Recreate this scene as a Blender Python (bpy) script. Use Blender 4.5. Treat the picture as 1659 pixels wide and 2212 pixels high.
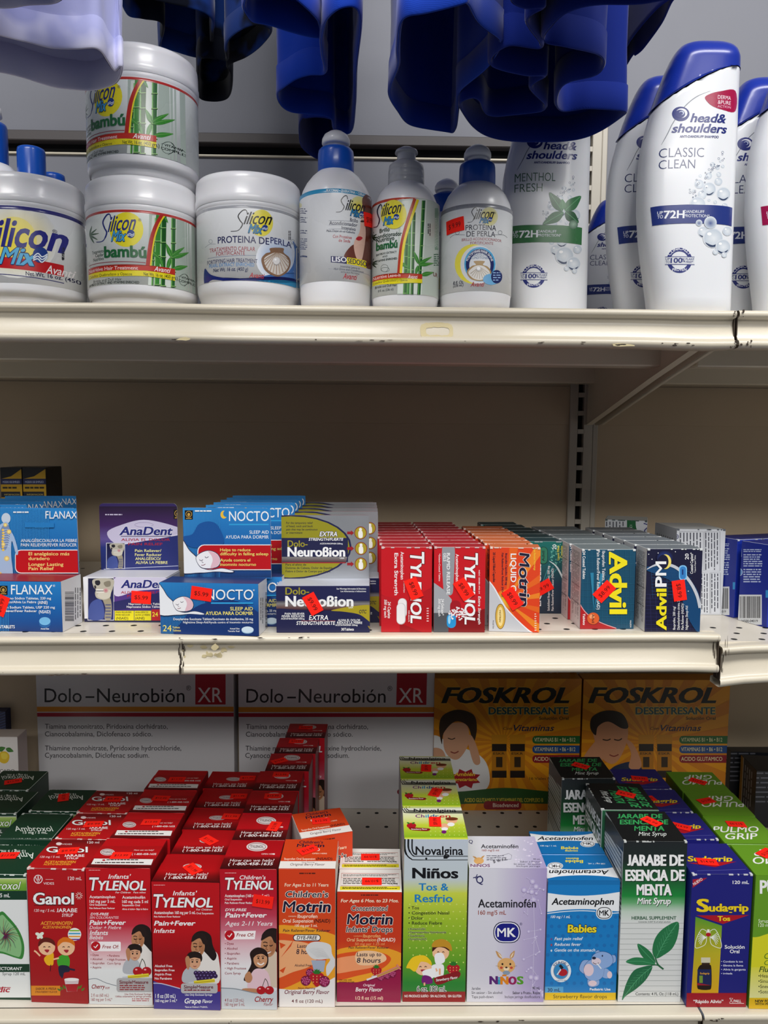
import bpy, bmesh, math, random
import numpy as np
from mathutils import Vector, Matrix
from mathutils.geometry import tessellate_polygon
random.seed(7)
scene = bpy.context.scene
for o in list(bpy.data.objects): bpy.data.objects.remove(o)

# ------------------------------------------------------------------ camera, light, exposure
EYE = Vector((0.0, -0.658, 1.35))
PITCH, YAW, ROLL = 0.0919, 0.0187, 0.0084
FOC, CX, CY = 1661.0, 829.5, 1106.0
FWD = Vector((math.sin(YAW)*math.cos(PITCH), math.cos(YAW)*math.cos(PITCH), -math.sin(PITCH)))
_r0 = Vector((math.cos(YAW), -math.sin(YAW), 0)); _u0 = _r0.cross(FWD)
RGT = math.cos(ROLL)*_r0 + math.sin(ROLL)*_u0
UPV = -math.sin(ROLL)*_r0 + math.cos(ROLL)*_u0
cam_d = bpy.data.cameras.new('camera'); cam = bpy.data.objects.new('camera', cam_d)
scene.collection.objects.link(cam); scene.camera = cam
cam_d.sensor_fit = 'VERTICAL'; cam_d.sensor_height = 36.0
cam_d.lens = 36.0*FOC/2212.0; cam_d.clip_start = 0.02
cam.matrix_world = Matrix(((RGT.x, UPV.x, -FWD.x, EYE.x), (RGT.y, UPV.y, -FWD.y, EYE.y),
                           (RGT.z, UPV.z, -FWD.z, EYE.z), (0, 0, 0, 1)))
vs = scene.view_settings
vs.view_transform = 'Standard'; vs.look = 'None'; vs.gamma = 1.0; vs.use_curve_mapping = False
vs.exposure = 0.18

world = bpy.data.worlds.new('shop_interior'); scene.world = world; world.use_nodes = True
bg = world.node_tree.nodes['Background']
bg.inputs['Color'].default_value = (0.80, 0.86, 1.0, 1); bg.inputs['Strength'].default_value = 0.11

def area(name, loc, size, power, color, aim):
    d = bpy.data.lights.new(name, 'AREA'); d.shape = 'RECTANGLE'; d.size, d.size_y = size
    d.energy = power; d.color = color
    o = bpy.data.objects.new(name, d); scene.collection.objects.link(o); o.location = loc
    o.rotation_euler = (Vector(aim)-Vector(loc)).to_track_quat('-Z', 'Y').to_euler()
    return o
# the shop's fluorescent ceiling fixtures: one over the aisle, one an aisle further back
area('ceiling_fixture_near', (0.10, -0.98, 2.75), (2.4, 0.30), 41, (1.0, 0.985, 0.96), (-0.1, 0.0, 1.2))
area('ceiling_fixture_far', (0.5, -3.0, 2.75), (2.4, 0.30), 33, (1.0, 0.975, 0.94), (0.0, 0.0, 1.1))

# ------------------------------------------------------------------ materials
def lin(h):
    if not isinstance(h, str): return tuple(h)
    r = []
    for i in (0, 2, 4):
        c = int(h[i:i+2], 16)/255
        r.append(c/12.92 if c <= 0.04045 else ((c+0.055)/1.055)**2.4)
    return tuple(r)

def ink(h): return tuple(c**1.08 for c in lin(h))

def new_mat(name):
    m = bpy.data.materials.new(name); m.use_nodes = True
    return m, m.node_tree.nodes, m.node_tree.links, m.node_tree.nodes['Principled BSDF']

def printed(name, rough, metal=0.0, coat=0.0, bump=0.0, spec=0.5, sss=0.0, trans=0.0, scale=400):
    """material of a printed or moulded surface: its own ink colours sit in the 'ink' attribute"""
    m, N, L, P = new_mat(name)
    at = N.new('ShaderNodeAttribute'); at.attribute_name = 'ink'
    L.new(at.outputs['Color'], P.inputs['Base Color'])
    P.inputs['Metallic'].default_value = metal
    P.inputs['Coat Weight'].default_value = coat; P.inputs['Coat Roughness'].default_value = 0.12
    P.inputs['Specular IOR Level'].default_value = spec
    P.inputs['Transmission Weight'].default_value = trans
    if sss:
        P.inputs['Subsurface Weight'].default_value = sss; P.inputs['Subsurface Scale'].default_value = 0.004
    tc = N.new('ShaderNodeTexCoord'); nz = N.new('ShaderNodeTexNoise'); nz.inputs['Scale'].default_value = scale/8
    L.new(tc.outputs['Object'], nz.inputs['Vector'])
    mr = N.new('ShaderNodeMapRange'); mr.inputs['To Min'].default_value = rough*0.85; mr.inputs['To Max'].default_value = rough*1.2
    L.new(nz.outputs['Fac'], mr.inputs['Value']); L.new(mr.outputs['Result'], P.inputs['Roughness'])
    if bump:
        n2 = N.new('ShaderNodeTexNoise'); n2.inputs['Scale'].default_value = scale
        L.new(tc.outputs['Object'], n2.inputs['Vector'])
        bp = N.new('ShaderNodeBump'); bp.inputs['Strength'].default_value = bump; bp.inputs['Distance'].default_value = 0.0006
        L.new(n2.outputs['Fac'], bp.inputs['Height']); L.new(bp.outputs['Normal'], P.inputs['Normal'])
    return m

M = dict(
    card=printed('printed_carton_board', 0.42, coat=0.10, bump=0.03, scale=160),
    foil=printed('foil_carton_board', 0.33, metal=0.75, bump=0.05, scale=220),
    sticker=printed('fluorescent_paper', 0.65, spec=0.2),
    label=printed('glossy_label_film', 0.27, coat=0.18, bump=0.04, scale=300),
    plastic=printed('white_moulded_plastic', 0.30, coat=0.15, bump=0.04, scale=120, sss=0.05),
    cap=printed('blue_moulded_plastic', 0.28, coat=0.2),
    clear=printed('clear_moulded_plastic', 0.25, trans=0.35),
)

def enamel(name, c1, c2, rough=0.32, coat=0.3, stain=0.35):
    m, N, L, P = new_mat(name)
    tc = N.new('ShaderNodeTexCoord')
    n1 = N.new('ShaderNodeTexNoise'); n1.inputs['Scale'].default_value = 9; n1.inputs['Detail'].default_value = 6
    L.new(tc.outputs['Object'], n1.inputs['Vector'])
    mx = N.new('ShaderNodeMix'); mx.data_type = 'RGBA'
    mr = N.new('ShaderNodeMapRange'); mr.inputs['From Min'].default_value = 0.45; mr.inputs['From Max'].default_value = 0.75
    mr.inputs['To Max'].default_value = stain
    L.new(n1.outputs['Fac'], mr.inputs['Value']); L.new(mr.outputs['Result'], mx.inputs[0])
    mx.inputs[6].default_value = (*lin(c1), 1); mx.inputs[7].default_value = (*lin(c2), 1)
    L.new(mx.outputs[2], P.inputs['Base Color'])
    P.inputs['Roughness'].default_value = rough; P.inputs['Coat Weight'].default_value = coat
    P.inputs['Coat Roughness'].default_value = 0.15
    n2 = N.new('ShaderNodeTexNoise'); n2.inputs['Scale'].default_value = 420
    L.new(tc.outputs['Object'], n2.inputs['Vector'])
    bp = N.new('ShaderNodeBump'); bp.inputs['Strength'].default_value = 0.06; bp.inputs['Distance'].default_value = 0.0008
    L.new(n2.outputs['Fac'], bp.inputs['Height']); L.new(bp.outputs['Normal'], P.inputs['Normal'])
    return m
M['cream'] = enamel('cream_shelf_enamel', 'd3cab7', 'c6bca6', coat=.12)
M['shelftop'] = enamel('cream_shelf_top', 'd6cfc2', 'cac2b3', rough=0.45)
M['panel'] = enamel('taupe_back_panel', 'b9a78d', 'ab9a80', rough=0.55, coat=0.05)
M['panel_up'] = enamel('grey_back_panel', '74767f', '6a6c75', rough=0.6, coat=0.0)
M['rail'] = enamel('dark_grey_rail', '454041', '3b3738', rough=0.5, coat=0.0)
M['post'] = enamel('grey_cream_upright', 'b4aea2', '9f998e', rough=0.5, coat=0.05)
M['black'] = enamel('shadowy_slot_black', '060606', '090807', rough=0.8, coat=0.0)
M['chip'] = enamel('bare_rusty_steel', '2a2018', '5b4a38', rough=0.7, coat=0.0, stain=0.8)
M['glue'] = enamel('old_label_glue', 'd2c49a', 'a99a74', rough=0.8, coat=0.0, stain=0.8)

# ------------------------------------------------------------------ photo geometry -> points in the place
def ray(u, v): return FWD + RGT*((u-CX)/FOC) + UPV*((CY-v)/FOC)
def on_plane(u, v, p, n):
    d = ray(u, v); return EYE + d*((Vector(p)-EYE).dot(n)/d.dot(n))
def onY(u, v, y): return on_plane(u, v, (0, y, 0), Vector((0, 1, 0)))
def onZ(u, v, z): return on_plane(u, v, (0, 0, z), Vector((0, 0, 1)))
Z_TOP, Z_MID, Z_LOW = 1.35+0.1127, 1.35-0.1686, 1.35-0.523
K_MID = 0.0085                                   # the middle shelf hangs a little out of level
SHELF = dict(midr=((0, 0, 1.35-0.1757), 0.0), top=((0, 0, Z_TOP), 0.0), mid=((0, 0, Z_MID), K_MID), low=((0, 0, Z_LOW), 0.0))
def on_shelf(u, v, which):
    p, k = SHELF[which]; return on_plane(u, v, p, Vector((-k, 0, 1)).normalized())
def shelf_z(which, x): return SHELF[which][0][2] + SHELF[which][1]*x
BACK = 0.426
FR = dict(P=(0, 0, 1), K1=(0, 1440, 2.37), K2=(0, 1780, 3.456), K3=(440, 1700, 3.607), K4=(840, 1640, 3.318), K5=(1160, 1620, 3.325),
          K6=(840, 1440, 2.026), M1=(0, 980, 2.765), M2=(560, 1060, 2.765), M3=(1060, 1060, 2.7696),
          T0=(0, 0, 2.9625), TB=(0, 0, 1.9988), TC=(800, 0, 1.931), T1=(0, 240, 3.7705), T2=(420, 260, 4.1475), T3=(790, 290, 3.318), T4=(1290, 80, 3.6856))
def px(fr, x, y):
    f = FR[fr]; return f[0]+x/f[2], f[1]+y/f[2]

def proj(p):
    d = Vector(p)-EYE; z = d.dot(FWD); return CX+FOC*d.dot(RGT)/z, CY-FOC*d.dot(UPV)/z
def base_from_top(fr, e, H, which):
    """photo edge of a front top edge, known height -> the base edge in photo pixels"""
    out = []
    for i in (0, 2):
        zt = SHELF[which][0][2]+H
        for _ in range(3): p = onZ(*px(fr, e[i], e[i+1]), zt); zt = shelf_z(which, p.x)+H
        out += proj((p.x, p.y, p.z-H))
    return tuple(out)

# ------------------------------------------------------------------ objects
def link(o): scene.collection.objects.link(o); return o
def thing(name, label, cat, loc=(0, 0, 0), rot=(0, 0, 0), group=None):
    o = link(bpy.data.objects.new(name, None)); o.empty_display_size = 0.02
    o.location = loc; o.rotation_euler = rot; o['label'] = label; o['category'] = cat
    if group: o['group'] = group
    return o
def tag(o, label, cat, group=None):
    o['label'] = label; o['category'] = cat
    if group: o['group'] = group
    return o
def copy_tree(root, loc, rot, label, group=None, skip=()):
    r = root.copy(); link(r); r.location = loc; r.rotation_euler = rot; r['label'] = label
    if group: r['group'] = group
    for ch in root.children:
        if ch.name.split('.')[0] in skip: continue
        c = ch.copy(); link(c); c.parent = r
        for g in ch.children:
            d = g.copy(); link(d); d.parent = c
    return r

class Mesh:
    """collects faces with a colour per corner and builds ONE mesh object"""
    def __init__(s): s.v = []; s.f = []; s.c = []; s.m = []; s.mats = []; s.sm = []
    def mi(s, mat):
        if mat not in s.mats: s.mats.append(mat)
        return s.mats.index(mat)
    def face(s, pts, col, mat='card', smooth=False):
        i = len(s.v); s.v += [tuple(p) for p in pts]; s.f.append(tuple(range(i, i+len(pts))))
        cs = col if isinstance(col, list) else [col]*len(pts)
        s.c += [ink(c) for c in cs]; s.m.append(s.mi(mat)); s.sm.append(smooth)
    def raw(s, verts, faces, cols, mat):
        i = len(s.v); s.v += verts; k = s.mi(mat)
        for f in faces:
            s.f.append(tuple(a+i for a in f)); s.c += [cols[a] for a in f]; s.m.append(k); s.sm.append(False)
    def grid(s, rows, colf, mat, closed=True, smooth=True):
        """rows of points joined by quads; colf(i) = colour of band i"""
        i0 = len(s.v); n = len(rows[0])
        for r in rows: s.v += [tuple(p) for p in r]
        k = s.mi(mat)
        for i in range(len(rows)-1):
            c = lin(colf(i)) if callable(colf) else lin(colf)
            for j in range(n if closed else n-1):
                a, b = i0+i*n+j, i0+i*n+(j+1) % n
                s.f.append((a, b, b+n, a+n)); s.c += [c]*4; s.m.append(k); s.sm.append(smooth)
    def box(s, x0, x1, y0, y1, z0, z1, col='ffffff', mat='card', bev=0.0005, faces={}):
        """bevelled box; faces = colours of F(ront) K(back) L R T B"""
        b = bev; X, Y, Z = (x0, x1), (y0, y1), (z0, z1)
        P = {}
        for i in (0, 1):
            for j in (0, 1):
                for k in (0, 1):
                    sx, sy, sz = (b if not i else -b), (b if not j else -b), (b if not k else -b)
                    P[i, j, k, 'x'] = (X[i], Y[j]+sy, Z[k]+sz); P[i, j, k, 'y'] = (X[i]+sx, Y[j], Z[k]+sz); P[i, j, k, 'z'] = (X[i]+sx, Y[j]+sy, Z[k])
        g = lambda c: faces.get(c, col)
        q = lambda a, t: [P[(*e, t)] for e in a]
        s.face(q([(0,0,0),(0,0,1),(0,1,1),(0,1,0)], 'x'), g('L'), mat); s.face(q([(1,0,0),(1,1,0),(1,1,1),(1,0,1)], 'x'), g('R'), mat)
        s.face(q([(0,0,0),(1,0,0),(1,0,1),(0,0,1)], 'y'), g('F'), mat); s.face(q([(0,1,0),(0,1,1),(1,1,1),(1,1,0)], 'y'), g('K'), mat)
        s.face(q([(0,0,0),(0,1,0),(1,1,0),(1,0,0)], 'z'), g('B'), mat); s.face(q([(0,0,1),(1,0,1),(1,1,1),(0,1,1)], 'z'), g('T'), mat)
        if b <= 0: return
        ed = [((0,0,0),(1,0,0),'y','z','F'), ((0,0,1),(1,0,1),'z','y','F'), ((0,1,0),(1,1,0),'z','y','K'), ((0,1,1),(1,1,1),'y','z','K'),
              ((0,0,0),(0,0,1),'x','y','F'), ((1,0,0),(1,0,1),'y','x','F'), ((0,1,0),(0,1,1),'y','x','K'), ((1,1,0),(1,1,1),'x','y','K'),
              ((0,0,0),(0,1,0),'z','x','L'), ((0,0,1),(0,1,1),'x','z','L'), ((1,0,0),(1,1,0),'x','z','R'), ((1,0,1),(1,1,1),'z','x','R')]
        for a, c, t1, t2, f in ed:
            s.face([P[(*a, t1)], P[(*c, t1)], P[(*c, t2)], P[(*a, t2)]], g(f), mat)
        for a in [(i, j, k) for i in (0, 1) for j in (0, 1) for k in (0, 1)]:
            s.face([P[(*a, 'x')], P[(*a, 'y')], P[(*a, 'z')]], g('F'), mat)
    def mesh(s, name):
        me = bpy.data.meshes.new(name); me.from_pydata(s.v, [], s.f)
        for m in s.mats: me.materials.append(M[m])
        me.polygons.foreach_set('material_index', s.m); me.polygons.foreach_set('use_smooth', s.sm)
        at = me.color_attributes.new('ink', 'FLOAT_COLOR', 'CORNER')
        a = np.ones((len(s.c), 4), np.float32); a[:, :3] = np.array(s.c, np.float32).reshape(-1, 3)
        at.data.foreach_set('color', a.ravel()); me.update(); return me
    def build(s, name, parent=None, loc=None, recalc=False):
        me = s.mesh(name)
        if recalc:
            bm = bmesh.new(); bm.from_mesh(me); bmesh.ops.remove_doubles(bm, verts=bm.verts, dist=1e-6)
            bmesh.ops.recalc_face_normals(bm, faces=bm.faces); bm.to_mesh(me); bm.free()
        o = link(bpy.data.objects.new(name, me))
        if parent: o.parent = parent
        if loc: o.location = loc
        return o

# ------------------------------------------------------------------ lettering and print
_gl = {}
def glyph(ch, w):
    k = (ch, w)
    if k not in _gl:
        cu = bpy.data.curves.new('lettering', 'FONT'); cu.size = 1/0.682; cu.resolution_u = 3; cu.fill_mode = 'FRONT'
        cu.offset = {-1: -0.010, 0: 0.004, 1: 0.018, 2: 0.026}[w] if ch != 'M' else 0.0
        ob = bpy.data.objects.new('lettering', cu)
        def ext(s):
            cu.body = s; me = ob.to_mesh(); v = [(p.co.x, p.co.y) for p in me.vertices]; f = [tuple(p.vertices) for p in me.polygons]
            ob.to_mesh_clear(); return v, f
        v, f = ext(ch)
        if ch == 'J':
            lo = min(p[1] for p in v); v = [(p[0], (p[1]-lo)/(1-lo)) for p in v]
        a = max(p[0] for p in ext('|'+ch+'|')[0]) - max(p[0] for p in ext('||')[0])
        _gl[k] = (v, f, a); bpy.data.objects.remove(ob); bpy.data.curves.remove(cu)
    return _gl[k]

class Face:
    """one printable surface of a thing: pixel -> (u, v) on it -> local point"""
    def __init__(s, mw, o, U, V, N, w, h, surf=None, du=None):
        s.o, s.U, s.V, s.N = Vector(o), Vector(U), Vector(V), Vector(N)
        s.inv = mw.inverted(); s.e = s.inv @ EYE; s.r3 = s.inv.to_3x3(); s.b = (0, w, 0, h); s.surf = surf; s.du = du
        c = mw @ Vector(o); s.mpp = (c-EYE).dot(FWD)/FOC
    def uv(s, x, y):
        d = s.r3 @ ray(x, y); dn = d.dot(s.N)
        if s.surf is None:
            p = s.e + d*((s.o-s.e).dot(s.N)/dn)-s.o
            return p.dot(s.U), p.dot(s.V)
        off = s.surf(*(s.b[1]/2, s.b[3]/2))
        for _ in range(6):
            p = s.e + d*(((s.o-s.e).dot(s.N)+off)/dn)-s.o
            u, v = p.dot(s.U), p.dot(s.V); off = s.surf(u, v)
        return u, v
    def pt(s, u, v, lay):
        off = s.surf(u, v) if s.surf else 0
        return tuple(s.o + s.U*u + s.V*v + s.N*(off+lay))

def clip(poly, ax, lim, sgn):
    out = []; n = len(poly)
    for i in range(n):
        a, b = poly[i], poly[(i+1) % n]
        da, db = sgn*(a[0][ax]-lim), sgn*(b[0][ax]-lim)
        if da <= 0: out.append(a)
        if (da < 0 < db) or (db < 0 < da):
            t = da/(da-db)
            out.append(((a[0][0]+(b[0][0]-a[0][0])*t, a[0][1]+(b[0][1]-a[0][1])*t), tuple(p+(q-p)*t for p, q in zip(a[1], b[1]))))
    return out

class Art:
    """printing on one face, drawn in the pixel frame of a photo crop (or in mm on the face, fr='mm', y down)"""
    def __init__(s, mesh, face, fr, mat='card', bow=None, eps=0.00002):
        s.m, s.f, s.fr, s.mat, s.bow, s.eps = mesh, face, fr, mat, bow, eps; s.bx = []
    def xy(s, x, y):
        if s.fr == 'mm': return x/1000, s.f.b[3]-y/1000
        if s.bow: y = y + s.bow[1]*(x-s.bow[0])**2
        return s.f.uv(*px(s.fr, x, y))
    def put(s, pts, faces, cols, mat=None, isuv=False):
        if not pts: return
        uv = pts if isuv else [s.xy(*p) for p in pts]; cl = [ink(c) for c in cols] if isinstance(cols, list) else [ink(cols)]*len(pts)
        xs = [p[0] for p in uv]; ys = [p[1] for p in uv]; bb = (min(xs), max(xs), min(ys), max(ys))
        lay = 1+max([l for b, l in s.bx if b[0] < bb[1] and bb[0] < b[1] and b[2] < bb[3] and bb[2] < b[3]], default=0)
        s.bx.append((bb, lay)); h = lay*s.eps; mat = mat or s.mat
        u0, u1, v0, v1 = s.f.b; g = 0.0001; u0 += g; u1 -= g; v0 += g; v1 -= g
        inside = all(u0 <= u <= u1 and v0 <= v <= v1 for u, v in uv)
        if inside and not s.f.du:
            s.m.raw([s.f.pt(u, v, h) for u, v in uv], faces, cl, mat); return
        V = []; F = []; C = []
        for fc in faces:
            if len(fc) > 3: tris = [(fc[0], fc[i], fc[i+1]) for i in range(1, len(fc)-1)]
            else: tris = [fc]
            for t in tris:
                pl = [(uv[i], cl[i]) for i in t]
                for ax, lim, sg in ((0, u0, -1), (0, u1, 1), (1, v0, -1), (1, v1, 1)):
                    if any(sg*(p[0][ax]-lim) > 0 for p in pl): pl = clip(pl, ax, lim, sg)
                    if len(pl) < 3: break
                if len(pl) < 3: continue
                parts = [pl]
                if s.f.du:
                    d = s.f.du; a = math.floor(min(p[0][0] for p in pl)/d); b = math.floor(max(p[0][0] for p in pl)/d)
                    if a != b:
                        parts = []
                        for k in range(a, b+1):
                            q = clip(clip(pl, 0, k*d, -1), 0, (k+1)*d, 1) if pl else []
                            if len(q) > 2: parts.append(q)
                for q in parts:
                    i = len(V); V += [s.f.pt(p[0][0], p[0][1], h) for p in q]; C += [p[1] for p in q]; F.append(tuple(range(i, i+len(q))))
        if F: s.m.raw(V, F, C, mat)
    def poly(s, pts, c, mat=None):
        tri = tessellate_polygon([[Vector((p[0], p[1], 0)) for p in pts]]); s.put(list(pts), [tuple(t) for t in tri], c, mat)
    def rect(s, x0, y0, x1, y1, c, mat=None): s.put([(x0, y0), (x1, y0), (x1, y1), (x0, y1)], [(0, 1, 2, 3)], c, mat)
    def vg(s, x0, y0, x1, y1, stops, mat=None):
        """rectangle printed with a vertical colour blend: stops = (y, colour)"""
        P = []; Cc = []; F = []
        for i, (y, c) in enumerate(stops):
            P += [(x0, y), (x1, y)]; Cc += [c, c]
            if i: F.append((2*i-2, 2*i-1, 2*i+1, 2*i))
        s.put(P, F, Cc, mat)
    def ell(s, x, y, rx, ry, c, rot=0, n=28, c2=None, mat=None):
        a = [2*math.pi*i/n for i in range(n)]; cr, sr = math.cos(rot), math.sin(rot)
        P = [(x+rx*math.cos(t)*cr-ry*math.sin(t)*sr, y+rx*math.cos(t)*sr+ry*math.sin(t)*cr) for t in a]
        if c2 is None: s.put(P, [tuple(range(n))], c, mat)
        else: s.put(P+[(x, y)], [(i, (i+1) % n, n) for i in range(n)], [c2]*n+[c], mat)
    def ring(s, x, y, r, w, c, ry=None, n=32, a0=0, a1=360):
        ry = ry or r
        s.line([(x+r*math.cos(math.radians(a0+(a1-a0)*i/n)), y+ry*math.sin(math.radians(a0+(a1-a0)*i/n))) for i in range(n+1)], w, c)
    def line(s, pts, w, c):
        P = []; F = []
        for i, p in enumerate(pts):
            a = pts[max(i-1, 0)]; b = pts[min(i+1, len(pts)-1)]; dx, dy = b[0]-a[0], b[1]-a[1]; L = math.hypot(dx, dy) or 1
            ww = w[i] if isinstance(w, (list, tuple)) else w
            nx, ny = -dy/L*ww/2, dx/L*ww/2; P += [(p[0]+nx, p[1]+ny), (p[0]-nx, p[1]-ny)]
            if i: F.append((2*i-2, 2*i-1, 2*i+1, 2*i))
        s.put(P, F, c)
    def smooth(s, pts, n=6, closed=True):
        out = []; k = len(pts)
        for i in range(k if closed else k-1):
            g = (lambda j: pts[j % k]) if closed else (lambda j: pts[min(max(j, 0), k-1)])
            p0, p1, p2, p3 = g(i-1), g(i), g(i+1), g(i+2)
            for j in range(n):
                t = j/n
                out.append(tuple(0.5*(2*p1[a]+(p2[a]-p0[a])*t+(2*p0[a]-5*p1[a]+4*p2[a]-p3[a])*t*t+(3*p1[a]-p0[a]-3*p2[a]+p3[a])*t**3) for a in (0, 1)))
        if not closed: out.append(pts[-1])
        return out
    def blob(s, pts, c, n=5): s.poly(s.smooth(pts, n), c)
    def curve(s, pts, w, c, n=6):
        P = s.smooth(pts, n, False); s.line(P, w, c)
    def leaf(s, x, y, L, W, ang, c, vein=None):
        ca, sa = math.cos(math.radians(ang)), math.sin(math.radians(ang))
        sh = [(0, 0), (.15, .32), (.4, .5), (.7, .34), (1, 0), (.7, -.34), (.4, -.5), (.15, -.32)]
        s.blob([(x+L*a*ca-W*b*sa, y+L*a*sa+W*b*ca) for a, b in sh], c, 3)
        if vein: s.line([(x, y), (x+L*.95*ca, y+L*.95*sa)], max(W*.06, .6), vein)
    def t(s, txt, x, y, h, c, w=None, b=0, it=0.0, al=0, o=None, ow=0.09, rot=0, st=0.0, path=None):
        """text with cap height h on baseline y; w fits the width; b weight, it slant, al 0 left 1 centre 2 right, o outline, st extra strike"""
        V = []; F = []; X = 0
        gw = min(b, 2)
        for ch in txt:
            v, f, a = glyph(ch, gw); i = len(V); V += [(p[0]+X+it*p[1], p[1]) for p in v]; F += [tuple(q+i for q in r) for r in f]; X += a
        if not V: return
        x0 = min(p[0] for p in V); x1 = max(p[0] for p in V); sx = h if w is None else w/max(x1-x0, 1e-6)
        sh = -x0 - (0, .5, 1)[al]*(x1-x0)
        cv = s.f.surf is not None and s.fr != 'mm'
        if cv:
            a0 = s.xy(x, y) if not path else s.xy(path[0], path[1]); k0 = s.f.mpp/FR[s.fr][2]
        cr, sr = math.cos(math.radians(rot)), math.sin(math.radians(rot))
        def tr(dx, dy):
            R = []
            for p in V:
                lx, ly = (p[0]+sh)*sx+dx*h, -p[1]*h+dy*h
                if path:
                    cx, cy, r = path; th = lx/r+math.radians(rot); rr = r-ly if True else r
                    R.append((cx+rr*math.sin(th), cy-rr*math.cos(th)))
                else: R.append((x+lx*cr-ly*sr, y+lx*sr+ly*cr))
            if cv:
                qx, qy = (path[0], path[1]) if path else (x, y); R = [(a0[0]+(p[0]-qx)*k0, a0[1]-(p[1]-qy)*k0) for p in R]
            return R
        if o:
            for k in range(6): s.put(tr(ow*math.cos(k*math.pi/3+.5), ow*math.sin(k*math.pi/3+.5)), F, o, isuv=cv)
        if 'M' in txt and b > 0 and not st: st = .02
        for d in ((0,) if not st else (-st, 0, st)): s.put(tr(d, 0), F, c, isuv=cv)
    def fine(s, x0, y0, x1, y1, n, c, k=0.45, rot=0):
        """rows of illegibly small print"""
        P = []; F = []; rnd = random.Random(int(x0*7+y0*13+n)); hh = (y1-y0)/n
        for i in range(n):
            yy = y0+i*hh; x = x0; end = x1-(x1-x0)*rnd.random()*.25
            while x < end:
                w = hh*(.6+2.2*rnd.random()); a = len(P)
                P += [(x, yy), (min(x+w, x1), yy), (min(x+w, x1), yy+hh*k), (x, yy+hh*k)]; F.append((a, a+1, a+2, a+3)); x += w+hh*.35
        s.put(P, F, c)
    def vfine(s, x0, y0, x1, y1, n, c, k=0.45):
        P = []; F = []; rnd = random.Random(int(x0*7+y0*13+n)); hh = (x1-x0)/n
        for i in range(n):
            xx = x0+i*hh; y = y0; end = y1-(y1-y0)*rnd.random()*.25
            while y < end:
                w = hh*(.6+2.2*rnd.random()); a = len(P)
                P += [(xx, y), (xx+hh*k, y), (xx+hh*k, min(y+w, y1)), (xx, min(y+w, y1))]; F.append((a, a+1, a+2, a+3)); y += w+hh*.35
        s.put(P, F, c)
    def bars(s, x0, y0, x1, y1, c='101010', vert=True, n=26):
        P = []; F = []; rnd = random.Random(5); L = x1-x0 if vert else y1-y0; q = 0
        while q < L:
            w = L/n*rnd.choice((.3, .3, .6, .9)); a = len(P)
            if vert: P += [(x0+q, y0), (x0+q+w, y0), (x0+q+w, y1), (x0+q, y1)]
            else: P += [(x0, y0+q), (x1, y0+q), (x1, y0+q+w), (x0, y0+q+w)]
            F.append((a, a+1, a+2, a+3)); q += w+L/n*rnd.choice((.3, .4, .7))
        s.put(P, F, c)

# ------------------------------------------------------------------ price stickers (parts of what they are stuck on)
_sm = {}
def sticker_mesh(txt):
    if txt not in _sm:
        m = Mesh(); w, h = 0.0185, 0.0115
        m.box(-w/2, w/2, -h/2, h/2, 0.0002, 0.00045, 'ff2a1c', 'sticker', 0.0)
        fc = Face(Matrix(), (-w/2, -h/2, 0.00045), (1, 0, 0), (0, 1, 0), (0, 0, 1), w, h)
        a = Art(m, fc, 'mm', 'sticker'); a.t(txt, 9.25, 7.6, 3.6, '5a1410', w=12.5, al=1, b=0)
        _sm[txt] = m.mesh('price_sticker')
    return _sm[txt]
def sticker(root, face, u, v, ang, txt='$13.99', lift=0.0004):
    o = link(bpy.data.objects.new('price_sticker', sticker_mesh(txt))); o.parent = root
    ca, sa = math.cos(math.radians(ang)), math.sin(math.radians(ang))
    X = face.U*ca + face.V*sa; Y = -face.U*sa + face.V*ca; p = Vector(face.pt(u, v, lift))
    o.matrix_local = Matrix(((X.x, Y.x, face.N.x, p.x), (X.y, Y.y, face.N.y, p.y), (X.z, Y.z, face.N.z, p.z), (0, 0, 0, 1)))
    o['label'] = 'fluorescent red price sticker'
    return o

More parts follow.
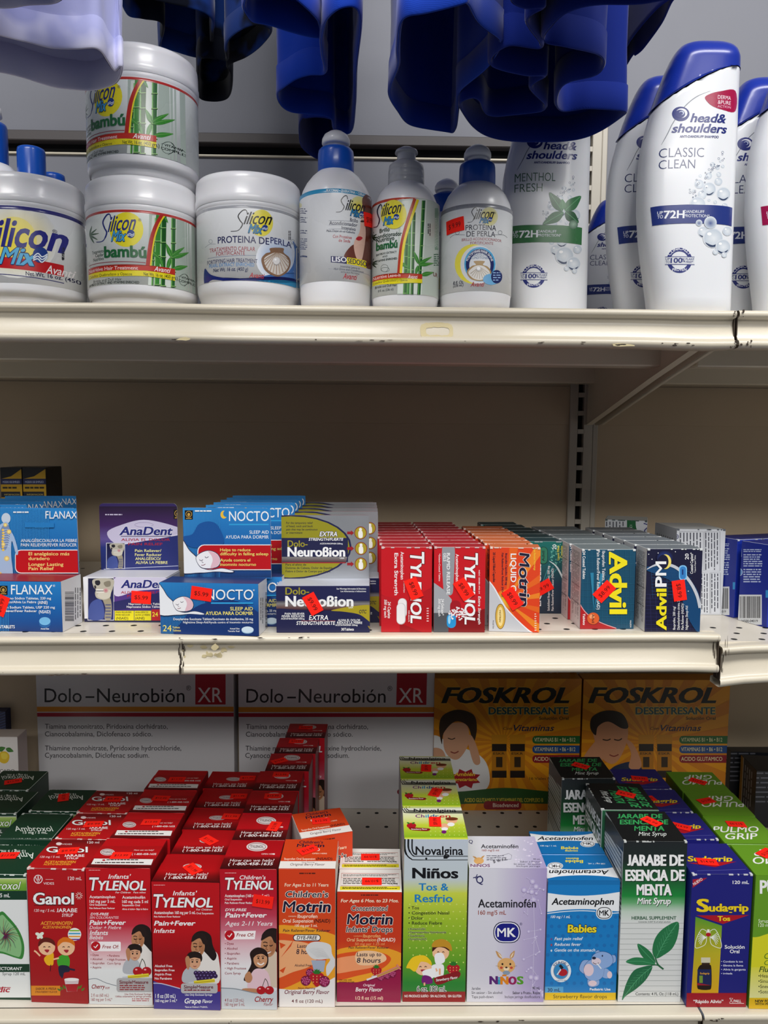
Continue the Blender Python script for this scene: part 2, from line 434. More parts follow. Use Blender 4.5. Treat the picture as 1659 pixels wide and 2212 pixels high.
# ------------------------------------------------------------------ cartons
ORD = ('foremost', 'second', 'third', 'fourth', 'fifth', 'sixth', 'seventh', 'eighth', 'ninth', 'tenth')
class Carton:
    """a folding carton: body with printed faces and a tucked top flap; origin at the middle of its front bottom edge"""
    def __init__(s, name, label, which, fr, base, top, D, cols, arts, group=None, mat='card', flap=True, topcol=None, worn=None, cat='carton', H=None, lat=0):
        a = on_shelf(*px(fr, base[0], base[1]), which); b = on_shelf(*px(fr, base[2], base[3]), which)
        d = b-a; s.W = d.length; s.yaw = math.atan2(d.y, d.x); s.which = which; s.D = D
        n = Vector((-d.y, d.x, 0)).normalized()
        s.H = H or sum(on_plane(*px(fr, top[i], top[i+1]), a, n).z-q.z for i, q in ((0, a), (2, b)))/2
        s.tilt = -SHELF[which][1]
        mid = (a+b)/2; mid.z += 0.0002
        s.root = thing(name, label, cat, mid, (0, s.tilt, s.yaw), group); s.mw = Matrix.LocRotScale(mid, s.root.rotation_euler, None)
        s.loc = mid; s.name = name; s.group = group
        W, H, e = s.W, s.H, 0.0006
        s.F = dict(front=Face(s.mw, (-W/2, 0, 0), (1, 0, 0), (0, 0, 1), (0, -1, 0), W, H),
                   top=Face(s.mw, (-W/2, 0, H), (1, 0, 0), (0, 1, 0), (0, 0, 1), W, D),
                   left=Face(s.mw, (-W/2, D, 0), (0, -1, 0), (0, 0, 1), (-1, 0, 0), D, H),
                   right=Face(s.mw, (W/2, 0, 0), (0, 1, 0), (0, 0, 1), (1, 0, 0), D, H))
        m = Mesh(); hb = H-e if flap else H
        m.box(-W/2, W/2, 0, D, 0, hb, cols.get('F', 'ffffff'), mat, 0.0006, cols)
        for k, (afr, fn) in arts.items():
            if k.split('_')[0] != 'top' or not flap: fn(Art(m, s.F[k.split('_')[0]], afr, mat))
        s.body = m.build('carton_body', s.root)
        if flap:
            m = Mesh(); wc = worn or cols.get('T', 'ffffff')
            m.box(-W/2+0.0003, W/2-0.0003, 0.0003, D-0.0006, hb, H, cols.get('T', 'ffffff'), mat, 0.0002, {'F': wc, 'L': wc, 'R': wc})
            if worn:
                rnd = random.Random(len(label))
                for q in range(5):
                    u = -W/2+.001+rnd.random()*(W-.006); m.box(u, u+.001+.004*rnd.random(), -.0004, .0006, H-.0009, H+.0001, worn, mat, 0)
                for sx in (-1, 1): m.box(sx*(W/2-.0015)-.0012, sx*(W/2-.0015)+.0012, -.0005, .003, H-.0016, H+.0002, worn, mat, .0002)
            for k, (afr, fn) in arts.items():
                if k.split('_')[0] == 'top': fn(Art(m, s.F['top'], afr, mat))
            m.build('top_flap', s.root)
    def stick(s, face, fr, x, y, ang, txt='$13.99', root=None):
        f = s.F[face]; u, v = f.uv(*px(fr, x, y)); return sticker(root or s.root, f, u, v, ang, txt)
    def stick_uv(s, face, u, v, ang, txt='$13.99', root=None):
        f = s.F[face]; return sticker(root or s.root, f, u*f.b[1], v*f.b[3], ang, txt)
    def row(s, fr, edges, labels, yaws=None, stk=None, txt='$13.99', z=None):
        """copies of this carton behind it: edges = the photo's front top edge of each"""
        out = []; last = s.loc.y
        for i, e in enumerate(edges):
            zt = shelf_z(s.which, s.loc.x)+s.H
            p = (onZ(*px(fr, e[0], e[1]), zt)+onZ(*px(fr, e[2], e[3]), zt))/2
            p.y = max(p.y, last+s.D+.0004) if not yaws else p.y; last = p.y; p.z = shelf_z(s.which, p.x)+.0002
            yw = s.yaw+(yaws[i] if yaws else 0)
            r = copy_tree(s.root, p, (0, s.tilt, yw), labels[i], s.group, skip=('price_sticker',))
            if stk and i < len(stk) and stk[i]: s.stick_uv('top', *stk[i], txt, root=r)
            out.append(r)
        return out

def header(c, hh, fr, art, cols, mat='card', ins=(.001, .001), edge='c8ccd4'):
    """hang card rising from the back top edge of a carton; a part of it"""
    W, H, D = c.W, c.H, c.D; m = Mesh(); r = .004; xa, xb = -W/2+ins[0], W/2-ins[1]; P = [(xa, 0), (xb, 0)]
    for cx, a0 in ((xb-r, 0), (xa+r, 90)): P += [(cx+r*math.cos(math.radians(a0+i*22.5)), hh-r+r*math.sin(math.radians(a0+i*22.5))) for i in range(5)]
    yf, yb = D-.0011, D-.0003; F = [(x, yf, H+z-.0005) for x, z in P]; B = [(x, yb, H+z-.0005) for x, z in P]; n = len(P)
    m.face(F, cols, mat); m.face(B[::-1], 'b8bcc4', 'card')
    for i in range(n): j = (i+1) % n; m.face([F[j], F[i], B[i], B[j]], edge, 'card')
    fc = Face(c.mw, (xa, yf, H), (1, 0, 0), (0, 0, 1), (0, -1, 0), xb-xa, hh-.0006)
    art(Art(m, fc, fr, 'card')); c.hdr = m.build('hang_card', c.root); c.hh = hh
def row_hdr(c, fr, pts, labels):
    """copies behind, each found by the top right corner of its hang card in the photo"""
    last = c.loc.y
    for (x, y), lb in zip(pts, labels):
        zt = shelf_z(c.which, c.loc.x)+c.H+c.hh; p = onZ(*px(fr, x, y), zt)
        cx = p.x-c.W/2; last = max(p.y-c.D, last+c.D+.0012); cx = p.x*(last+c.D-EYE.y)/(p.y-EYE.y)-c.W/2; q = Vector((cx, last, shelf_z(c.which, cx)+.0002)); copy_tree(c.root, q, (0, c.tilt, c.yaw*.5), lb, c.group, skip=('price_sticker',))
# ------------------------------------------------------------------ the shelving bay
def struct(name, m, loc=None):
    o = m.build(name, loc=loc); o['kind'] = 'structure'; return o
JOINT = 0.3096
SEAM_L = onY(1228, 1000, BACK-.004).x; SEAM_R = onY(1290, 1000, BACK-.004).x
Z_RAIL = 1.35+0.3985
for nm, z0, z1, mt in (('wall_back', Z_LOW-.03, Z_MID-.004, 'panel'), ('wall_back', Z_MID-.004, Z_TOP-.03, 'panel'), ('wall_back', Z_TOP-.03, 2.3, 'panel_up')):
    m = Mesh()
    if mt == 'panel_up':
        m.box(-1.0, SEAM_L, BACK, BACK+.02, z0, Z_RAIL-.0155, mat=mt, bev=0); m.box(-1.0, SEAM_L, BACK+.004, BACK+.02, Z_RAIL+.012, z1, mat=mt, bev=0)
        m.box(-1.0, SEAM_L, BACK+.012, BACK+.02, Z_RAIL-.0155, Z_RAIL+.012, mat='black', bev=0)
        m.box(SEAM_R, 1.3, BACK, BACK+.02, z0, z1, mat=mt, bev=0)
    else:
        m.box(-1.0, SEAM_L, BACK, BACK+.02, z0, z1, mat=mt, bev=0); m.box(SEAM_R, 1.3, BACK, BACK+.02, z0, z1, mat=mt, bev=0)
        m.box(-1.0, SEAM_L, BACK-.0012, BACK, z1-.058, z1-.004, mat=mt, bev=.0005); m.box(SEAM_R, 1.3, BACK-.0012, BACK, z1-.058, z1-.004, mat=mt, bev=.0005)
    struct(nm, m)
m = Mesh(); m.box(-1.0, SEAM_L-.001, BACK-.006, BACK+.010, Z_RAIL-.001, Z_RAIL+.012, mat='rail', bev=.001)
m.box(-1.0, SEAM_L-.001, BACK-.004, BACK, Z_RAIL-.018, Z_RAIL-.0155, mat='cream', bev=.0005)
struct('trim_1', m)

m = Mesh(); yf = BACK-.006; sx0 = .2905; sx1 = .2990; zs0 = 1.35+.384; pz0, pz1 = Z_LOW-.02, 2.3
m.box(SEAM_L, sx0, yf, BACK+.012, pz0, pz1, mat='post', bev=.0006)
m.box(sx1, SEAM_R-.0085, yf, BACK+.012, pz0, pz1, mat='post', bev=.0006)
m.box(SEAM_R-.008, SEAM_R-.0005, yf+.001, BACK+.012, pz0, pz1, mat='post', bev=.001)
m.box(sx0, sx1, BACK+.004, BACK+.012, pz0, pz1, mat='black', bev=0)
k = -22
while zs0+k*.0254 < pz1:
    zc = zs0+k*.0254
    if zc+.0095 > pz0: m.box(sx0, sx1, yf, BACK+.003, max(zc+.0095, pz0), min(zc+.0254-.0095, pz1), mat='post', bev=0)
    k += 1
post = m.build('upright_post')
tag(post, 'slotted cream steel upright post at the joint of the two shelf bays', 'post')

def lip_profile(h):
    """front edge of a steel shelf, (y, z) from the deck down: bead, concave price channel, lower bead, return"""
    pr = [(.012, 0), (.003, 0)]
    pr += [(.0005-.0035*math.sin(a), -.0035+.0035*math.cos(a)) for a in (0.3, .8, 1.3, 1.8, 2.4)]
    pr += [(.0028, -.0070), (.0040, -.0095)]
    pr += [(.0040-.0050*(t**1.6), -.0095-(h-.0175)*t) for t in (.15, .3, .45, .6, .75, .88, 1)]
    zb = -h+.0045
    pr += [(-.0015-.0030*math.sin(a), zb+.0033*math.cos(a)) for a in (.4, .9, 1.5, 2.1, 2.8)]
    pr += [(.002, -h+.0010), (.016, -h+.0012), (.016, -h+.006)]
    return pr
def shelf(label, which, x0, x1, h, dents=(), chips=(), rib1=None, rib2=None, bracket=0, tilt=0):
    z0 = SHELF[which][0][2]; lo = Vector((0, 0, z0))
    root = thing('steel_shelf', label, 'shelf', lo, (0, -tilt, 0), 'cream steel gondola shelves')
    m = Mesh(); n = max(int((x1-x0)/.02), 2); pr = lip_profile(h); rows = []
    for i in range(n+1):
        x = x0+(x1-x0)*i/n; dy = 0; dz = 0
        for (dx, wd, ay, az) in dents:
            q = math.exp(-((x-dx)/wd)**2); dy += ay*q; dz += az*q
        rows.append([(x, y+dy*(-z/h), z+dz*(-z/h if z < -.01 else .4)) for y, z in pr])
    m.grid(rows, 'ffffff', 'cream', closed=False)
    for xe in (x0, x1): m.box(xe-.0004, xe+.0004, .0008, .013, -h+.002, -.004, mat='chip', bev=0)
    if chips:
        rnd = random.Random(int(z0*1000))
        for (cx, cz, w, hh, mt, num) in chips:
            for q in range(num):
                px_, pz_ = (cx+(rnd.random()-.5)*w, cz+(rnd.random()-.5)*hh) if num > 1 else (cx, cz)
                sw, sh = (min(w*.10, .0026)*(.3+rnd.random()), hh*.22*(.3+rnd.random())) if num > 1 else (w/2, hh/2)
                # lie on the profile of the lip
                yy = min(np.interp(-pz_, [-z for y, z in pr[8:16]], [y for y, z in pr[8:16]]), .004) if -h+.009 > -1 and -pz_ < h-.008 and -pz_ > .0095 else (-.0034 if -pz_ < .0095 else -.0049)
                for (dx, wd, ay, az) in dents: yy += ay*math.exp(-((px_-dx)/wd)**2)*(-pz_/h)
                a0 = rnd.random()*6; pts = [(px_+sw*math.cos(a)*(.6+.6*rnd.random()), yy-.0003-.00004*(q+1), pz_+sh*math.sin(a)*(.6+.6*rnd.random())) for a in [-i*math.pi/5 for i in range(10)]]
                m.face(pts, 'ffffff', mt)
    m.build('shelf_lip', root)
    m = Mesh(); m.box(x0, x1, .011, BACK-.007, -.0028, 0, mat='shelftop', bev=0)
    hx = math.ceil(x0/.0254)*.0254
    for r, yy in enumerate((.018, .0395, .061, .30, .36) if which != 'low' else (.345, .384)):
        x = hx+(r % 2)*.0127
        while x < x1-.012:
            if abs(x) < .75:
                pts = [(x+.0029*math.cos(a*math.pi/6), yy+.0029*math.sin(a*math.pi/6), .00006) for a in range(12)]; m.face(pts, 'ffffff', 'black')
            x += .0254
    m.build('deck', root)
    for (ya, yb, xe) in ((.150, .176, rib1), (.388, .412, rib2)):
        m = Mesh(); xa, xb = (x0+.02, xe if xe else x1-.03) if bracket <= 0 else (xe if xe else x0+.03, x1-.02)
        m.box(xa, xb, ya, yb, -.0325, -.0029, mat='cream', bev=.0015); m.build('stiffener_rib', root)
    m = Mesh(); xb = x1-.0045 if bracket <= 0 else x0+.0045; t = .0013
    out = [(.418, -.004), (.418, -.088), (.398, -.088), (.17, -.045), (.06, -.026), (.03, -.012), (.03, -.004)]
    A = [(xb-t, y, z) for y, z in out]; B = [(xb+t, y, z) for y, z in out]; k = len(out)
    m.face(A, 'ffffff', 'cream'); m.face(B[::-1], 'ffffff', 'cream')
    for i in range(k): j = (i+1) % k; m.face([A[i], A[j], B[j], B[i]], 'ffffff', 'cream')
    e = .006 if bracket <= 0 else -.006
    for i in (1, 2, 3, 4): m.face([A[i], A[i+1], (A[i+1][0]-e, *A[i+1][1:]), (A[i][0]-e, *A[i][1:])], 'ffffff', 'cream')
    m.build('bracket', root, recalc=True)
    return root
GA = .0012
rx1 = onY(1459, 765, .15).x; rx2 = onY(1329, 810, .388).x
UPPER = shelf('upper cream steel shelf of the left bay carrying the jars and bottles', 'top', JOINT-1.22, JOINT-GA, .0327,
      dents=((-.19, .05, .0015, .0012), (JOINT-.03, .03, .001, -.001)), rib1=rx1, rib2=rx2, bracket=-1,
      chips=((-.148, -.0305, .05, .002, 'chip', 5), (.12, -.0295, .12, .002, 'chip', 6), (.24, -.030, .08, .003, 'chip', 9), (-.02, -.0285, .10, .002, 'chip', 5),
             (JOINT-.003, -.003, .006, .006, 'chip', 6), (JOINT-.003, -.029, .008, .006, 'chip', 6), (-.156, -.0295, .014, .003, 'glue', 1), (.212, -.0305, .022, .003, 'glue', 1)))
shelf('upper cream steel shelf of the right bay, only its end in view', 'top', JOINT+GA, 1.3, .0327, bracket=1,
      chips=((JOINT+.006, -.003, .008, .006, 'chip', 6), (JOINT+.006, -.029, .01, .006, 'chip', 7)))
shelf('middle cream steel shelf of the left bay carrying the small tablet boxes', 'mid', JOINT-1.22, JOINT-GA, .0348, tilt=K_MID,
      dents=((JOINT, .02, .003, -.002),), rib1=JOINT-.03, rib2=JOINT-.06, bracket=-1,
      chips=((-.163, -.018, .006, .022, 'chip', 22), (-.14, -.014, .045, .012, 'glue', 16), (-.26, -.032, .04, .002, 'chip', 8), (-.10, -.0015, .16, .002, 'chip', 10),
             (-.32, -.031, .01, .002, 'chip', 4), (JOINT-.003, -.016, .004, .03, 'chip', 9), (.14, -.033, .06, .002, 'chip', 3)))
shelf('middle cream steel shelf of the right bay with a blue box on its edge', 'midr', JOINT+GA, 1.3, .0348, bracket=1,
      dents=((JOINT, .02, .004, -.006),), chips=((JOINT+.004, -.012, .005, .03, 'chip', 8),))
shelf('bottom cream steel shelf of the left bay carrying the syrup cartons', 'low', JOINT-1.22, JOINT-GA, .0348, bracket=-1, chips=((-.124, -.003, .004, .004, 'chip', 3), (.10, -.003, .2, .003, 'chip', 5)))
shelf('bottom cream steel shelf of the right bay, lower right corner of the photo', 'low', JOINT+GA, 1.3, .0348, bracket=1, chips=((JOINT+.01, -.003, .02, .004, 'chip', 6),))
# removed-label glue ring on the upper lip
m = Mesh(); c = onY(944, 714, -.001); rnd = random.Random(3); N = 40; ro = []; ri = []
for i in range(N):
    a = 2*math.pi*i/N; sq = lambda v: math.copysign(abs(v)**.55, v)
    ro.append((c.x+.0135*sq(math.cos(a))*(1+.05*rnd.random()), c.z+.0068*sq(math.sin(a))*(1+.12*rnd.random())))
    ri.append((c.x+.0008+.0100*sq(math.cos(a)), c.z-.0004+.0030*sq(math.sin(a))*(1+.3*rnd.random())))
pr = lip_profile(.0327)[8:16]
yl = lambda z: float(np.interp(Z_TOP-z, [-q[1] for q in pr], [q[0] for q in pr]))-.0004
for i in range(N):
    j = (i+1) % N; m.face([(p[0], yl(p[1]), p[1]) for p in (ri[i], ri[j], ro[j], ro[i])], 'ffffff', 'glue')
o = m.build('label_residue', UPPER, loc=(0, 0, -Z_TOP)); o['label'] = 'yellowish glue ring left by a torn label'
# ------------------------------------------------------------------ little printed pictures shared by several cartons
W_, RED = 'f4f4f4', 'c90f1b'
def tylenol(A, x, y, h, w, dx):
    A.t('T', x, y+.03*h, h*1.38, W_, w=dx*1.12, b=2, it=.16, o='6a0a10', ow=.05); A.t('YLENOL', x+dx*1.02, y, h, W_, w=w-dx*1.02, b=2, it=.16, o='6a0a10', ow=.05, st=.02)
def cherries(A, x, y, r):
    A.curve([(x-.9*r, y), (x-.3*r, y-1.8*r), (x, y-2.6*r)], r*.12, '2a3a18'); A.curve([(x+.9*r, y), (x+.5*r, y-1.8*r), (x, y-2.6*r)], r*.12, '2a3a18')
    for sx in (-1, 1):
        A.ell(x+sx*.92*r, y, r, .92*r, 'b5121f'); A.ell(x+sx*.92*r-.3*r, y-.35*r, .25*r, .16*r, 'f0b8b8')
def grapes(A, x, y, r):
    for i in range(16): A.ell(x+(i % 6-2.5)*r*.75+(i//6)*.3*r, y+(i//6)*r*.6, r*.48, r*.48, '3a2450'); A.ell(x+(i % 6-2.6)*r*.75+(i//6)*.3*r, y+(i//6)*r*.6-.15*r, r*.14, r*.12, '8a78b0')
def strawberry(A, x, y, r):
    A.blob([(x-r, y-.4*r), (x-.5*r, y-.85*r), (x+.5*r, y-.85*r), (x+r, y-.4*r), (x+.6*r, y+.5*r), (x, y+1.1*r), (x-.6*r, y+.5*r)], 'b8182a')
    for i in range(9): A.ell(x+(i % 3-1)*.5*r, y-.35*r+(i//3)*.4*r, .06*r, .09*r, 'f0d080', n=8)
    for a in (-150, -115, -90, -60, -30): A.leaf(x, y-.7*r, .7*r, .35*r, a, '2f7a2c')
def raspberry(A, x, y, r):
    A.ell(x, y, r, r, '7a1440')
    for i in range(14):
        a = i*2.4; q = r*.8*math.sqrt(i/14); A.ell(x+q*math.cos(a), y+q*math.sin(a), r*.24, r*.24, 'a83268', n=10); A.ell(x+q*math.cos(a)-r*.06, y+q*math.sin(a)-r*.08, r*.08, r*.08, 'e0a0c0', n=8)
def syringe(A, x0, y0, x1, y1, w, c='e6d63a'):
    A.line([(x0, y0), (x1, y1)], w, c); A.line([(x0, y0+w*.1), (x1, y1+w*.1)], w*.25, 'b8a020'); A.line([(x0-w*1.6, y0+w*.15), (x0, y0)], w*.55, 'c8ccd2')
def tick(A, x, y, r):
    A.ell(x, y, r, r, 'c01020'); A.line([(x-.4*r, y), (x-.1*r, y+.35*r), (x+.45*r, y-.35*r)], r*.2, 'ffffff')
def rrect(A, x0, y0, x1, y1, r, c):
    P = []
    for cx, cy, a in ((x1-r, y0+r, -90), (x1-r, y1-r, 0), (x0+r, y1-r, 90), (x0+r, y0+r, 180)):
        P += [(cx+r*math.cos(math.radians(a+i*22.5)), cy+r*math.sin(math.radians(a+i*22.5))) for i in range(5)]
    A.poly(P, c)
def mother(A, x, y, s, girl=False):
    """a mother in a white top bending over a small child, one photo-like print; x, y = her face"""
    q = lambda pts: [(x+a*s, y+b*s) for a, b in pts]
    A.blob(q([(.3, .2), (1.5, .5), (1.9, 1.3), (1.9, 3.4), (.1, 3.4), (-.4, 2.4), (.0, 1.3)]), 'e9e4df' if not girl else 'd8c6b2')
    A.blob(q([(-.55, -.5), (-.2, -1.15), (.5, -1.3), (1.15, -.9), (1.35, 0), (1.7, .9), (1.4, 1.4), (.8, .8), (.3, .3)]), '241713')
    A.blob(q([(-.5, -.45), (-.05, -.75), (.45, -.4), (.62, .15), (.45, .75), (.05, 1.05), (-.35, .85), (-.62, .35)]), 'c08a64')
    A.blob(q([(-.6, -.3), (-.3, -1.0), (.5, -1.1), (.9, -.3), (.5, -.1), (.15, -.65)]), '2a1a15')
    A.blob(q([(.12, -.35), (.5, -.1), (.5, .5), (.2, .85), (.1, .3)]), 'b17a55'); A.curve(q([(-.44, -.12), (-.28, -.18), (-.08, -.1)]), s*.07, '2a1812'); A.curve(q([(-.40, .08), (-.25, .15), (-.06, .08)]), s*.09, '2a1812'); A.curve(q([(.08, .08), (.2, .14), (.34, .05)]), s*.08, '2a1812'); A.curve(q([(-.12, .1), (-.2, .38), (-.04, .42)]), s*.06, '8e5a3c')
    A.curve(q([(-.3, .58), (-.08, .72), (.2, .58)]), s*.09, 'f2e6e0'); A.curve(q([(-.3, .54), (-.08, .64), (.2, .54)]), s*.04, '7a2a22')
    if girl:
        A.blob(q([(-1.4, 1.6), (-1.5, .7), (-.9, .25), (-.2, .5), (0, 1.2), (-.2, 1.9), (-1.0, 2.1), (-1.7, 2.9), (-2.0, 2.8)]), '2b1812')
        A.blob(q([(-1.2, 2.1), (-.5, 2.0), (0, 2.4), (.1, 3.6), (-1.4, 3.8), (-1.7, 3.2)]), 'e6c6cf')
        A.ell(x-.66*s, y+1.22*s, .56*s, .68*s, 'cf9a74'); A.blob(q([(-1.25, 1.1), (-1.1, .6), (-.5, .5), (-.15, .75), (-.12, 1.0), (-.5, .78), (-.95, .85)]), '2b1812'); A.curve(q([(-.72, 1.2), (-.76, 1.36), (-.62, 1.38)]), s*.05, 'a06a4a'); A.curve(q([(-.9, 1.5), (-.62, 1.66), (-.35, 1.5)]), s*.1, 'f6eee8')
        for ex in (-.82, -.45): A.ell(x+ex*s, y+1.12*s, .08*s, .07*s, '241410', n=8); A.curve(q([(ex-.12, .98), (ex, .95), (ex+.12, .98)]), s*.05, '3a2018')
        A.blob(q([(-1.9, 2.5), (-1.55, 2.2), (-1.3, 2.7), (-1.5, 3.1), (-1.85, 3.0)]), 'c08a64'); A.blob(q([(-2.1, 3.6), (-.4, 3.7), (-.3, 4.2), (-1.9, 4.3)]), 'c08a64')
    else:
        A.blob(q([(-1.3, 3.4), (-1.4, 2.6), (-.9, 2.0), (-.1, 2.1), (.3, 2.8), (.3, 3.4)]), 'b9bcc2')
        A.blob(q([(-1.0, 1.4), (-.9, .75), (-.3, .55), (.3, .8), (.35, 1.4), (-.2, 1.7)]), '261712')
        A.ell(x-.3*s, y+1.5*s, .55*s, .66*s, 'd9a684'); A.blob(q([(-.85, 1.2), (-.6, .75), (.2, .8), (.28, 1.2), (-.3, 1.1)]), '261712')
        for ex in (-.5, -.08): A.ell(x+ex*s, y+1.5*s, .09*s, .08*s, '1c100c', n=8); A.curve(q([(ex-.13, 1.34), (ex, 1.3), (ex+.13, 1.34)]), s*.05, '3a2018')
        A.curve(q([(-.42, 1.88), (-.28, 1.93), (-.14, 1.88)]), s*.07, 'a04a42')
        A.blob(q([(-1.05, 1.9), (-1.15, 1.2), (-.9, .95), (-.72, 1.3), (-.75, 1.9), (-.9, 2.2)]), 'c08a64')
def helpline(A, x, y, w, h):
    A.t('How can we help?', x, y, h, 'f0e6e6', w=w, it=.25, b=0); A.t('( 1-800-458-1635', x-.03*w, y+h*1.3, h, 'f6f0f0', w=w, it=.25, b=1)
def kid(A, x, y, r, hair, skin='f3c49c'):
    A.ell(x, y, r, r*.95, skin); A.blob([(x-r, y-.1*r), (x-.9*r, y-.8*r), (x-.1*r, y-1.2*r), (x+.8*r, y-.85*r), (x+r, y-.2*r), (x+.4*r, y-.55*r), (x-.4*r, y-.6*r)], hair)
    for e in (-.3, .3): A.curve([(x+e*r-.12*r, y), (x+e*r, y-.1*r), (x+e*r+.12*r, y)], r*.08, '3a1a10')
    A.blob([(x-.3*r, y+.3*r), (x+.3*r, y+.3*r), (x+.05*r, y+.65*r)], 'b02838', 3)

# ------------------------------------------------------------------ bottom shelf, front row from the left
G_ = 'rows of boxed syrups on the bottom shelf'
def ordl(i): return ORD[i]
def a_amb(A):
    A.rect(-260, 340, 300, 1400, 'e6e9e8'); A.rect(-260, 340, 300, 412, '17402c'); A.vg(-260, 408, 300, 498, [(408, 'b9cf7a'), (450, '7fae3c'), (498, '6a9c34')]); A.rect(-260, 404, 300, 410, 'dfe8d0')
    A.t('Ambroxol', 158, 487, 58, 'f6f8f0', w=330, it=.3, al=2, b=0, o='3a6a28', ow=.05); A.rect(-260, 498, 300, 565, '17402c'); A.t('15 mg / 5 mL', 75, 546, 28, W_, w=190, al=2, b=1)
    A.blob([(-60, 760), (5, 655), (60, 690), (140, 790), (180, 900), (170, 1000), (120, 1000), (0, 965), (-80, 1000)], '3f8a3f'); A.blob([(-50, 780), (8, 680), (55, 715), (125, 800), (160, 900), (150, 985), (110, 985), (0, 950), (-70, 980)], '8fbf88')
    rnd = random.Random(4)
    for i in range(26):
        a = -2.4+i*.19; L = 60+70*rnd.random(); x, y = 35, 830
        A.curve([(x, y), (x+.5*L*math.cos(a)+8*rnd.random(), y+.5*L*math.sin(a)), (x+L*math.cos(a+.2), y+L*math.sin(a+.2))], [5, 4.5, 4, 3.6, 3.2, 2.8, 2.5, 2.2, 2, 1.8, 1.5, 1.2, 1], ('9a2438', '2a2f62', '3a2030')[i % 3])
    A.rect(-260, 1045, 300, 1105, '17402c'); A.t('EXPECTORANT', 165, 1090, 22, W_, w=230, al=2, b=1, it=.15); A.t('Syrup 120 mL', 190, 1128, 20, '2a2f2c', w=172, al=2)
    A.t('Medic', 75, 1255, 40, 'b41a3a', w=190, al=2, b=2, it=.2); A.rect(-100, 1218, 80, 1223, 'b41a3a'); A.rect(-260, 1295, 300, 1400, '17402c')
def a_amb_top(A):
    A.t('Ambroxol', 250, 215, 44, 'e6ede6', w=300, it=-.3, rot=180, al=0); A.t('15 mg / 5 mL', 190, 195, 20, 'e6ede6', w=190, rot=180, b=1); A.t('JARABE 120 mL SYRUP', 300, 140, 18, 'e6ede6', w=330, rot=180, b=1)
amb = Carton('syrup_carton', 'dark green and white syrup carton with a drawn lung, front of its row', 'low', 'K2', (-205, 1308, 230, 1316), (-215, 380, 214, 376), .052,
    dict(F='e6e9e8', T='17402c', L='17402c', R='17402c', K='17402c'), {'front': ('K2', a_amb), 'top': ('K2', a_amb_top)}, G_, worn='dfe6e0')
amb.stick('top', 'K2', 60, 240, 4, '$13.99')
E1 = [(-12, 1811, 118, 1813), (60, 1753, 172, 1753)]
def flip(c, r):      # turned end for end on the shelf
    r.rotation_euler.z += math.pi; d = Vector((math.sin(-c.yaw), math.cos(c.yaw), 0)); r.location += d*c.D
rs = amb.row('P', E1, ['dark green syrup carton behind the lung carton, its white lettering upright', 'dark green syrup carton beside the far maroon carton, lettering upside down'], stk=[(.50, .55, 55), (.45, .6, -70)])
flip(amb, rs[0])
for q in rs[0].children:
    if q.name.startswith('price'): q.matrix_local = Matrix.Translation((0, amb.D, 0)) @ Matrix.Rotation(math.pi, 4, 'Z') @ q.matrix_local
Carton_row2 = amb.row('P', [(-92, 1757, 52, 1757), (-42, 1707, 60, 1707)], ['dark green syrup carton cut by the left frame edge, one row in', 'dark green syrup carton at the far left, top lettering turned sideways'], yaws=[0, .0], stk=[None, (.5, .4, 25)])

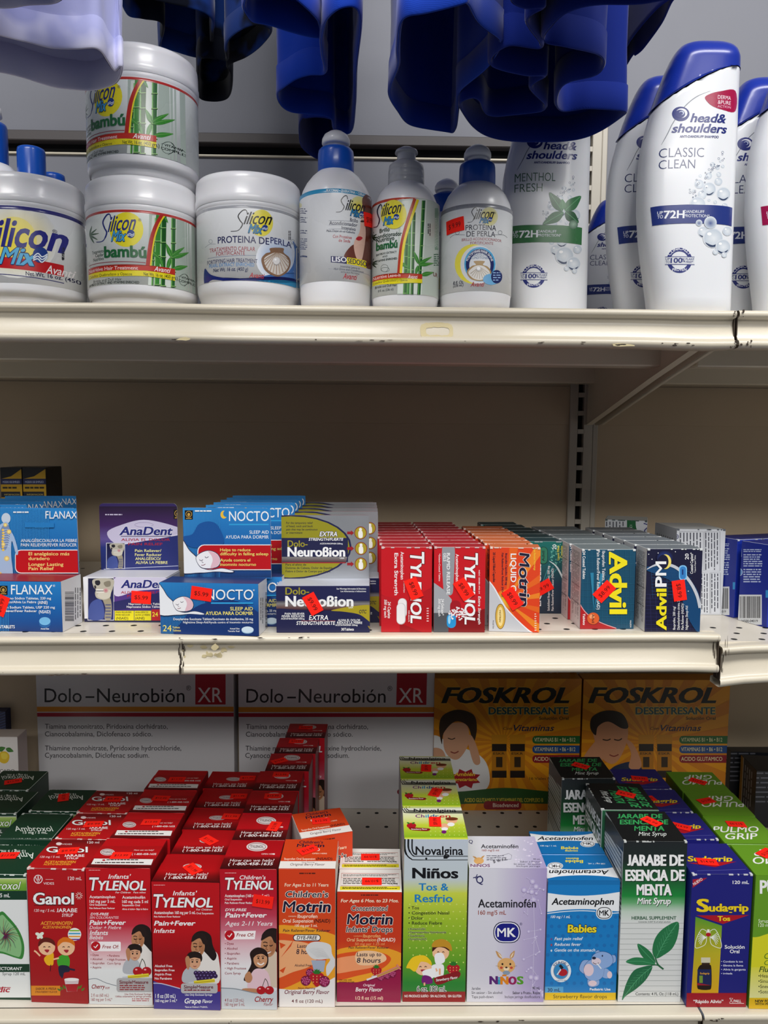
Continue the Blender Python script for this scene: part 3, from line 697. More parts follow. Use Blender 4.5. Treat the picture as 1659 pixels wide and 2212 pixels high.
def a_gan(A):
    A.vg(180, 300, 700, 1400, [(335, 'b8151d'), (900, 'b3131b'), (1350, '9e0d16')])
    A.ring(285, 412, 30, 6, 'f0e8e8'); A.line([(262, 392), (285, 438), (308, 392)], 6, 'f0e8e8'); A.rect(281, 388, 289, 420, 'f0e8e8'); A.t('VIDES', 324, 452, 17, 'f0e8e8', w=80); A.rect(340, 412, 398, 415, 'e8c8c8')
    A.t('120 mL', 508, 418, 25, W_, w=102); A.rect(254, 604, 552, 610, '7a0a10'); A.t('Ganol', 250, 598, 84, W_, w=300, b=1, o='3a0a0a', ow=.07, st=.03)
    for i in range(10): a = i*.63; A.line([(590+10*math.cos(a), 535+10*math.sin(a)), (590+28*math.cos(a), 535+28*math.sin(a))], 4, 'f0e0d8')
    A.t('120 mg / 5 mL', 255, 655, 20, 'f2e6e6', w=155, it=.15); A.t('JARABE', 422, 658, 28, W_, w=155, b=1); A.t('SYRUP', 462, 692, 23, 'f2e6e6', w=85, b=1, it=.15)
    A.t('ACETAMINOFEN', 303, 753, 26, 'f0a43a', w=240, b=1, it=.2); A.t('ACETAMINOPHEN', 317, 780, 20, 'f0a43a', w=216, b=1, it=.2)
    A.ell(557, 823, 50, 48, 'f2f2ee')
    for i, c in enumerate(('8abf3a', '3aa0d0', 'f0a030', '7a3a9a')): A.rect(513+(6 if i in (0, 3) else 0), 790+i*22, 601-(6 if i in (0, 3) else 0), 800+i*22, c)
    for dx, dy, a in ((-16, -8, 200), (-8, 12, 120), (14, -10, -30), (10, 10, 60)): A.ell(297+dx, 830+dy, 18, 12, 'e8f0e0', math.radians(a))
    A.blob([(330, 1000), (395, 960), (400, 1030), (390, 1055), (350, 1050)], 'f0b820'); A.blob([(430, 1000), (490, 970), (520, 1010), (510, 1070), (440, 1065)], '4aa832')
    A.line([(300, 985), (270, 955), (255, 945)], 12, 'f3c49c'); A.line([(440, 1000), (400, 1010)], 12, 'f3c49c')
    A.blob([(440, 1060), (510, 1060), (520, 1100), (480, 1110), (470, 1140), (445, 1130)], '23243e'); A.line([(510, 1080), (560, 1090)], 14, '23243e'); A.line([(460, 1130), (465, 1150)], 12, '23243e')
    A.line([(380, 1050), (375, 1100)], 6, '4a0a10'); kid(A, 350, 920, 62, '6a2014'); kid(A, 495, 920, 64, 'e07a1a'); A.blob([(440, 880), (470, 845), (500, 850), (520, 870), (480, 870)], 'e07a1a')
    A.rect(225, 1207, 450, 1280, 'dd8c1c'); A.t('SABOR A FRESA', 265, 1238, 17, '5a0a10', w=155, b=1, it=.2); A.t('STRAWBERRY FLAVOR', 262, 1260, 13, '5a0a10', w=165, b=1, it=.2)
    for i in range(10): A.leaf(455+i*17, 1245-8*(i % 3), 34, 16, -150+12*i, '5a7a24')
    A.poly([(480, 1160), (590, 1158), (575, 1250), (500, 1252)], 'd8c8cc'); A.poly([(488, 1195), (585, 1193), (574, 1250), (502, 1251)], 'b01828'); A.ell(535, 1160, 55, 12, 'f0ecec')
def a_gan_top(A):
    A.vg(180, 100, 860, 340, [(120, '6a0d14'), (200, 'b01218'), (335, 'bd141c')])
    A.ell(440, 148, 22, 11, 'e8d8d8'); A.t('VIDES', 462, 156, 10, 'e8d8d8', w=75); A.t('120 ml', 652, 145, 15, W_, w=88); A.t('Ganol', 345, 212, 40, W_, w=310, b=2, o='4a0a0a', ow=.06)
    A.t('120 mg / 5 mL', 298, 252, 14, 'f0e0e0', w=150, it=.2); A.t('JARABE', 480, 245, 18, W_, w=150, b=1); A.t('SYRUP', 495, 263, 13, W_, w=90, b=1); A.t('ACETAMINOFEN', 330, 292, 17, 'f0b03a', w=238, b=1, it=.3); A.t('ACETAMINOPHEN', 322, 308, 12, 'f0b03a', w=210, b=1, it=.3)
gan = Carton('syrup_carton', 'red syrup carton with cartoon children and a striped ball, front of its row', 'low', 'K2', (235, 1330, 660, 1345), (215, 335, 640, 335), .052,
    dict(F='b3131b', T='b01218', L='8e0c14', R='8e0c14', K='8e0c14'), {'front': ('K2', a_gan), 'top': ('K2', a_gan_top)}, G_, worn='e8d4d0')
gan.stick('top', 'K2', 510, 205, 8, '$9.99')
gan.row('P', [(122, 1812, 231, 1814), (170, 1759, 268, 1757)], ['red carton with yellow and white top lettering, second behind the cartoon children', 'dim red carton, third behind the cartoon children'], stk=[(.5, .55, 6), (.5, .6, 3)], txt='$9.99')

def a_cherry(A):
    A.vg(600, 300, 1200, 1400, [(330, 'c50f1b'), (640, 'c8101c'), (760, 'c63244'), (880, 'd6808c'), (990, 'e9c6ca'), (1090, 'eaecec'), (1360, 'd9dcdd')])
    A.fine(663, 342, 765, 350, 1, 'f0c8c8'); A.t("Infants'", 808, 408, 32, W_, w=170, it=.2, b=1); tylenol(A, 666, 492, 68, 425, 66); A.t('For Children   Para niños', 862, 517, 13, W_, w=225, it=.2)
    for s_, x, y, h, w in (('Acetaminophen', 668, 554, 21, 192), ('Acetaminofén', 912, 557, 21, 172), ('160 mg per 5 mL', 668, 588, 22, 192), ('160 mg cada 5 ml', 912, 590, 22, 193), ('Oral Suspension', 668, 609, 14, 130), ('Suspensión Oral', 912, 613, 14, 132), ('Pain Reliever-Fever Reducer', 668, 634, 12, 190), ('Alivia el dolor- Baja la fiebre', 912, 641, 12, 193)): A.t(s_, x, y, h, W_, w=w, b=1)
    A.t('DYE-FREE', 676, 682, 19, W_, w=137, b=2, it=.2); A.t('SIN COLORANTES', 670, 707, 18, 'f2d8dc', w=216, it=.2); A.t('Pain+Fever', 668, 752, 34, W_, w=272, b=2, it=.2, st=.02); A.t('Dolor + Fiebre', 668, 784, 24, 'f8e8ea', w=236, it=.2); A.t('Infants', 670, 828, 34, W_, w=137, it=.2, b=1); A.t('Bebés', 668, 860, 28, W_, w=102, it=.2)
    rrect(A, 682, 878, 902, 950, 10, 'fbf4f4'); tick(A, 715, 912, 35); A.t('Free Of:', 764, 928, 25, 'a0101c', w=123, it=.2, b=1)
    for i, s_ in enumerate(('Dyes', 'Alcohol', 'Ibuprofen', 'Aspirin')): A.t('• '+s_, 676, 985+i*31, 16, '9a1626', b=1)
    for i, s_ in enumerate(('• Parabens', '• High Fructose', '  Corn Syrup')): A.t(s_, 800, 990+i*29, 15, '9a1626', b=1)
    mother(A, 1030, 850, 78); cherries(A, 1062, 1098, 36); syringe(A, 955, 1142, 1112, 1126, 25)
    A.curve([(660, 1160), (720, 1155), (790, 1185), (870, 1208)], 5, '8a9098'); rrect(A, 872, 1148, 1170, 1250, 20, 'b4b3b4'); A.t('SimpleMeasure', 893, 1190, 24, '7a1a28', w=215, b=1); A.fine(895, 1200, 1100, 1245, 3, '9a2a34', .5)
    A.t('Cherry', 685, 1228, 30, '98101e', w=100, it=.25, b=2); A.fine(786, 1218, 820, 1236, 2, '98101e')
    A.t('2 fl oz (60 mL)', 680, 1290, 24, '98202c', w=132, b=0); A.t('160 mg per 5 mL*', 680, 1320, 22, '98202c', w=158); A.t('Use Only Enclosed Syringe', 930, 1276, 13, '98202c', w=198, b=1); A.t('Utiliza solamente la jeringa provista', 862, 1293, 13, '98202c', w=268, b=1); A.fine(985, 1302, 1130, 1330, 2, 'b05058')
def a_cherry_top(A):
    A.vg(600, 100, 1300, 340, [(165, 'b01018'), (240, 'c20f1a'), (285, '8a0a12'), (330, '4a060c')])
    A.ell(802, 210, 54, 25, 'd9d0d0'); A.ring(802, 210, 44, 3, '8a2028', ry=19); A.t('TYLENOL', 767, 216, 13, '5a1a20', w=70, b=1); A.t('How can we help?', 1000, 200, 11, 'f0d8d8', w=150, it=.2); A.t('( 1-800-458-1635', 985, 231, 13, W_, w=182, it=.2, b=1)
    A.poly([(703, 258), (1145, 263), (1128, 306), (680, 300)], 'f0eeec'); A.ell(775, 270, 12, 6, 'b01020'); A.fine(795, 264, 1080, 276, 1, '4a4040', .6); A.fine(710, 284, 1118, 297, 1, '4a4040', .6)
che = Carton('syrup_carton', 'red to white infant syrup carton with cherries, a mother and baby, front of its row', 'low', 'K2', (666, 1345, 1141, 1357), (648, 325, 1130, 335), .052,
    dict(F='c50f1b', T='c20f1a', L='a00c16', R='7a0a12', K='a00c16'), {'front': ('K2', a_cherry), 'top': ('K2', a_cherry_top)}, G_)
che.stick('top', 'K2', 905, 240, 2, '$13.99')
che.row('P', [(229, 1827, 355, 1829), (260, 1785, 381, 1786), (283, 1750, 403, 1750)], ['red carton with a white strip on its top, second behind the cherry carton', 'red carton with a white strip on its top, third behind the cherry carton', 'red carton with a white strip on its top, last behind the cherry carton'], stk=[(.52, .6, 2), (.42, .6, -3), (.5, .5, 3)])

def a_grape(A):
    A.vg(1100, 400, 1700, 1420, [(430, 'c20f1a'), (800, 'bd0e19'), (1000, '9c0a14'), (1200, 'b80f1a')])
    A.fine(1148, 454, 1250, 462, 1, 'f0c8c8'); A.t("Infants'", 1290, 532, 32, W_, w=182, it=.2, b=1); tylenol(A, 1146, 620, 70, 442, 66); A.t('For Children', 1465, 644, 13, W_, w=118, it=.2)
    A.t('Acetaminophen 160 mg per 5 mL', 1150, 672, 22, W_, w=310, b=1); A.t('Oral Suspension', 1466, 674, 15, W_, w=128); A.t('Pain Reliever-Fever Reducer', 1150, 697, 12, W_, w=197, b=1); A.t('Pain+Fever', 1150, 757, 34, W_, w=310, b=2, it=.2, st=.02); A.t('Infants', 1148, 812, 32, W_, w=158, it=.2, b=1)
    for i, s_ in enumerate(('Alcohol Free', 'Ibuprofen Free', 'Aspirin Free', 'No Parabens')): A.t(s_, 1155, 1068+i*31, 17, W_, b=1)
    mother(A, 1478, 905, 82); A.blob([(1100, 1185), (1200, 1190), (1330, 1225), (1500, 1262), (1700, 1262), (1700, 1450), (1100, 1450)], '4a3f92'); A.curve([(1140, 1188), (1210, 1192), (1345, 1228)], 7, 'c9c6da')
    grapes(A, 1530, 1112, 36); syringe(A, 1448, 1182, 1604, 1166, 25); rrect(A, 1352, 1188, 1625, 1262, 18, 'bcbabc'); A.t('SimpleMeasure', 1374, 1226, 24, '6a2030', w=218, b=1); A.fine(1376, 1234, 1580, 1248, 1, '8a3040', .6)
    A.t('1 fl oz (30 mL)', 1160, 1298, 30, W_, w=150, b=1); A.t('160 mg per 5 mL*', 1160, 1328, 20, W_, w=162, b=1); A.t('Use Only Enclosed Syringe', 1382, 1281, 14, W_, w=202, b=1); A.t('Grape', 1378, 1338, 36, W_, w=122, b=2, it=.2); A.t('Flavor', 1510, 1335, 25, W_, w=78, it=.2, b=1); A.t('*Same as Children’s TYLENOL.', 1380, 1371, 11, W_, w=172, b=1)
def a_grape_top(A):
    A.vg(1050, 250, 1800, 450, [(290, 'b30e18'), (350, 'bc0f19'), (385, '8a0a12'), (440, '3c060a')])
    A.ell(1436, 318, 70, 22, 'd8cccc'); A.ring(1436, 318, 58, 3, '8a2028', ry=17); A.t('TYLENOL', 1395, 324, 11, '5a1a20', w=82, b=1); helpline(A, 1236, 384, 320, 20)
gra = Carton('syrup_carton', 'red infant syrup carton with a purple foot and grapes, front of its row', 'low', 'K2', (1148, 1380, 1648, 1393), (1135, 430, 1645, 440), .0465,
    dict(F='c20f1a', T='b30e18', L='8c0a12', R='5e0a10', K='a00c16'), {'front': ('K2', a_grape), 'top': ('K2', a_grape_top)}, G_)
gra.stick('top', 'K2', 1438, 340, -45, '$11.99')
gra.row('P', [(365, 1863, 494, 1864), (383, 1825, 506, 1826), (401, 1792, 521, 1793), (416, 1757, 532, 1757)], ['red carton with helpline lettering on top, second behind the grape carton', 'red carton with helpline lettering, third behind the grape carton', 'dim red carton with helpline lettering, fourth behind the grape carton', 'dim red carton with helpline lettering, last behind the grape carton'], stk=[(.5, .55, -40), (.72, .6, -3), (.7, .6, 2), (.75, .6, 3)], txt='$11.99')

def a_child(A):
    A.vg(80, 600, 640, 1780, [(640, 'bd0f22'), (890, 'bb1630'), (1000, 'bf3d55'), (1110, 'cd7486'), (1230, 'e2bcc4'), (1400, 'ebe8ea'), (1737, 'd7dce0')])
    A.fine(165, 668, 275, 677, 1, 'f0c8c8'); A.t('Children’s', 280, 720, 31, W_, w=203, it=.2, b=1); tylenol(A, 166, 797, 66, 376, 64)
    A.t('Acetaminophen (160 mg per 5 mL)', 165, 858, 22, W_, w=345, b=1); A.t('Oral Suspension', 165, 883, 15, W_, w=133, b=1); A.t('Pain Reliever-Fever Reducer', 165, 910, 15, W_, w=232, b=1)
    A.t('DYE-FREE', 167, 967, 20, W_, w=168, b=2, it=.2); A.t('Pain+Fever', 167, 1016, 36, W_, w=325, b=2, it=.2, st=.02); A.t('Ages 2-11 Years', 167, 1080, 33, W_, w=370, it=.25, b=0)
    A.poly([(165, 1125), (406, 1120), (398, 1186), (165, 1188)], 'fbf4f4'); tick(A, 203, 1155, 39); A.t('Free Of:', 255, 1165, 26, 'a0101c', w=136, it=.2, b=1)
    for i, s_ in enumerate(('• Dyes', '• Alcohol', '• Ibuprofen', '• Aspirin', '• Parabens', '• High Fructose', '   Corn Syrup')): A.t(s_, 165, 1229+i*38.5, 18, '941830', b=1)
    mother(A, 505, 1225, 96, True); A.blob([(80, 1570), (250, 1575), (400, 1605), (520, 1600), (640, 1570), (640, 1760), (80, 1760)], 'ccd2d8'); A.curve([(130, 1565), (250, 1572), (400, 1604), (500, 1606)], 7, '8c949c')
    cherries(A, 480, 1582, 35); A.t('Cherry', 398, 1672, 40, 'a0121f', w=146, it=.25, b=2); A.t('Flavor', 468, 1702, 21, '982030', w=72, it=.2); A.t('4 fl oz (120 mL)', 165, 1672, 25, '982030', w=147, b=0); A.t('160 mg per 5 mL', 165, 1704, 25, '982030', w=155, b=0)
def a_child_top(A):
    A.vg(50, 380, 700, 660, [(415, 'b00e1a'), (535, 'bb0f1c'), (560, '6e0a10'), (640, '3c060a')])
    A.ell(415, 466, 82, 35, 'e0d8d8'); A.ring(415, 466, 68, 3.5, '8a2028', ry=27); A.t('TYLENOL', 363, 474, 18, '4a2024', w=104, b=1); A.t('OPEN HERE', 450, 527, 9, 'f0e0e0', w=104, b=1); A.leaf(556, 523, 24, 12, 180, 'f0e0e0'); helpline(A, 202, 582, 350, 21)
    A.line([(190, 548), (590, 552)], 1.5, '4a0a10')
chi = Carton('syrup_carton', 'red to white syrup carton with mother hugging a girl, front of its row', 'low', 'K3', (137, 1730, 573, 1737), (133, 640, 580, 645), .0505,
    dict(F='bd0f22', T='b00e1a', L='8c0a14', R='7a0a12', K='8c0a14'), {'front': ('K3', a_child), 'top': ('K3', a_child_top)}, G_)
chi.stick('front', 'K3', 462, 890, -8, '$13.99')
chi.row('P', [(503, 1815, 613, 1816.5), (526, 1756.5, 629, 1757.5), (541, 1709, 650, 1708.5), (567, 1668, 671, 1667), (591, 1630, 681, 1630), (616, 1596, 700, 1595)],
    ['red carton with clear helpline lettering, second behind the hugging girl carton', 'dim red carton with helpline lettering, third behind the hugging girl carton', 'dim red carton with helpline lettering, fourth behind the hugging girl carton', 'shaded red carton, fifth behind the hugging girl carton', 'shaded red carton, sixth behind the hugging girl carton', 'shaded red carton, last behind the hugging girl carton against the white display box'],
    stk=[(.72, .52, 80), (.5, .75, 3), (.5, .8, 0), (.25, .55, 35), (.45, .75, 0), (.45, .7, 3)])

def motrin(A, x, y, h, w, o='f2e6d8'): A.t('Motrin', x, y, h, '1a1438', w=w, b=2, it=.12, o=o, ow=.075, st=.02)
def a_mot(A):
    A.vg(540, 600, 1080, 1760, [(640, 'd9471b'), (900, 'd6431c'), (1100, 'd8541c'), (1560, 'd8541c')])
    A.blob([(540, 1130), (700, 1080), (880, 1110), (1080, 1200), (1080, 1450), (880, 1580), (540, 1600)], 'eda62c'); A.blob([(540, 1180), (700, 1150), (860, 1175), (960, 1260), (930, 1400), (780, 1500), (540, 1560)], 'df5a24'); A.blob([(540, 1220), (700, 1200), (840, 1230), (890, 1300), (840, 1390), (700, 1440), (540, 1480)], 'efb07e')
    for p in ([(590, 1210), (640, 1230), (600, 1260)], [(700, 1190), (680, 1240), (600, 1330)], [(590, 1430), (640, 1400), (620, 1450)], [(800, 1200), (830, 1190), (820, 1220)]): A.poly(p, 'd9541f')
    A.blob([(540, 1590), (700, 1580), (880, 1560), (1080, 1480), (1080, 1800), (540, 1800)], 'ece9e8')
    A.fine(745, 668, 870, 682, 1, '5a2010', .7); A.t('For Ages 2 to 11 Years', 630, 775, 25, 'f8e6cc', w=342, b=1, it=.1); A.t('Children’s', 638, 858, 46, '1a1438', w=332, b=1, it=.1, o='f2e6d8', ow=.09); motrin(A, 617, 973, 84, 372)
    A.t('contains', 660, 1012, 12, 'f8dcc0', w=62, it=.1); A.t('Ibuprofen', 730, 1020, 27, 'fbe6d0', w=156, b=1, it=.1); A.t('Oral Suspension', 615, 1056, 27, 'fbe6d0', w=238, b=1, it=.1); A.t('(NSAID)', 860, 1056, 27, '3a1410', w=126, b=2, it=.1); A.t('100 mg per 5 mL', 710, 1089, 19, 'fbe6d0', w=176, b=1, it=.1); A.t('Pain Reliever/Fever Reducer', 617, 1128, 21, '1c1838', w=370, b=1, it=.2)
    rrect(A, 696, 1148, 912, 1200, 26, '1c1838'); rrect(A, 702, 1154, 906, 1194, 20, 'f6f2ec'); A.t('DYE-FREE', 725, 1187, 27, '1a1420', w=160, b=2, it=.15)
    A.t('Lasts up to', 728, 1252, 27, '1c1838', w=170, b=1, it=.1); A.t('8 hours', 722, 1301, 38, '1c1838', w=150, b=1, it=.1); A.t('Alcohol Free', 708, 1398, 18, '1c1838', w=130, b=1, it=.1)
    A.poly([(838, 1350), (950, 1350), (935, 1440), (860, 1440)], 'a9b3c6'); A.blob([(795, 1265), (830, 1215), (900, 1205), (985, 1230), (1000, 1300), (1030, 1370), (985, 1450), (960, 1470), (955, 1400), (985, 1340), (900, 1345), (840, 1330)], 'dddddd')
    for i in range(9): A.curve([(810+i*9, 1270+7*i), (860+i*8, 1255+8*i), (930+i*7, 1262+9*i)], 1.6, 'c3c4c6')
    raspberry(A, 828, 1447, 32); raspberry(A, 796, 1508, 39); strawberry(A, 882, 1492, 56); raspberry(A, 940, 1512, 43)
    A.t('Non-Staining', 735, 1574, 15, '6a1834', w=136, b=1, it=.2); A.t('Original Berry Flavor', 630, 1612, 31, '7a1438', w=350, b=1, it=.2); A.t('4 fl oz (120 mL)', 685, 1680, 25, '6a2434', w=242, b=1)
def a_mot_top(A):
    A.rect(540, 380, 1100, 585, 'd64a1e'); A.rect(540, 578, 1100, 660, 'efeae6')
    A.t('Children’s', 745, 440, 20, '1a1438', w=185, b=1, it=.1); A.t('Motrin', 725, 468, 24, '1a1438', w=215, b=2, it=.1); rrect(A, 750, 478, 905, 498, 10, 'efe8e0'); A.t('OPEN HERE', 845, 523, 9, 'f4dcc8', w=115, b=1)
    A.t('Ibuprofen Oral Suspension', 628, 568, 16, 'f6dcc8', w=240, b=1); A.t('(NSAID)', 878, 568, 18, '2a1420', w=124, b=2, it=.1); A.t('Non-Staining', 765, 590, 8, '6a2434', w=98); A.t('Original Berry Flavor', 675, 612, 18, '4a1428', w=270, it=.2)
mot = Carton('syrup_carton', 'orange syrup carton with berries and torn white paper on it, front of its row', 'low', 'K3', (588, 1715, 1023, 1717), (585, 640, 1020, 635), .0515,
    dict(F='d9471b', T='d64a1e', L='e9e6e2', R='ded8d2', K='d9471b'), {'front': ('K3', a_mot), 'top': ('K3', a_mot_top)}, G_)
mot.stick('top', 'K3', 812, 495, 35, '$12.99')
zt = Z_LOW+mot.H; pa, pb = onZ(653.5, 1812, zt), onZ(760, 1796, zt)
mr2 = mot.row('P', [(653.5, 1812, 760, 1796)], ['orange and white syrup carton turned askew behind the torn orange carton'], yaws=[math.atan2((pb-pa).y, (pb-pa).x)-mot.yaw], stk=[(.5, .55, -8)], txt='$12.99')

def a_inf(A):
    A.vg(1000, 780, 1600, 1720, [(815, 'cc3a1a'), (1200, 'cc3f1a'), (1300, 'd4581e'), (1700, 'c84018')])
    A.blob([(1000, 1300), (1200, 1240), (1400, 1250), (1560, 1310), (1540, 1400), (1350, 1490), (1000, 1540)], 'eda62c'); A.blob([(1000, 1330), (1200, 1280), (1380, 1290), (1460, 1340), (1380, 1420), (1200, 1470), (1000, 1500)], 'df5a24'); A.blob([(1000, 1350), (1200, 1310), (1330, 1320), (1390, 1350), (1330, 1400), (1180, 1430), (1000, 1450)], 'f0a070')
    A.blob([(1190, 1290), (1300, 1275), (1400, 1300), (1420, 1350), (1330, 1385), (1200, 1380)], 'f3c9a0'); A.blob([(1000, 1540), (1200, 1520), (1380, 1470), (1600, 1400), (1600, 1750), (1000, 1750)], '9a114a')
    A.fine(1225, 838, 1360, 850, 1, '5a2010', .7); A.t('For Ages 6 Mos. to 23 Mos.', 1068, 898, 25, 'f8e6cc', w=450, b=1, it=.2); A.t('Concentrated', 1150, 964, 40, '1a1438', w=285, b=1, it=.15, o='f2e6d8', ow=.08); motrin(A, 1117, 1069, 80, 355); A.t('Infants’ Drops', 1110, 1130, 43, '1a1438', w=362, b=1, it=.12, o='f2e6d8', ow=.08)
    A.t('contains', 1168, 1166, 12, 'f2b070', w=66); A.t('Ibuprofen', 1240, 1172, 25, 'f2b878', w=138, b=1, it=.12); A.t('Oral Suspension', 1115, 1202, 25, 'f4c890', w=228, b=1, it=.12); A.t('(NSAID)', 1352, 1202, 26, 'f6e6da', w=140, b=2, it=.12); A.t('50 mg per 1.25 ml', 1178, 1232, 19, 'f2b070', w=232, b=0, it=.1); A.t('Pain Reliever/Fever Reducer', 1128, 1260, 18, '1c1838', w=315, b=1, it=.2)
    A.t('Lasts up to', 1193, 1318, 29, '1c1838', w=190, b=1, it=.1); A.t('8 hours', 1193, 1368, 37, '1c1838', w=186, b=1, it=.1)
    strawberry(A, 1345, 1440, 42)
    for x, y in ((1380, 1480), (1430, 1465), (1470, 1450)): raspberry(A, x, y, 30)
    syringe(A, 1350, 1470, 1520, 1400, 26, 'd78a78'); A.line([(1270, 1498), (1350, 1470)], 14, 'e8e0e4'); A.line([(1505, 1378), (1535, 1418)], 12, 'd78a78')
    A.t('Use only with', 1055, 1507, 10, '2a1420', w=98, b=1, it=.2); A.t('enclosed syringe.', 1055, 1522, 10, '2a1420', w=120, b=1, it=.2); A.t('Original', 1243, 1552, 18, 'f4dce4', w=92, b=1, it=.2); A.t('Berry Flavor', 1183, 1592, 31, W_, w=210, b=1, it=.2); A.t('1/2 fl oz (15 ml)', 1183, 1656, 25, 'f6d8c0', w=214, b=1)
def a_inf_top(A):
    A.rect(1000, 600, 1600, 900, 'f0ede8'); A.rect(1062, 775, 1530, 803, 'e8dc2a'); A.fine(1080, 780, 1515, 798, 2, '4a4610', .6)
    A.line([(1075, 672), (1520, 676), (1526, 772), (1068, 770), (1075, 672)], 3, 'b0483a'); A.fine(1085, 682, 1500, 700, 2, '4a4444', .5); A.fine(1085, 712, 1240, 762, 4, '4a4444', .5); A.fine(1270, 712, 1515, 762, 4, '4a4444', .5); A.line([(1072, 705), (1522, 708)], 2, 'b0483a'); A.t('Drug Facts', 1512, 752, 11, '2a2424', w=70, rot=180, b=1)
inf = Carton('syrup_carton', 'short orange and magenta infant drops carton, front of its pair', 'low', 'K3', (1037, 1675, 1535, 1680), (1043, 815, 1545, 822), .0375,
    dict(F='cc3a1a', T='f0ede8', L='e9e6e2', R='ded8d2', K='cc3a1a'), {'front': ('K3', a_inf), 'top': ('K3', a_inf_top)}, G_)
inf.stick('top', 'K3', 1310, 740, 181, '$10.99')
inf.row('P', [(735, 1884, 863, 1883)], ['short infant drops carton with printed white top, rear of its pair'], stk=[(.5, .55, 181)], txt='$10.99')
def a_nov(A):
    A.vg(60, 540, 620, 1800, [(572, 'c3ccd8'), (860, 'c6d0d4'), (960, 'cdd84e'), (1150, 'a3c232'), (1450, '68a42a'), (1600, '2f8a36'), (1740, '2a8034')])
    for i in range(90): A.ell(150+(i % 9)*48+(i//9 % 2)*24, 1040+(i//9)*52, 5, 5, 'd4e07a', n=8)
    A.rect(60, 1665, 620, 1800, '98141a')
    for i, w in enumerate((15, 13, 10)):
        o = i*27; A.curve([(113+o, 570), (113+o, 630), (125+o, 680-.6*o), (160+o*.7, 714-o*.75), (215+o*.4, 722-o), (620, 722-o)], [w]*7+[w*.9]*6+[w*.6]*6+[w*.4]*6+[5]*6, '14161a') if i < 2 else A.curve([(113+o, 570), (113+o, 640), (124+o, 672), (138+o, 682)], w, '14161a')
    A.ell(268, 712, 8, 8, '14161a', n=12); A.t('Novalgina', 192, 685, 60, '17181c', w=340, b=1, st=.01); A.rect(392, 690, 420, 712, '14161a')
    A.t('Niños', 170, 852, 72, '14141a', w=325, b=2, st=.04); A.t('Tos &', 215, 940, 50, '2484c4', w=212, b=1, st=.02); A.t('Resfrio', 186, 1024, 54, '2484c4', w=270, b=1, st=.02)
    for i, (s_, w) in enumerate((('• Tos', 76), ('• Congestión Nasal', 292), ('• Dolor', 104), ('• Reduce Fiebre', 242))): A.t(s_, 140, 1076+i*36.3, 22, '1a1c1e', w=w, b=1)
    for i, (s_, w) in enumerate((('• Acetaminofén', 125), ('• Dextrometorfano Hydrobromide', 272), ('• Guaifenesina', 118), ('• Fenilefrina HCl', 132))): A.t(s_, 138, 1222+i*24.5, 15, '1c2a14', w=w, b=1, o='c8d890', ow=.1)
    A.blob([(308, 1480), (385, 1470), (395, 1520), (380, 1560), (320, 1560)], 'f2f2f2'); A.line([(365, 1500), (365, 1545)], 14, 'efb890'); A.line([(335, 1500), (345, 1520)], 14, 'efb890')
    kid(A, 372, 1385, 60, '4a1a12'); A.blob([(310, 1345), (330, 1300), (390, 1290), (440, 1320), (450, 1375), (400, 1345)], 'c8962a'); A.blob([(330, 1400), (385, 1390), (400, 1450), (340, 1470)], 'f4f4f6')
    kid(A, 245, 1490, 62, 'f0c820'); A.blob([(125, 1490), (170, 1420), (250, 1405), (290, 1440), (230, 1450), (190, 1520), (150, 1500)], 'f2cc24'); A.blob([(240, 1520), (330, 1500), (325, 1560), (270, 1575)], 'f4f4f6'); A.blob([(245, 1550), (300, 1560), (310, 1605), (240, 1605)], '7a1a7a'); A.line([(255, 1600), (255, 1622)], 12, 'efb890')
    strawberry(A, 462, 1510, 46); A.blob([(325, 1570), (400, 1545), (500, 1520), (505, 1560), (430, 1590), (380, 1610), (340, 1612)], '8e1420'); A.t('Strawberry Flavor', 338, 1592, 18, W_, w=158, b=1, it=.2, rot=-8)
    A.t('6 oz. 180 mL', 202, 1664, 38, '101412', w=208, b=1, o='f2f4ee', ow=.09); A.t('NO PRODUCE SUEÑO · SIN ALCOHOL · SIN GLUTEN', 112, 1706, 17, W_, w=407, b=1)
def a_nov_top(A):
    A.vg(40, 330, 620, 600, [(350, 'e6e8e2'), (410, 'e4e8b0'), (470, 'c9d644'), (560, '92bc24')])
    for i in range(40): A.ell(300+(i % 8)*34, 440+(i//8)*26, 4, 2.4, 'dcea8a', n=8)
    for o in (0, 14, 28): A.curve([(96+o, 352), (110+o, 372-o*.3), (150+o, 384-o*.5), (540, 386-o*.5)], 6, '1a1c20')
    A.t('Novalgina', 178, 378, 22, '1a1c20', w=305, b=1); 
    for s_, x, w, c in (('Ch', 190, 65, '7a2080'), ('il', 262, 24, '2a9ad0'), ('dr', 296, 62, '2060a0'), ('en', 362, 80, 'c01828')): A.t(s_, x, 418, 22, c, w=w, b=2)
    A.ell(162, 476, 34, 20, 'b8182a'); A.leaf(150, 462, 24, 12, -160, '2f7a2c'); A.leaf(165, 462, 24, 12, -20, '2f7a2c'); A.blob([(145, 490), (220, 492), (292, 498), (280, 515), (200, 512), (160, 508)], '8e1420'); A.t('Strawberry Flavor', 160, 506, 9, W_, w=115, b=1)
    A.ell(450, 440, 40, 22, 'efb890'); A.ell(450, 428, 46, 12, '7a3a1a'); A.ell(400, 480, 34, 20, 'efb890'); A.ell(445, 468, 26, 14, 'f4f4f4'); A.ell(400, 500, 24, 12, 'f4f4f4'); A.ell(395, 522, 18, 12, '7a1a7a')
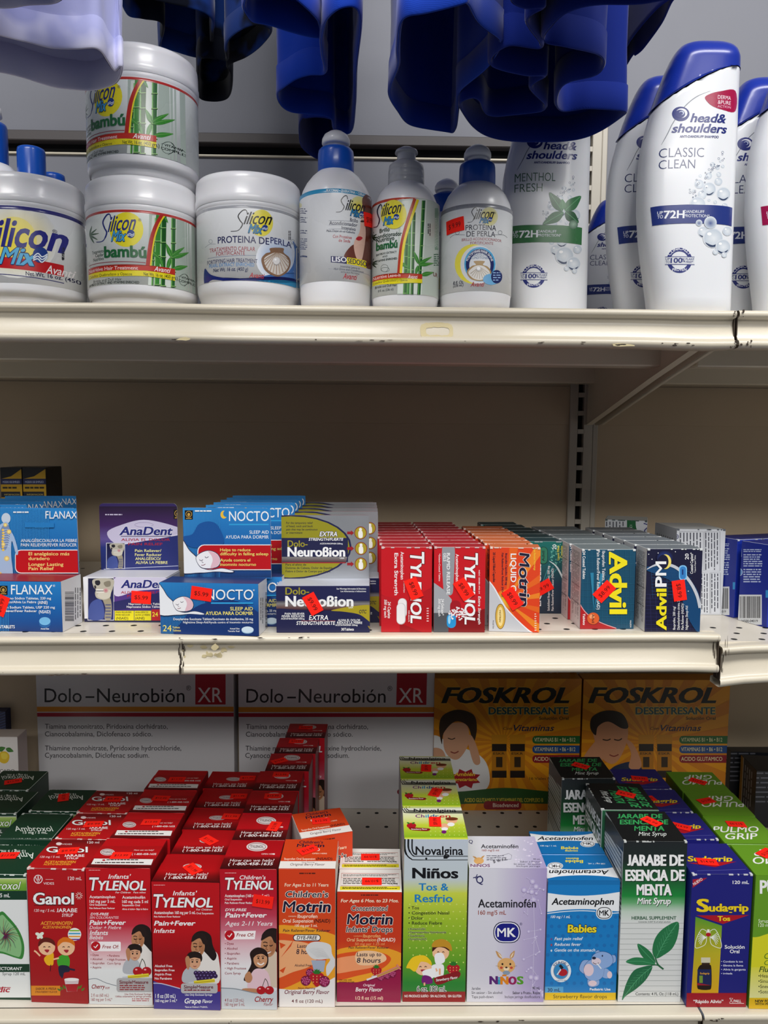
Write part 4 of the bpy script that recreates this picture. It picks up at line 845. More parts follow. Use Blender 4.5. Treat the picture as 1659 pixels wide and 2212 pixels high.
nov = Carton('syrup_carton', 'tall grey and green children’s cough carton with black swoosh, front of its row', 'low', 'K4', (97, 1740, 547, 1742), (101, 573, 560, 575), .062,
    dict(F='b0c040', T='c9d644', L='b9bcc2', R='9ab038', K='68a42a'), {'front': ('K4', a_nov), 'top': ('K4', a_nov_top)}, G_)
nov.stick('top', 'K4', 331, 452, 88, '$9.99')
nov.row('P', [(866.5, 1747, 1000, 1747), (862.5, 1692, 988, 1692)], ['green and white children’s cough carton, middle of its row', 'green children’s cough carton, rear of its row before the yellow display box'], stk=[(.6, .5, 70), (.5, .45, 85)], txt='$9.99')

def a_ace(A):
    A.put([(500, 760), (760, 760), (960, 760), (1160, 760), (500, 1800), (760, 1800), (960, 1800), (1160, 1800)], [(0, 1, 5, 4), (1, 2, 6, 5), (2, 3, 7, 6)], ['dcdce4', 'dbdae4', 'c3b8d6', 'a99aca', 'dcdce4', 'd8d6e2', 'bbafd2', 'a092c4'])
    rnd = random.Random(11); pts = []
    for i in range(46):
        y = 850+rnd.random()*840; x = 960+rnd.random()*150; pts.append((x, y))
        if i: 
            q = min(pts[:-1], key=lambda p: (p[0]-x)**2+(p[1]-y)**2); A.line([q, (x, y)], 2.5, 'd9d2ea')
        A.ell(x, y, (5, 7, 12, 20, 9)[i % 5], (5, 7, 12, 20, 9)[i % 5], 'e3dcf0', c2='b6a8d4', n=16)
    A.t('Q', 625, 890, 52, '3a3a6a', w=52, b=1); A.line([(604, 850), (640, 842), (660, 836)], 7, '3a3a6a'); A.line([(634, 825), (622, 850), (632, 868)], 6, '3a3a6a'); A.t('Acetaminofén', 640, 1060, 58, '1a1a24', w=413, b=0, st=.012); A.t('160 mg/5 mL', 640, 1114, 30, '9a4430', w=200, b=1)
    rrect(A, 749, 1164, 943, 1318, 66, '20204a'); rrect(A, 755, 1170, 937, 1312, 62, 'f0f0f6'); rrect(A, 762, 1177, 930, 1305, 56, '1c1f86'); A.t('MK', 778, 1272, 62, W_, w=132, b=2, st=.02); A.t('®', 938, 1190, 18, '3a3a6a', w=18)
    A.leaf(810, 1430, 72, 26, -128, 'c99a62'); A.leaf(870, 1430, 66, 28, -62, 'c99a62'); A.leaf(812, 1425, 50, 10, -128, 'efdcc0'); A.leaf(872, 1425, 46, 10, -62, 'efdcc0')
    A.ell(842, 1478, 64, 54, 'e2b274'); A.ell(842, 1502, 20, 14, 'f2dcba'); A.ell(842, 1492, 9, 6, '3a2418', n=12)
    for sx in (-1, 1): A.ell(842+sx*28, 1468, 7, 8, '2a1a14', n=12); A.ell(842+sx*36, 1494, 11, 9, 'c8503a', n=12); A.line([(842+sx*50, 1485), (842+sx*76, 1480)], 2, '7a5a3a')
    A.ell(842, 1530, 26, 16, '8fa0b4')
    for s_, x, w, c, h in (('N', 724, 54, '5f2478', 56), ('i', 785, 12, '2aa0c0', 52), ('Ñ', 802, 52, 'e08a1a', 54), ('O', 860, 52, '9a1a60', 54), ('S', 920, 42, '5aa02a', 54)): A.t(s_, x, 1612, h, c, w=w, b=2, st=.07)
    for s_, x, y, w, al in (('Jarabe', 593, 1652, 64, 0), ('Sin azúcar - Sin alcohol', 593, 1682, 220, 0), ('Tapa push-down', 593, 1712, 156, 0), ('90 mL', 1083, 1648, 54, 2), ('Sabor a Frutos Rojos', 1083, 1682, 196, 2), ('Incluye jeringa dosificadora', 1083, 1712, 252, 2)): A.t(s_, x, y, 19, '2a2a38', w=w, al=al)
def a_ace_top(A):
    A.put([(500, 540), (860, 540), (1160, 540), (500, 830), (860, 830), (1160, 830)], [(0, 1, 4, 3), (1, 2, 5, 4)], ['dedee6', 'd9d8e4', 'b3a6d2', 'dedee6', 'd9d8e4', 'a99aca'])
    rnd = random.Random(12)
    for i in range(26): A.ell(900+rnd.random()*190, 580+rnd.random()*170, (4, 6, 10)[i % 3], (3, 4, 6)[i % 3], 'e3dcf0', n=12)
    A.t('Q', 572, 603, 24, '3a3a6a', w=30, b=1); A.t('Acetaminofén', 660, 638, 27, '1a1a24', w=268, b=1); A.t('160 mg/5 ml', 667, 660, 14, '9a4430', w=122, b=1)
    A.ell(645, 728, 36, 24, 'e2b274'); A.leaf(630, 712, 34, 12, -150, 'c99a62'); A.leaf(660, 712, 34, 12, -40, 'c99a62'); A.t('NiÑOS', 585, 772, 20, '7a3a70', w=140, b=2)
    A.fine(700, 690, 860, 735, 3, '5a5a6a', .3); A.line([(700, 722), (860, 676), (882, 690), (876, 716), (770, 728)], 2, '4a4a5a'); A.t('$ 6.17', 748, 745, 20, '2a2a34', w=100, rot=-12)
    for s_, y, w in (('90 mL', 722, 50), ('Sabor a Frutos', 740, 145), ('Sin azúcar · Sin alcohol', 757, 190), ('Incluye jeringa', 772, 170)): A.t(s_, 1085, y, 11, '2a2a38', w=w, al=2)
ace = Carton('syrup_carton', 'white and lilac syrup carton with a rabbit face and molecule pattern', 'low', 'K4', (557, 1741, 1107, 1742), (567, 785, 1118, 783), .058,
    dict(F='dcdce4', T='dedee6', L='d6d6de', R='a99aca', K='dcdce4'), {'front': ('K4', a_ace), 'top': ('K4', a_ace_top)}, G_)

def a_bab(A):
    A.rect(1060, 840, 1720, 1800, '1a82c6'); A.rect(1060, 840, 1720, 900, '1676b6')
    for i in range(80): A.ell(1140+(i % 10)*54+(i//10 % 2)*27, 1130+(i//10)*68, 13, 13, '1c74b8', n=14)
    A.blob([(1060, 960), (1130, 958), (1260, 974), (1400, 978), (1540, 968), (1650, 952), (1720, 945), (1720, 1084), (1640, 1090), (1500, 1078), (1380, 1074), (1250, 1080), (1130, 1096), (1060, 1100)], 'eceff2'); A.curve([(1120, 1108), (1250, 1092), (1380, 1086), (1480, 1090)], 6, 'eceff2'); A.curve([(1600, 1104), (1660, 1100)], 6, 'eceff2')
    A.t('Acetaminophen', 1165, 1042, 46, '16181c', w=448, b=2, it=.2, st=.015); rrect(A, 1484, 1054, 1602, 1148, 44, 'eceff2'); rrect(A, 1490, 1060, 1596, 1142, 40, '16181c'); rrect(A, 1495, 1065, 1591, 1137, 36, 'eceff2'); A.t('MK', 1507, 1120, 38, '16181c', w=72, b=2)
    A.t('100 mg / 1 mL', 1160, 1138, 18, W_, w=140, b=1, it=.2); A.t('Babies', 1282, 1240, 54, 'f0de2c', w=204, b=2, it=.05, o='1a2550', ow=.10, st=.03)
    for i, (s_, w) in enumerate((('Fast pain relief', 205), ('Reduces fever', 190), ('Gentle on the stomach', 292))): A.t(s_, 1187, 1296+i*41, 21, 'eef2f6', w=w, b=1, it=.2); A.ell(1165, 1290+i*41, 6, 8, ('7a4a8a', 'b04a5a', 'dfe8f0')[i], n=10)
    A.ell(1233, 1518, 73, 80, 'e6ebf0'); A.ring(1233, 1518, 52, 3, '20407a', ry=58); A.ell(1233, 1518, 50, 55, '3a90c8'); A.ell(1246, 1528, 34, 26, 'b41c2c'); A.line([(1225, 1475), (1245, 1500)], 20, '1a2030'); A.line([(1205, 1545), (1232, 1505)], 9, 'd0e0ea'); A.t('STAGE 1', 0, -60, 13, '20407a', w=110, al=1, b=1, path=(1233, 1518, 58)); A.t('AGES 0-3 YRS', 1233, 1590, 8, '20407a', w=80, al=1, b=1)
    B, O = '92b0de', '28407a'
    def bl(pts, c=B): A.blob([(1500+(x-1500)*1.025, 1500+(y-1500)*1.02) for x, y in pts], O); A.blob(pts, c)
    bl([(1385, 1530), (1365, 1500), (1390, 1445), (1440, 1445), (1450, 1490), (1420, 1540)]); bl([(1510, 1520), (1560, 1500), (1595, 1540), (1570, 1570), (1530, 1560)]); bl([(1430, 1560), (1470, 1555), (1505, 1580), (1500, 1620), (1450, 1632), (1425, 1610)])
    bl([(1400, 1490), (1440, 1440), (1500, 1440), (1540, 1490), (1530, 1560), (1470, 1590), (1410, 1560)]); A.ell(1432, 1510, 36, 44, 'e4cfd8'); A.ell(1460, 1605, 30, 20, 'e4cfd8'); A.ell(1582, 1545, 18, 26, 'e4cfd8')
    bl([(1590, 1410), (1622, 1408), (1625, 1450), (1590, 1462)]); bl([(1480, 1382), (1500, 1368), (1515, 1385), (1500, 1400)]); bl([(1452, 1450), (1468, 1400), (1530, 1378), (1590, 1400), (1605, 1450), (1570, 1490), (1500, 1500)]); A.ell(1486, 1448, 34, 26, 'dfd0da'); A.ell(1470, 1424, 14, 10, '1c2440'); A.ell(1530, 1408, 5, 7, '1c2440', n=10); A.curve([(1462, 1455), (1480, 1466), (1505, 1458)], 4, '1c2440'); A.line([(1490, 1462), (1522, 1500)], 8, 'e8eef4')
    A.rect(1060, 1630, 1250, 1675, '5aa6d6'); A.t('30 mL', 1138, 1666, 25, '0c2a58', w=92, b=1); A.t('Pediatric Use', 1440, 1657, 17, W_, w=148, b=2); A.rect(1060, 1673, 1720, 1800, 'e4bf16'); A.t('Strawberry flavor drops', 1178, 1713, 25, '4a4210', w=384, b=0)
def a_bab_top(A):
    A.rect(1060, 640, 1720, 900, '1676b6'); A.blob([(1090, 772), (1250, 788), (1400, 790), (1560, 782), (1700, 768), (1700, 850), (1540, 838), (1380, 832), (1220, 840), (1090, 856)], 'eceff2')
    A.t('Acetaminofen', 1578, 796, 30, '16181c', w=430, b=2, rot=180, it=.15); A.ell(1193, 765, 56, 26, 'eceff2'); A.ell(1193, 765, 50, 22, '16181c'); A.ell(1193, 765, 46, 19, 'eceff2'); A.t('MK', 1228, 757, 18, '16181c', w=68, b=2, rot=180)
    A.t('Bebés', 1392, 724, 20, 'f0de2c', w=128, b=2, rot=180); A.t('Babies', 1360, 707, 12, 'f0de2c', w=92, b=2, rot=180); A.t('100 mg / 1 mL', 1548, 745, 9, W_, w=122, b=1, rot=180)
bab = Carton('syrup_carton', 'blue baby drops carton with a light blue bear and yellow foot, front of its pair', 'low', 'K4', (1116, 1728, 1626, 1728), (1130, 870, 1650, 875), .044,
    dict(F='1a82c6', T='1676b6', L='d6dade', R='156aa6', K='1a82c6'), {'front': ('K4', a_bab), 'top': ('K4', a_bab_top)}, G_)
r_ = bab.row('P', [(1164, 1848, 1305, 1842)], ['blue baby drops carton with upright white band on top, rear of its pair'])
flip(bab, r_[0])

def a_jar(A):
    A.vg(540, 620, 1120, 1850, [(655, '23272a'), (800, '22302c'), (960, '1f6a38'), (1050, '218c40'), (1100, '6fae7a'), (1160, 'c3d3c6'), (1240, 'dadddb'), (1810, 'dcdedd')])
    for i in range(15): A.rect(592, 1244+i*37.5, 1068, 1246+i*37.5, '7f8784')
    for s_, x, y, w in (('JARABE DE', 650, 830, 402), ('ESENCIA DE', 637, 938, 420), ('MENTA', 718, 1042, 247)): A.t(s_, x+5, y+5, 76, '10201a', w=w, b=2, st=.04); A.t(s_, x, y, 76, W_, w=w, b=2, st=.04)
    A.t('Mint Syrup', 724, 1110, 44, '1c3a2a', w=240, b=1, it=.2); A.t('Mint Syrup', 720, 1106, 44, 'f4f6f4', w=240, b=1, it=.2); A.t('HERBAL SUPPLEMENT', 680, 1218, 23, '1c5a3a', w=320, b=1); A.t('Contents: 0.007 % of ethyl alcohol', 728, 1239, 9, '1c3a2a', w=230, b=1, it=.15)
    V = '58a878'
    A.blob([(853, 1497), (828, 1440), (850, 1350), (910, 1280), (1012, 1234), (1012, 1330), (975, 1420), (915, 1470)], '2b7a4c'); A.curve([(855, 1495), (920, 1370), (1008, 1240)], 4, V)
    A.blob([(850, 1530), (790, 1515), (740, 1460), (722, 1392), (780, 1420), (830, 1470)], '2b7a4c'); A.curve([(850, 1530), (780, 1460), (726, 1398)], 3, V)
    A.blob([(848, 1538), (760, 1545), (690, 1540), (638, 1520), (700, 1490), (790, 1500)], '2f8252'); A.curve([(848, 1538), (750, 1518), (642, 1520)], 3, V)
    A.blob([(828, 1552), (790, 1640), (720, 1710), (640, 1765), (610, 1795), (640, 1680), (690, 1590), (750, 1560)], '26704a'); A.curve([(828, 1555), (720, 1650), (615, 1788)], 4, V)
    A.curve([(850, 1490), (868, 1540), (908, 1574)], [9, 9, 10, 10, 11, 11, 12, 12, 12, 12, 12, 12, 12], '2b6a44'); A.curve([(820, 1545), (865, 1545), (905, 1572)], 8, '2b6a44')
    for k, (x, y, a, L) in enumerate([(855, 1480, -62, 250), (830, 1550, 138, 260)]):
        for i in range(7):
            q = L*(.15+.11*i); cx, cy = x+q*math.cos(math.radians(a)), y+q*math.sin(math.radians(a))
            for sd in (-38, 38): A.line([(cx, cy), (cx+45*math.cos(math.radians(a+sd)), cy+45*math.sin(math.radians(a+sd)))], 2, V)
    A.t('Contents: 4 FL Oz (118 mL)', 708, 1762, 21, '2c3432', w=306)
def a_jar_top(A):
    A.rect(420, 400, 1120, 680, '14171a')
    for s_, x, y, h, w in (('JARABE DE', 578, 491, 30, 322), ('ESENCIA DE', 596, 534, 32, 345), ('MENTA', 700, 580, 33, 215)): A.t(s_, x, y, h, '3aa45e', w=w, b=2, st=.03)
    A.t('Mint Syrup', 730, 616, 28, 'e2e8e4', w=200, b=0, it=.15)
def a_jar_left(A):
    A.rect(440, 380, 640, 2000, 'd8dcdb'); A.poly([(440, 400), (640, 640), (640, 760), (440, 520)], '1a1e22'); A.poly([(440, 1250), (640, 1760), (640, 1900), (440, 1900)], '2f6a48')
    for i in range(14): A.line([(484, 545+i*30), (606, 745+i*37)], 4 if i % 5 else 8, '2a3034')
    A.line([(484, 545), (484, 1000)], 4, '2a3034'); A.line([(606, 745), (606, 1240)], 4, '2a3034')
jar = Carton('syrup_carton', 'black, green and white mint syrup carton with green leaves, front of its row', 'low', 'K5', (578, 1810, 1028, 1812), (622, 660, 1083, 655), .0575,
    dict(F='dcdedd', T='14171a', L='d8dcdb', R='2f6a48', K='22302c'), {'front': ('K5', a_jar), 'top': ('K5', a_jar_top), 'left': ('K5', a_jar_left)}, G_, worn='c8ccca')
jar.stick('top', 'K5', 822, 518, -55, '$6.99')
zt = Z_LOW+jar.H
jl, jr = onZ(*px('K5', 178, 206), zt), onZ(*px('K5', 560, 206), zt)
q = copy_tree(jar.root, ((jl.x+jar.W/2), jl.y, Z_LOW+.0002), (0, 0, jar.yaw+.02), 'black mint syrup carton standing apart, its front showing, rear of the mint cartons', G_, skip=('price_sticker',)); jar.stick_uv('top', .5, .55, -40, '$6.99', root=q)
fl = onZ(*px('K5', 470, 432), zt)   # the middle one is turned a quarter: its printed front faces left
q = copy_tree(jar.root, (fl.x, fl.y+jar.W/2+.001, Z_LOW+.0002), (0, 0, jar.yaw-math.pi/2), 'black mint syrup carton turned sideways behind the front mint carton', G_, skip=('price_sticker',)); jar.stick_uv('top', .45, .6, 58, '$6.99', root=q)

def a_sud(A):
    A.rect(1020, 860, 1620, 1900, '22237e'); A.poly([(1118, 930), (1222, 918), (1118, 990)], 'b01a30'); A.t('NUEVO', 1128, 974, 20, W_, w=76, b=1, rot=-33); A.t('120 mL', 1405, 962, 23, W_, w=118, b=2)
    A.t('S', 1150, 1160, 88, 'f0d41c', w=82, b=2, st=.06, o='14144a', ow=.04); A.t('udagrip', 1236, 1158, 54, 'f0d41c', w=280, b=2, st=.04, o='14144a', ow=.06); A.poly([(1146, 1188), (1522, 1186), (1335, 1250)], 'b01428'); A.t('Tos', 1298, 1227, 33, 'f0d41c', w=88, b=2, st=.04)
    A.put([(1138, 1198), (1328, 1262), (1128, 1450), (1318, 1460), (1108, 1745), (1302, 1745)], [(0, 1, 3, 2), (2, 3, 5, 4)], ['5f9c30', '6fa632', 'b8b028', 'c0b428', 'd8a61a', 'dcaa1a'])
    for sx in (-1, 1):
        A.curve([(1230+sx*12, 1300), (1230+sx*50, 1290), (1230+sx*86, 1360), (1230+sx*92, 1420), (1230+sx*40, 1408), (1230+sx*16, 1380), (1230+sx*12, 1300)], 4, 'f2f4ea')
        for i in range(7): a = -.9+i*.35; A.curve([(1230+sx*16, 1345), (1230+sx*(35+20*math.cos(a)), 1345+25*math.sin(a)), (1230+sx*(45+30*math.cos(a)), 1352+50*math.sin(a))], 4, 'eef2e8')
    A.rect(1222, 1288, 1238, 1312, 'f2f4ea'); A.ell(1230, 1325, 18, 14, 'b81c2c')
    A.blob([(1152, 1600), (1160, 1560), (1185, 1540), (1235, 1540), (1252, 1565), (1252, 1700), (1230, 1722), (1170, 1720), (1150, 1700)], '2a1810'); A.rect(1178, 1490, 1244, 1528, 'd6d0b8'); A.rect(1183, 1528, 1240, 1545, '3a2418'); A.rect(1152, 1575, 1250, 1690, '202a5a'); A.t('Sudagrip', 1170, 1610, 13, 'f0b01c', w=68, b=1); A.rect(1165, 1620, 1190, 1672, '7a9a3a'); A.poly([(1152, 1672), (1250, 1690), (1150, 1690)], 'a02030')
    A.t('Solución', 1348, 1427, 25, W_, w=143, b=2); A.t('Oral', 1385, 1459, 25, W_, w=69, b=2)
    for i, (s_, w) in enumerate((('• Combate la tos', 155), ('• Elimina la flema', 158), ('• Alivia la garganta', 176), ('• irritada', 80))): A.t(s_, 1323, 1526+i*28.5, 13, 'e6e8f4', w=w, b=1)
    A.rect(1020, 1745, 1620, 1900, 'a51226'); A.t('“Rápido Alivio”', 1122, 1817, 23, W_, w=216, b=2); A.line([(1382, 1782), (1406, 1815), (1382, 1815), (1406, 1782), (1382, 1782)], 3, W_); A.t('PAILL', 1412, 1812, 19, W_, w=54, b=1); A.rect(1382, 1818, 1486, 1821, W_)
def a_sud_top(A):
    A.rect(1000, 640, 1650, 930, '23257e'); A.t('Sudagrip', 1083, 800, 36, 'f0d41c', w=320, b=2, st=.03); A.poly([(1083, 812), (1432, 803), (1280, 842)], 'b01428'); A.line([(1150, 868), (1500, 858)], 2, '6a6cb0')
sud = Carton('syrup_carton', 'navy cough syrup carton with a red foot and a bottle picture, front of its row', 'low', 'K5', (1070, 1848, 1500, 1848), (1103, 902, 1560, 886), .054,
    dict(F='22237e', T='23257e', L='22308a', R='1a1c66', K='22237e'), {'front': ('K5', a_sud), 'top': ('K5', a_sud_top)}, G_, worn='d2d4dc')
sud.stick('top', 'K5', 1222, 808, -8, '$14.99')
sud.row('P', [(1434, 1815, 1551, 1812), (1388, 1757, 1495, 1753), (1350, 1710, 1453, 1707)], ['navy cough syrup carton, second behind the red-footed cough carton', 'navy cough syrup carton, third behind the red-footed cough carton', 'dim navy cough syrup carton, last behind the red-footed cough carton'], stk=[(.5, .45, -30), (.3, .55, 12), (.5, .5, -12)], txt='$14.99')

def a_pul(A):
    A.rect(1480, 860, 2100, 2000, '6c9e28'); A.blob([(1480, 1420), (1600, 1340), (1760, 1310), (2100, 1330), (2100, 2000), (1480, 2000)], 'd9d62a'); A.vg(1480, 1560, 2100, 1800, [(1560, 'dcd848'), (1780, 'e4e2a0')])
    A.t('PULMO', 1602, 1030, 92, W_, w=340, b=2); A.t('GRIP', 1660, 1140, 86, W_, w=240, b=2); A.t('Syrup', 1590, 1240, 24, 'e9f0d8', w=72); A.t('120 mL', 1590, 1270, 24, 'e9f0d8', w=88)
    A.t('Cough', 1632, 1500, 40, '6a8a1a', w=150, it=.25, b=1); A.t('Cold', 1632, 1545, 36, '6a8a1a', w=120, it=.25); A.t('Flu', 1594, 1594, 38, '3a5a14', w=70, it=.25, b=1)
    for i, s_ in enumerate(('•Headache', '•Sinus', '•Sneezing', '•Soto Throat')): A.t(s_, 1590, 1634+i*38, 24, '2a3412', b=0)
    A.rect(1480, 1782, 2100, 2000, 'e0b814'); A.t('NEW FORMULA', 1566, 1812, 18, '1a1a14', w=190, b=2); A.t('WITH PHENYLEPHRINE', 1566, 1832, 16, '1a1a14', w=260, b=2)
def a_pul_top(A):
    A.rect(1300, 600, 2200, 940, '6c9e28'); A.t('PULMO', 1900, 770, 48, W_, w=350, b=0, rot=180, st=.02); A.t('GRIP', 1800, 715, 46, W_, w=240, b=0, rot=180, st=.02)
pul = Carton('syrup_carton', 'lime green syrup carton cut by the right frame edge, front of its row', 'low', 'K5', (1520, 1860, 1950, 1866), (1567, 905, 2010, 905), .054,
    dict(F='6c9e28', T='6c9e28', L='5e8e24', R='5e8e24', K='6c9e28'), {'front': ('K5', a_pul), 'top': ('K5', a_pul_top)}, G_)
pul.stick('top', 'K5', 1645, 745, 35, '$13.99')
pr_ = pul.row('P', [(1564, 1824, 1690, 1822), (1518, 1763, 1632, 1762), (1470, 1713, 1587, 1712)], ['lime green syrup carton with upright lettering on top, second in its row', 'lime green syrup carton, third in its row, lettering upside down', 'dim lime green syrup carton, last of its row'], stk=[(.5, .3, -5), (.3, .6, 20), (.5, .5, -40)], txt='$13.99')
flip(pul, pr_[0])

# ------------------------------------------------------------------ display boxes and stragglers at the back of the bottom shelf
def a_xr(A):
    A.rect(150, 0, 1300, 800, 'dadade'); A.t('Dolo', 228, 182, 70, '1e1e22', w=190, b=0); A.t('–', 438, 182, 70, '1e1e22', w=45, b=1); A.t('Neurobión', 497, 182, 70, '1e1e22', w=448, b=0); A.t('®', 953, 122, 24, '1e1e22', w=25)
    A.rect(1000, 0, 1155, 194, 'b5122c'); A.t('XR', 1012, 182, 74, 'f2f0f0', w=126, b=0); A.rect(150, 205, 1300, 231, 'dd9422'); A.rect(150, 236, 1300, 256, 'b4183a')
    for s_, y, w in (('Tiamina mononitrato, Piridoxina clorhidrato,', 318, 628), ('Cianocobalamina, Diclofenaco sódico.', 357, 550), ('Thiamine monohitrate, Pyridoxine hydrochloride,', 429, 698), ('Cyanocobalamin, Diclofenac sodium.', 466, 534)): A.t(s_, 230, y, 25, '3c3c42', w=w)
    for i in range(11):
        a = -2.9+i*.52
        if i != 9: A.ell(1090+62*math.cos(a), 655+58*math.sin(a), 14+6*math.sin(i*.3), 14+6*math.sin(i*.3), '8e1630')
    A.t('24', 1052, 662, 34, '3a1420', w=66, b=2); A.rect(1086, 625, 1092, 672, 'b4183a'); A.t('Vía Oral', 228, 682, 22, '3c3c42')
GD = 'display boxes against the back panel'
xr = Carton('display_box', 'large white display box with orange and red stripes, left one of the pair', 'low', 'P', (87, 1745, 507, 1748), (79, 1440, 505, 1442), .030, dict(F='dadade', T='dadade'), {'front': ('K1', a_xr)}, GD, flap=True, cat='display box', H=.203)
p2 = onZ(516, 1748, Z_LOW); copy_tree(xr.root, (p2.x+xr.W/2, xr.loc.y, xr.loc.z), (0, 0, xr.yaw), 'large white striped display box behind the tall red stack of cartons', GD)
def foskrol(man):
    def a_fos(A):
        ox = 0 if not man else 643; X = lambda v: v+ox
        A.rect(X(150), -20, X(900), 700, 'e09a12')
        for i in range(22): a = -3.1+i*.29; A.poly([(X(500), 330), (X(500)+900*math.cos(a), 330+900*math.sin(a)), (X(500)+900*math.cos(a+.14), 330+900*math.sin(a+.14))], 'cf8312')
        A.t('FOSKROL', X(232), 158, 66, '14120c', w=555, b=2, it=.3, st=.05, o='e8b43a', ow=.04); A.t('DESESTRESANTE', X(437), 208, 30, '2a545e', w=348, b=2, st=.02, o='d8c870', ow=.08); A.t('Solución Oral', X(657), 232, 13, '4a4418', w=130, b=2); A.t('Con', X(500), 276, 12, '2a2a1a', w=38, it=.2); A.t('Vitaminas', X(546), 281, 26, '1c2a50', w=178, b=1, it=.3)
        for bx in (483, 563): A.rect(X(bx-34), 298, X(bx+34), 340, 'c88a14'); A.rect(X(bx-32), 338, X(bx+32), 486, '241812'); A.rect(X(bx-32), 370, X(bx+32), 455, 'b87a10'); A.t('ESKR', X(bx-26), 385, 10, '2a2010', w=50, b=1); A.rect(X(bx-14), 395, X(bx+14), 440, '3a2a14')
        for y, c, s_ in ((320, '2a6a34', 'VITAMINAS B1 • B6 • B12'), (362, '244f8a', 'VITAMINAS B1 • B6 • B12'), (404, '8e1c28', 'ACIDO GLUTAMICO')): rrect(A, X(628), y-17, X(900), y+17, 15, c); A.t(s_, X(636), y+8, 17, 'e8e0b0', w=180, b=0)
        A.t('16 Viales Bebibles', X(615), 495, 11, '3a3018', w=150)
        if not man:
            A.blob([(120, 320), (200, 300), (260, 330), (400, 390), (440, 470), (420, 540), (300, 560), (120, 560)], 'e2e2e2'); A.blob([(250, 260), (335, 250), (350, 330), (310, 400), (270, 400), (240, 350)], 'cf9f80'); A.blob([(220, 270), (235, 215), (300, 188), (370, 210), (385, 270), (370, 330), (345, 260), (290, 240), (240, 290), (232, 340)], '3a2618')
            A.blob([(345, 320), (360, 300), (385, 350), (400, 420), (370, 420)], 'cf9f80'); A.blob([(190, 360), (235, 365), (250, 420), (200, 430)], 'cf9f80'); A.curve([(258, 312), (275, 318), (290, 312)], 4, '3a2418'); A.curve([(270, 372), (288, 378), (305, 370)], 5, '8a3a30')
            P = [(335+(70 if i % 2 else 48)*math.cos(i*.393), 490+(46 if i % 2 else 30)*math.sin(i*.393)) for i in range(16)]; A.poly(P, 'a81a2a'); A.t('Ambién', 285, 478, 15, 'f0d040', w=92, b=2, it=.2); A.t('vegetariano', 278, 500, 14, 'f0d040', w=110, b=2, it=.2)
        else:
            A.blob([(960, 470), (1000, 430), (1090, 420), (1110, 520), (960, 560)], '26324e'); A.blob([(890, 260), (930, 225), (1030, 240), (1045, 310), (1010, 400), (970, 425), (920, 380)], 'c8906c'); A.blob([(882, 270), (890, 220), (950, 192), (1020, 205), (1048, 262), (1020, 270), (960, 240), (915, 262), (905, 300)], '2a1c14')
            A.blob([(850, 400), (900, 330), (935, 305), (930, 350), (930, 430), (860, 440)], 'c8906c'); A.blob([(1035, 320), (1070, 340), (1105, 420), (1090, 450), (1050, 440), (1060, 380)], 'c8906c'); A.curve([(935, 318), (955, 322), (970, 316)], 5, '3a2418'); A.curve([(985, 318), (1005, 322), (1020, 314)], 5, '3a2418'); A.curve([(965, 385), (985, 392), (1005, 384)], 5, '8a3a30')
        A.blob([(X(150), 560), (X(330), 545), (X(510), 530), (X(690), 545), (X(900), 565), (X(900), 610), (X(680), 600), (X(340), 600), (X(150), 620)], '2a5a26'); A.t('ACIDO GLUTAMICO Y VITAMINAS DEL COMPLEJO B', X(330), 592, 17, 'c8b840', w=345, b=1); rrect(A, X(415), 588, X(580), 625, 15, '8e1c28'); A.t('Bioadvanced', X(455), 614, 17, 'e8d8c8', w=112, b=1)
    return a_fos
fo = Carton('display_box', 'yellow display box picturing a tired woman holding her forehead', 'low', 'K6', (192, 630, 826, 630), (188, 50, 826, 56), .030, dict(F='e09a12', T='c8860e', L='b87a0c', R='b87a0c'), {'front': ('K6', foskrol(False))}, GD, cat='display box')
fo2 = Carton('display_box', 'yellow display box picturing a dark-haired man touching his temples', 'low', 'K6', (834, 630, 1466, 632), (832, 56, 1470, 60), .030, dict(F='e09a12', T='c8860e', L='b87a0c', R='b87a0c'), {'front': ('K6', foskrol(True))}, GD, cat='display box')

def a_lem(A):
    A.rect(-300, 300, 130, 700, 'e8e4e2'); A.leaf(-10, 428, 40, 26, -20, '3a7a2a', '6aa850'); A.leaf(30, 420, 42, 24, 20, '3a7a2a', '6aa850'); A.blob([(0, 440), (30, 435), (48, 455), (42, 485), (20, 496), (-5, 480)], 'e6c21c'); A.blob([(6, 446), (28, 442), (40, 458), (30, 474), (10, 470)], 'f0d84a'); A.t('ACEITE DE PESCADO', 75, 542, 16, '2a2a2e', w=250, al=2, b=0)
lem = Carton('medicine_carton', 'white carton with a yellow lemon, at the left frame edge by the display box', 'low', 'P', (*proj((onY(-70, 1640, .315).x, .315, Z_LOW)), *proj((onY(39, 1640, .315).x, .315, Z_LOW))), (-74, 1592, 36, 1592.5), .028, dict(F='e8e4e2', T='d8d0cc', R='c8b8b4'), {'front': ('K1', a_lem)}, None)
def a_blu(A):
    A.rect(-300, 100, 130, 800, '1c2a5a')
    for i in range(30): A.line([(-100, 240+i*14), (60, 180+i*14)], 3, '4a62a8')
blu = Carton('medicine_carton', 'dark blue finely striped carton at the far left behind the lemon carton', 'low', 'P', (-90, 1738, 19, 1738), (-92, 1537, 18, 1537), .040, dict(F='1c2a5a', T='1c2a5a'), {'front': ('K1', a_blu)}, None)
def a_drkl(A):
    hh = A.f.b[3]*1000; A.rect(0, 0, 60, hh, '1c1e26'); A.rect(.4, .4, 9, hh-1, 'c0922a'); A.rect(9, .4, 11, hh-1, 'd8d2c0'); A.vfine(16, 8, 46, hh-12, 4, '9a9ca6', .35)
def a_drkf(A):
    A.rect(1500, 0, 1900, 700, '1a1c24'); A.fine(1570, 60, 1800, 400, 10, '6a6c76', .3)
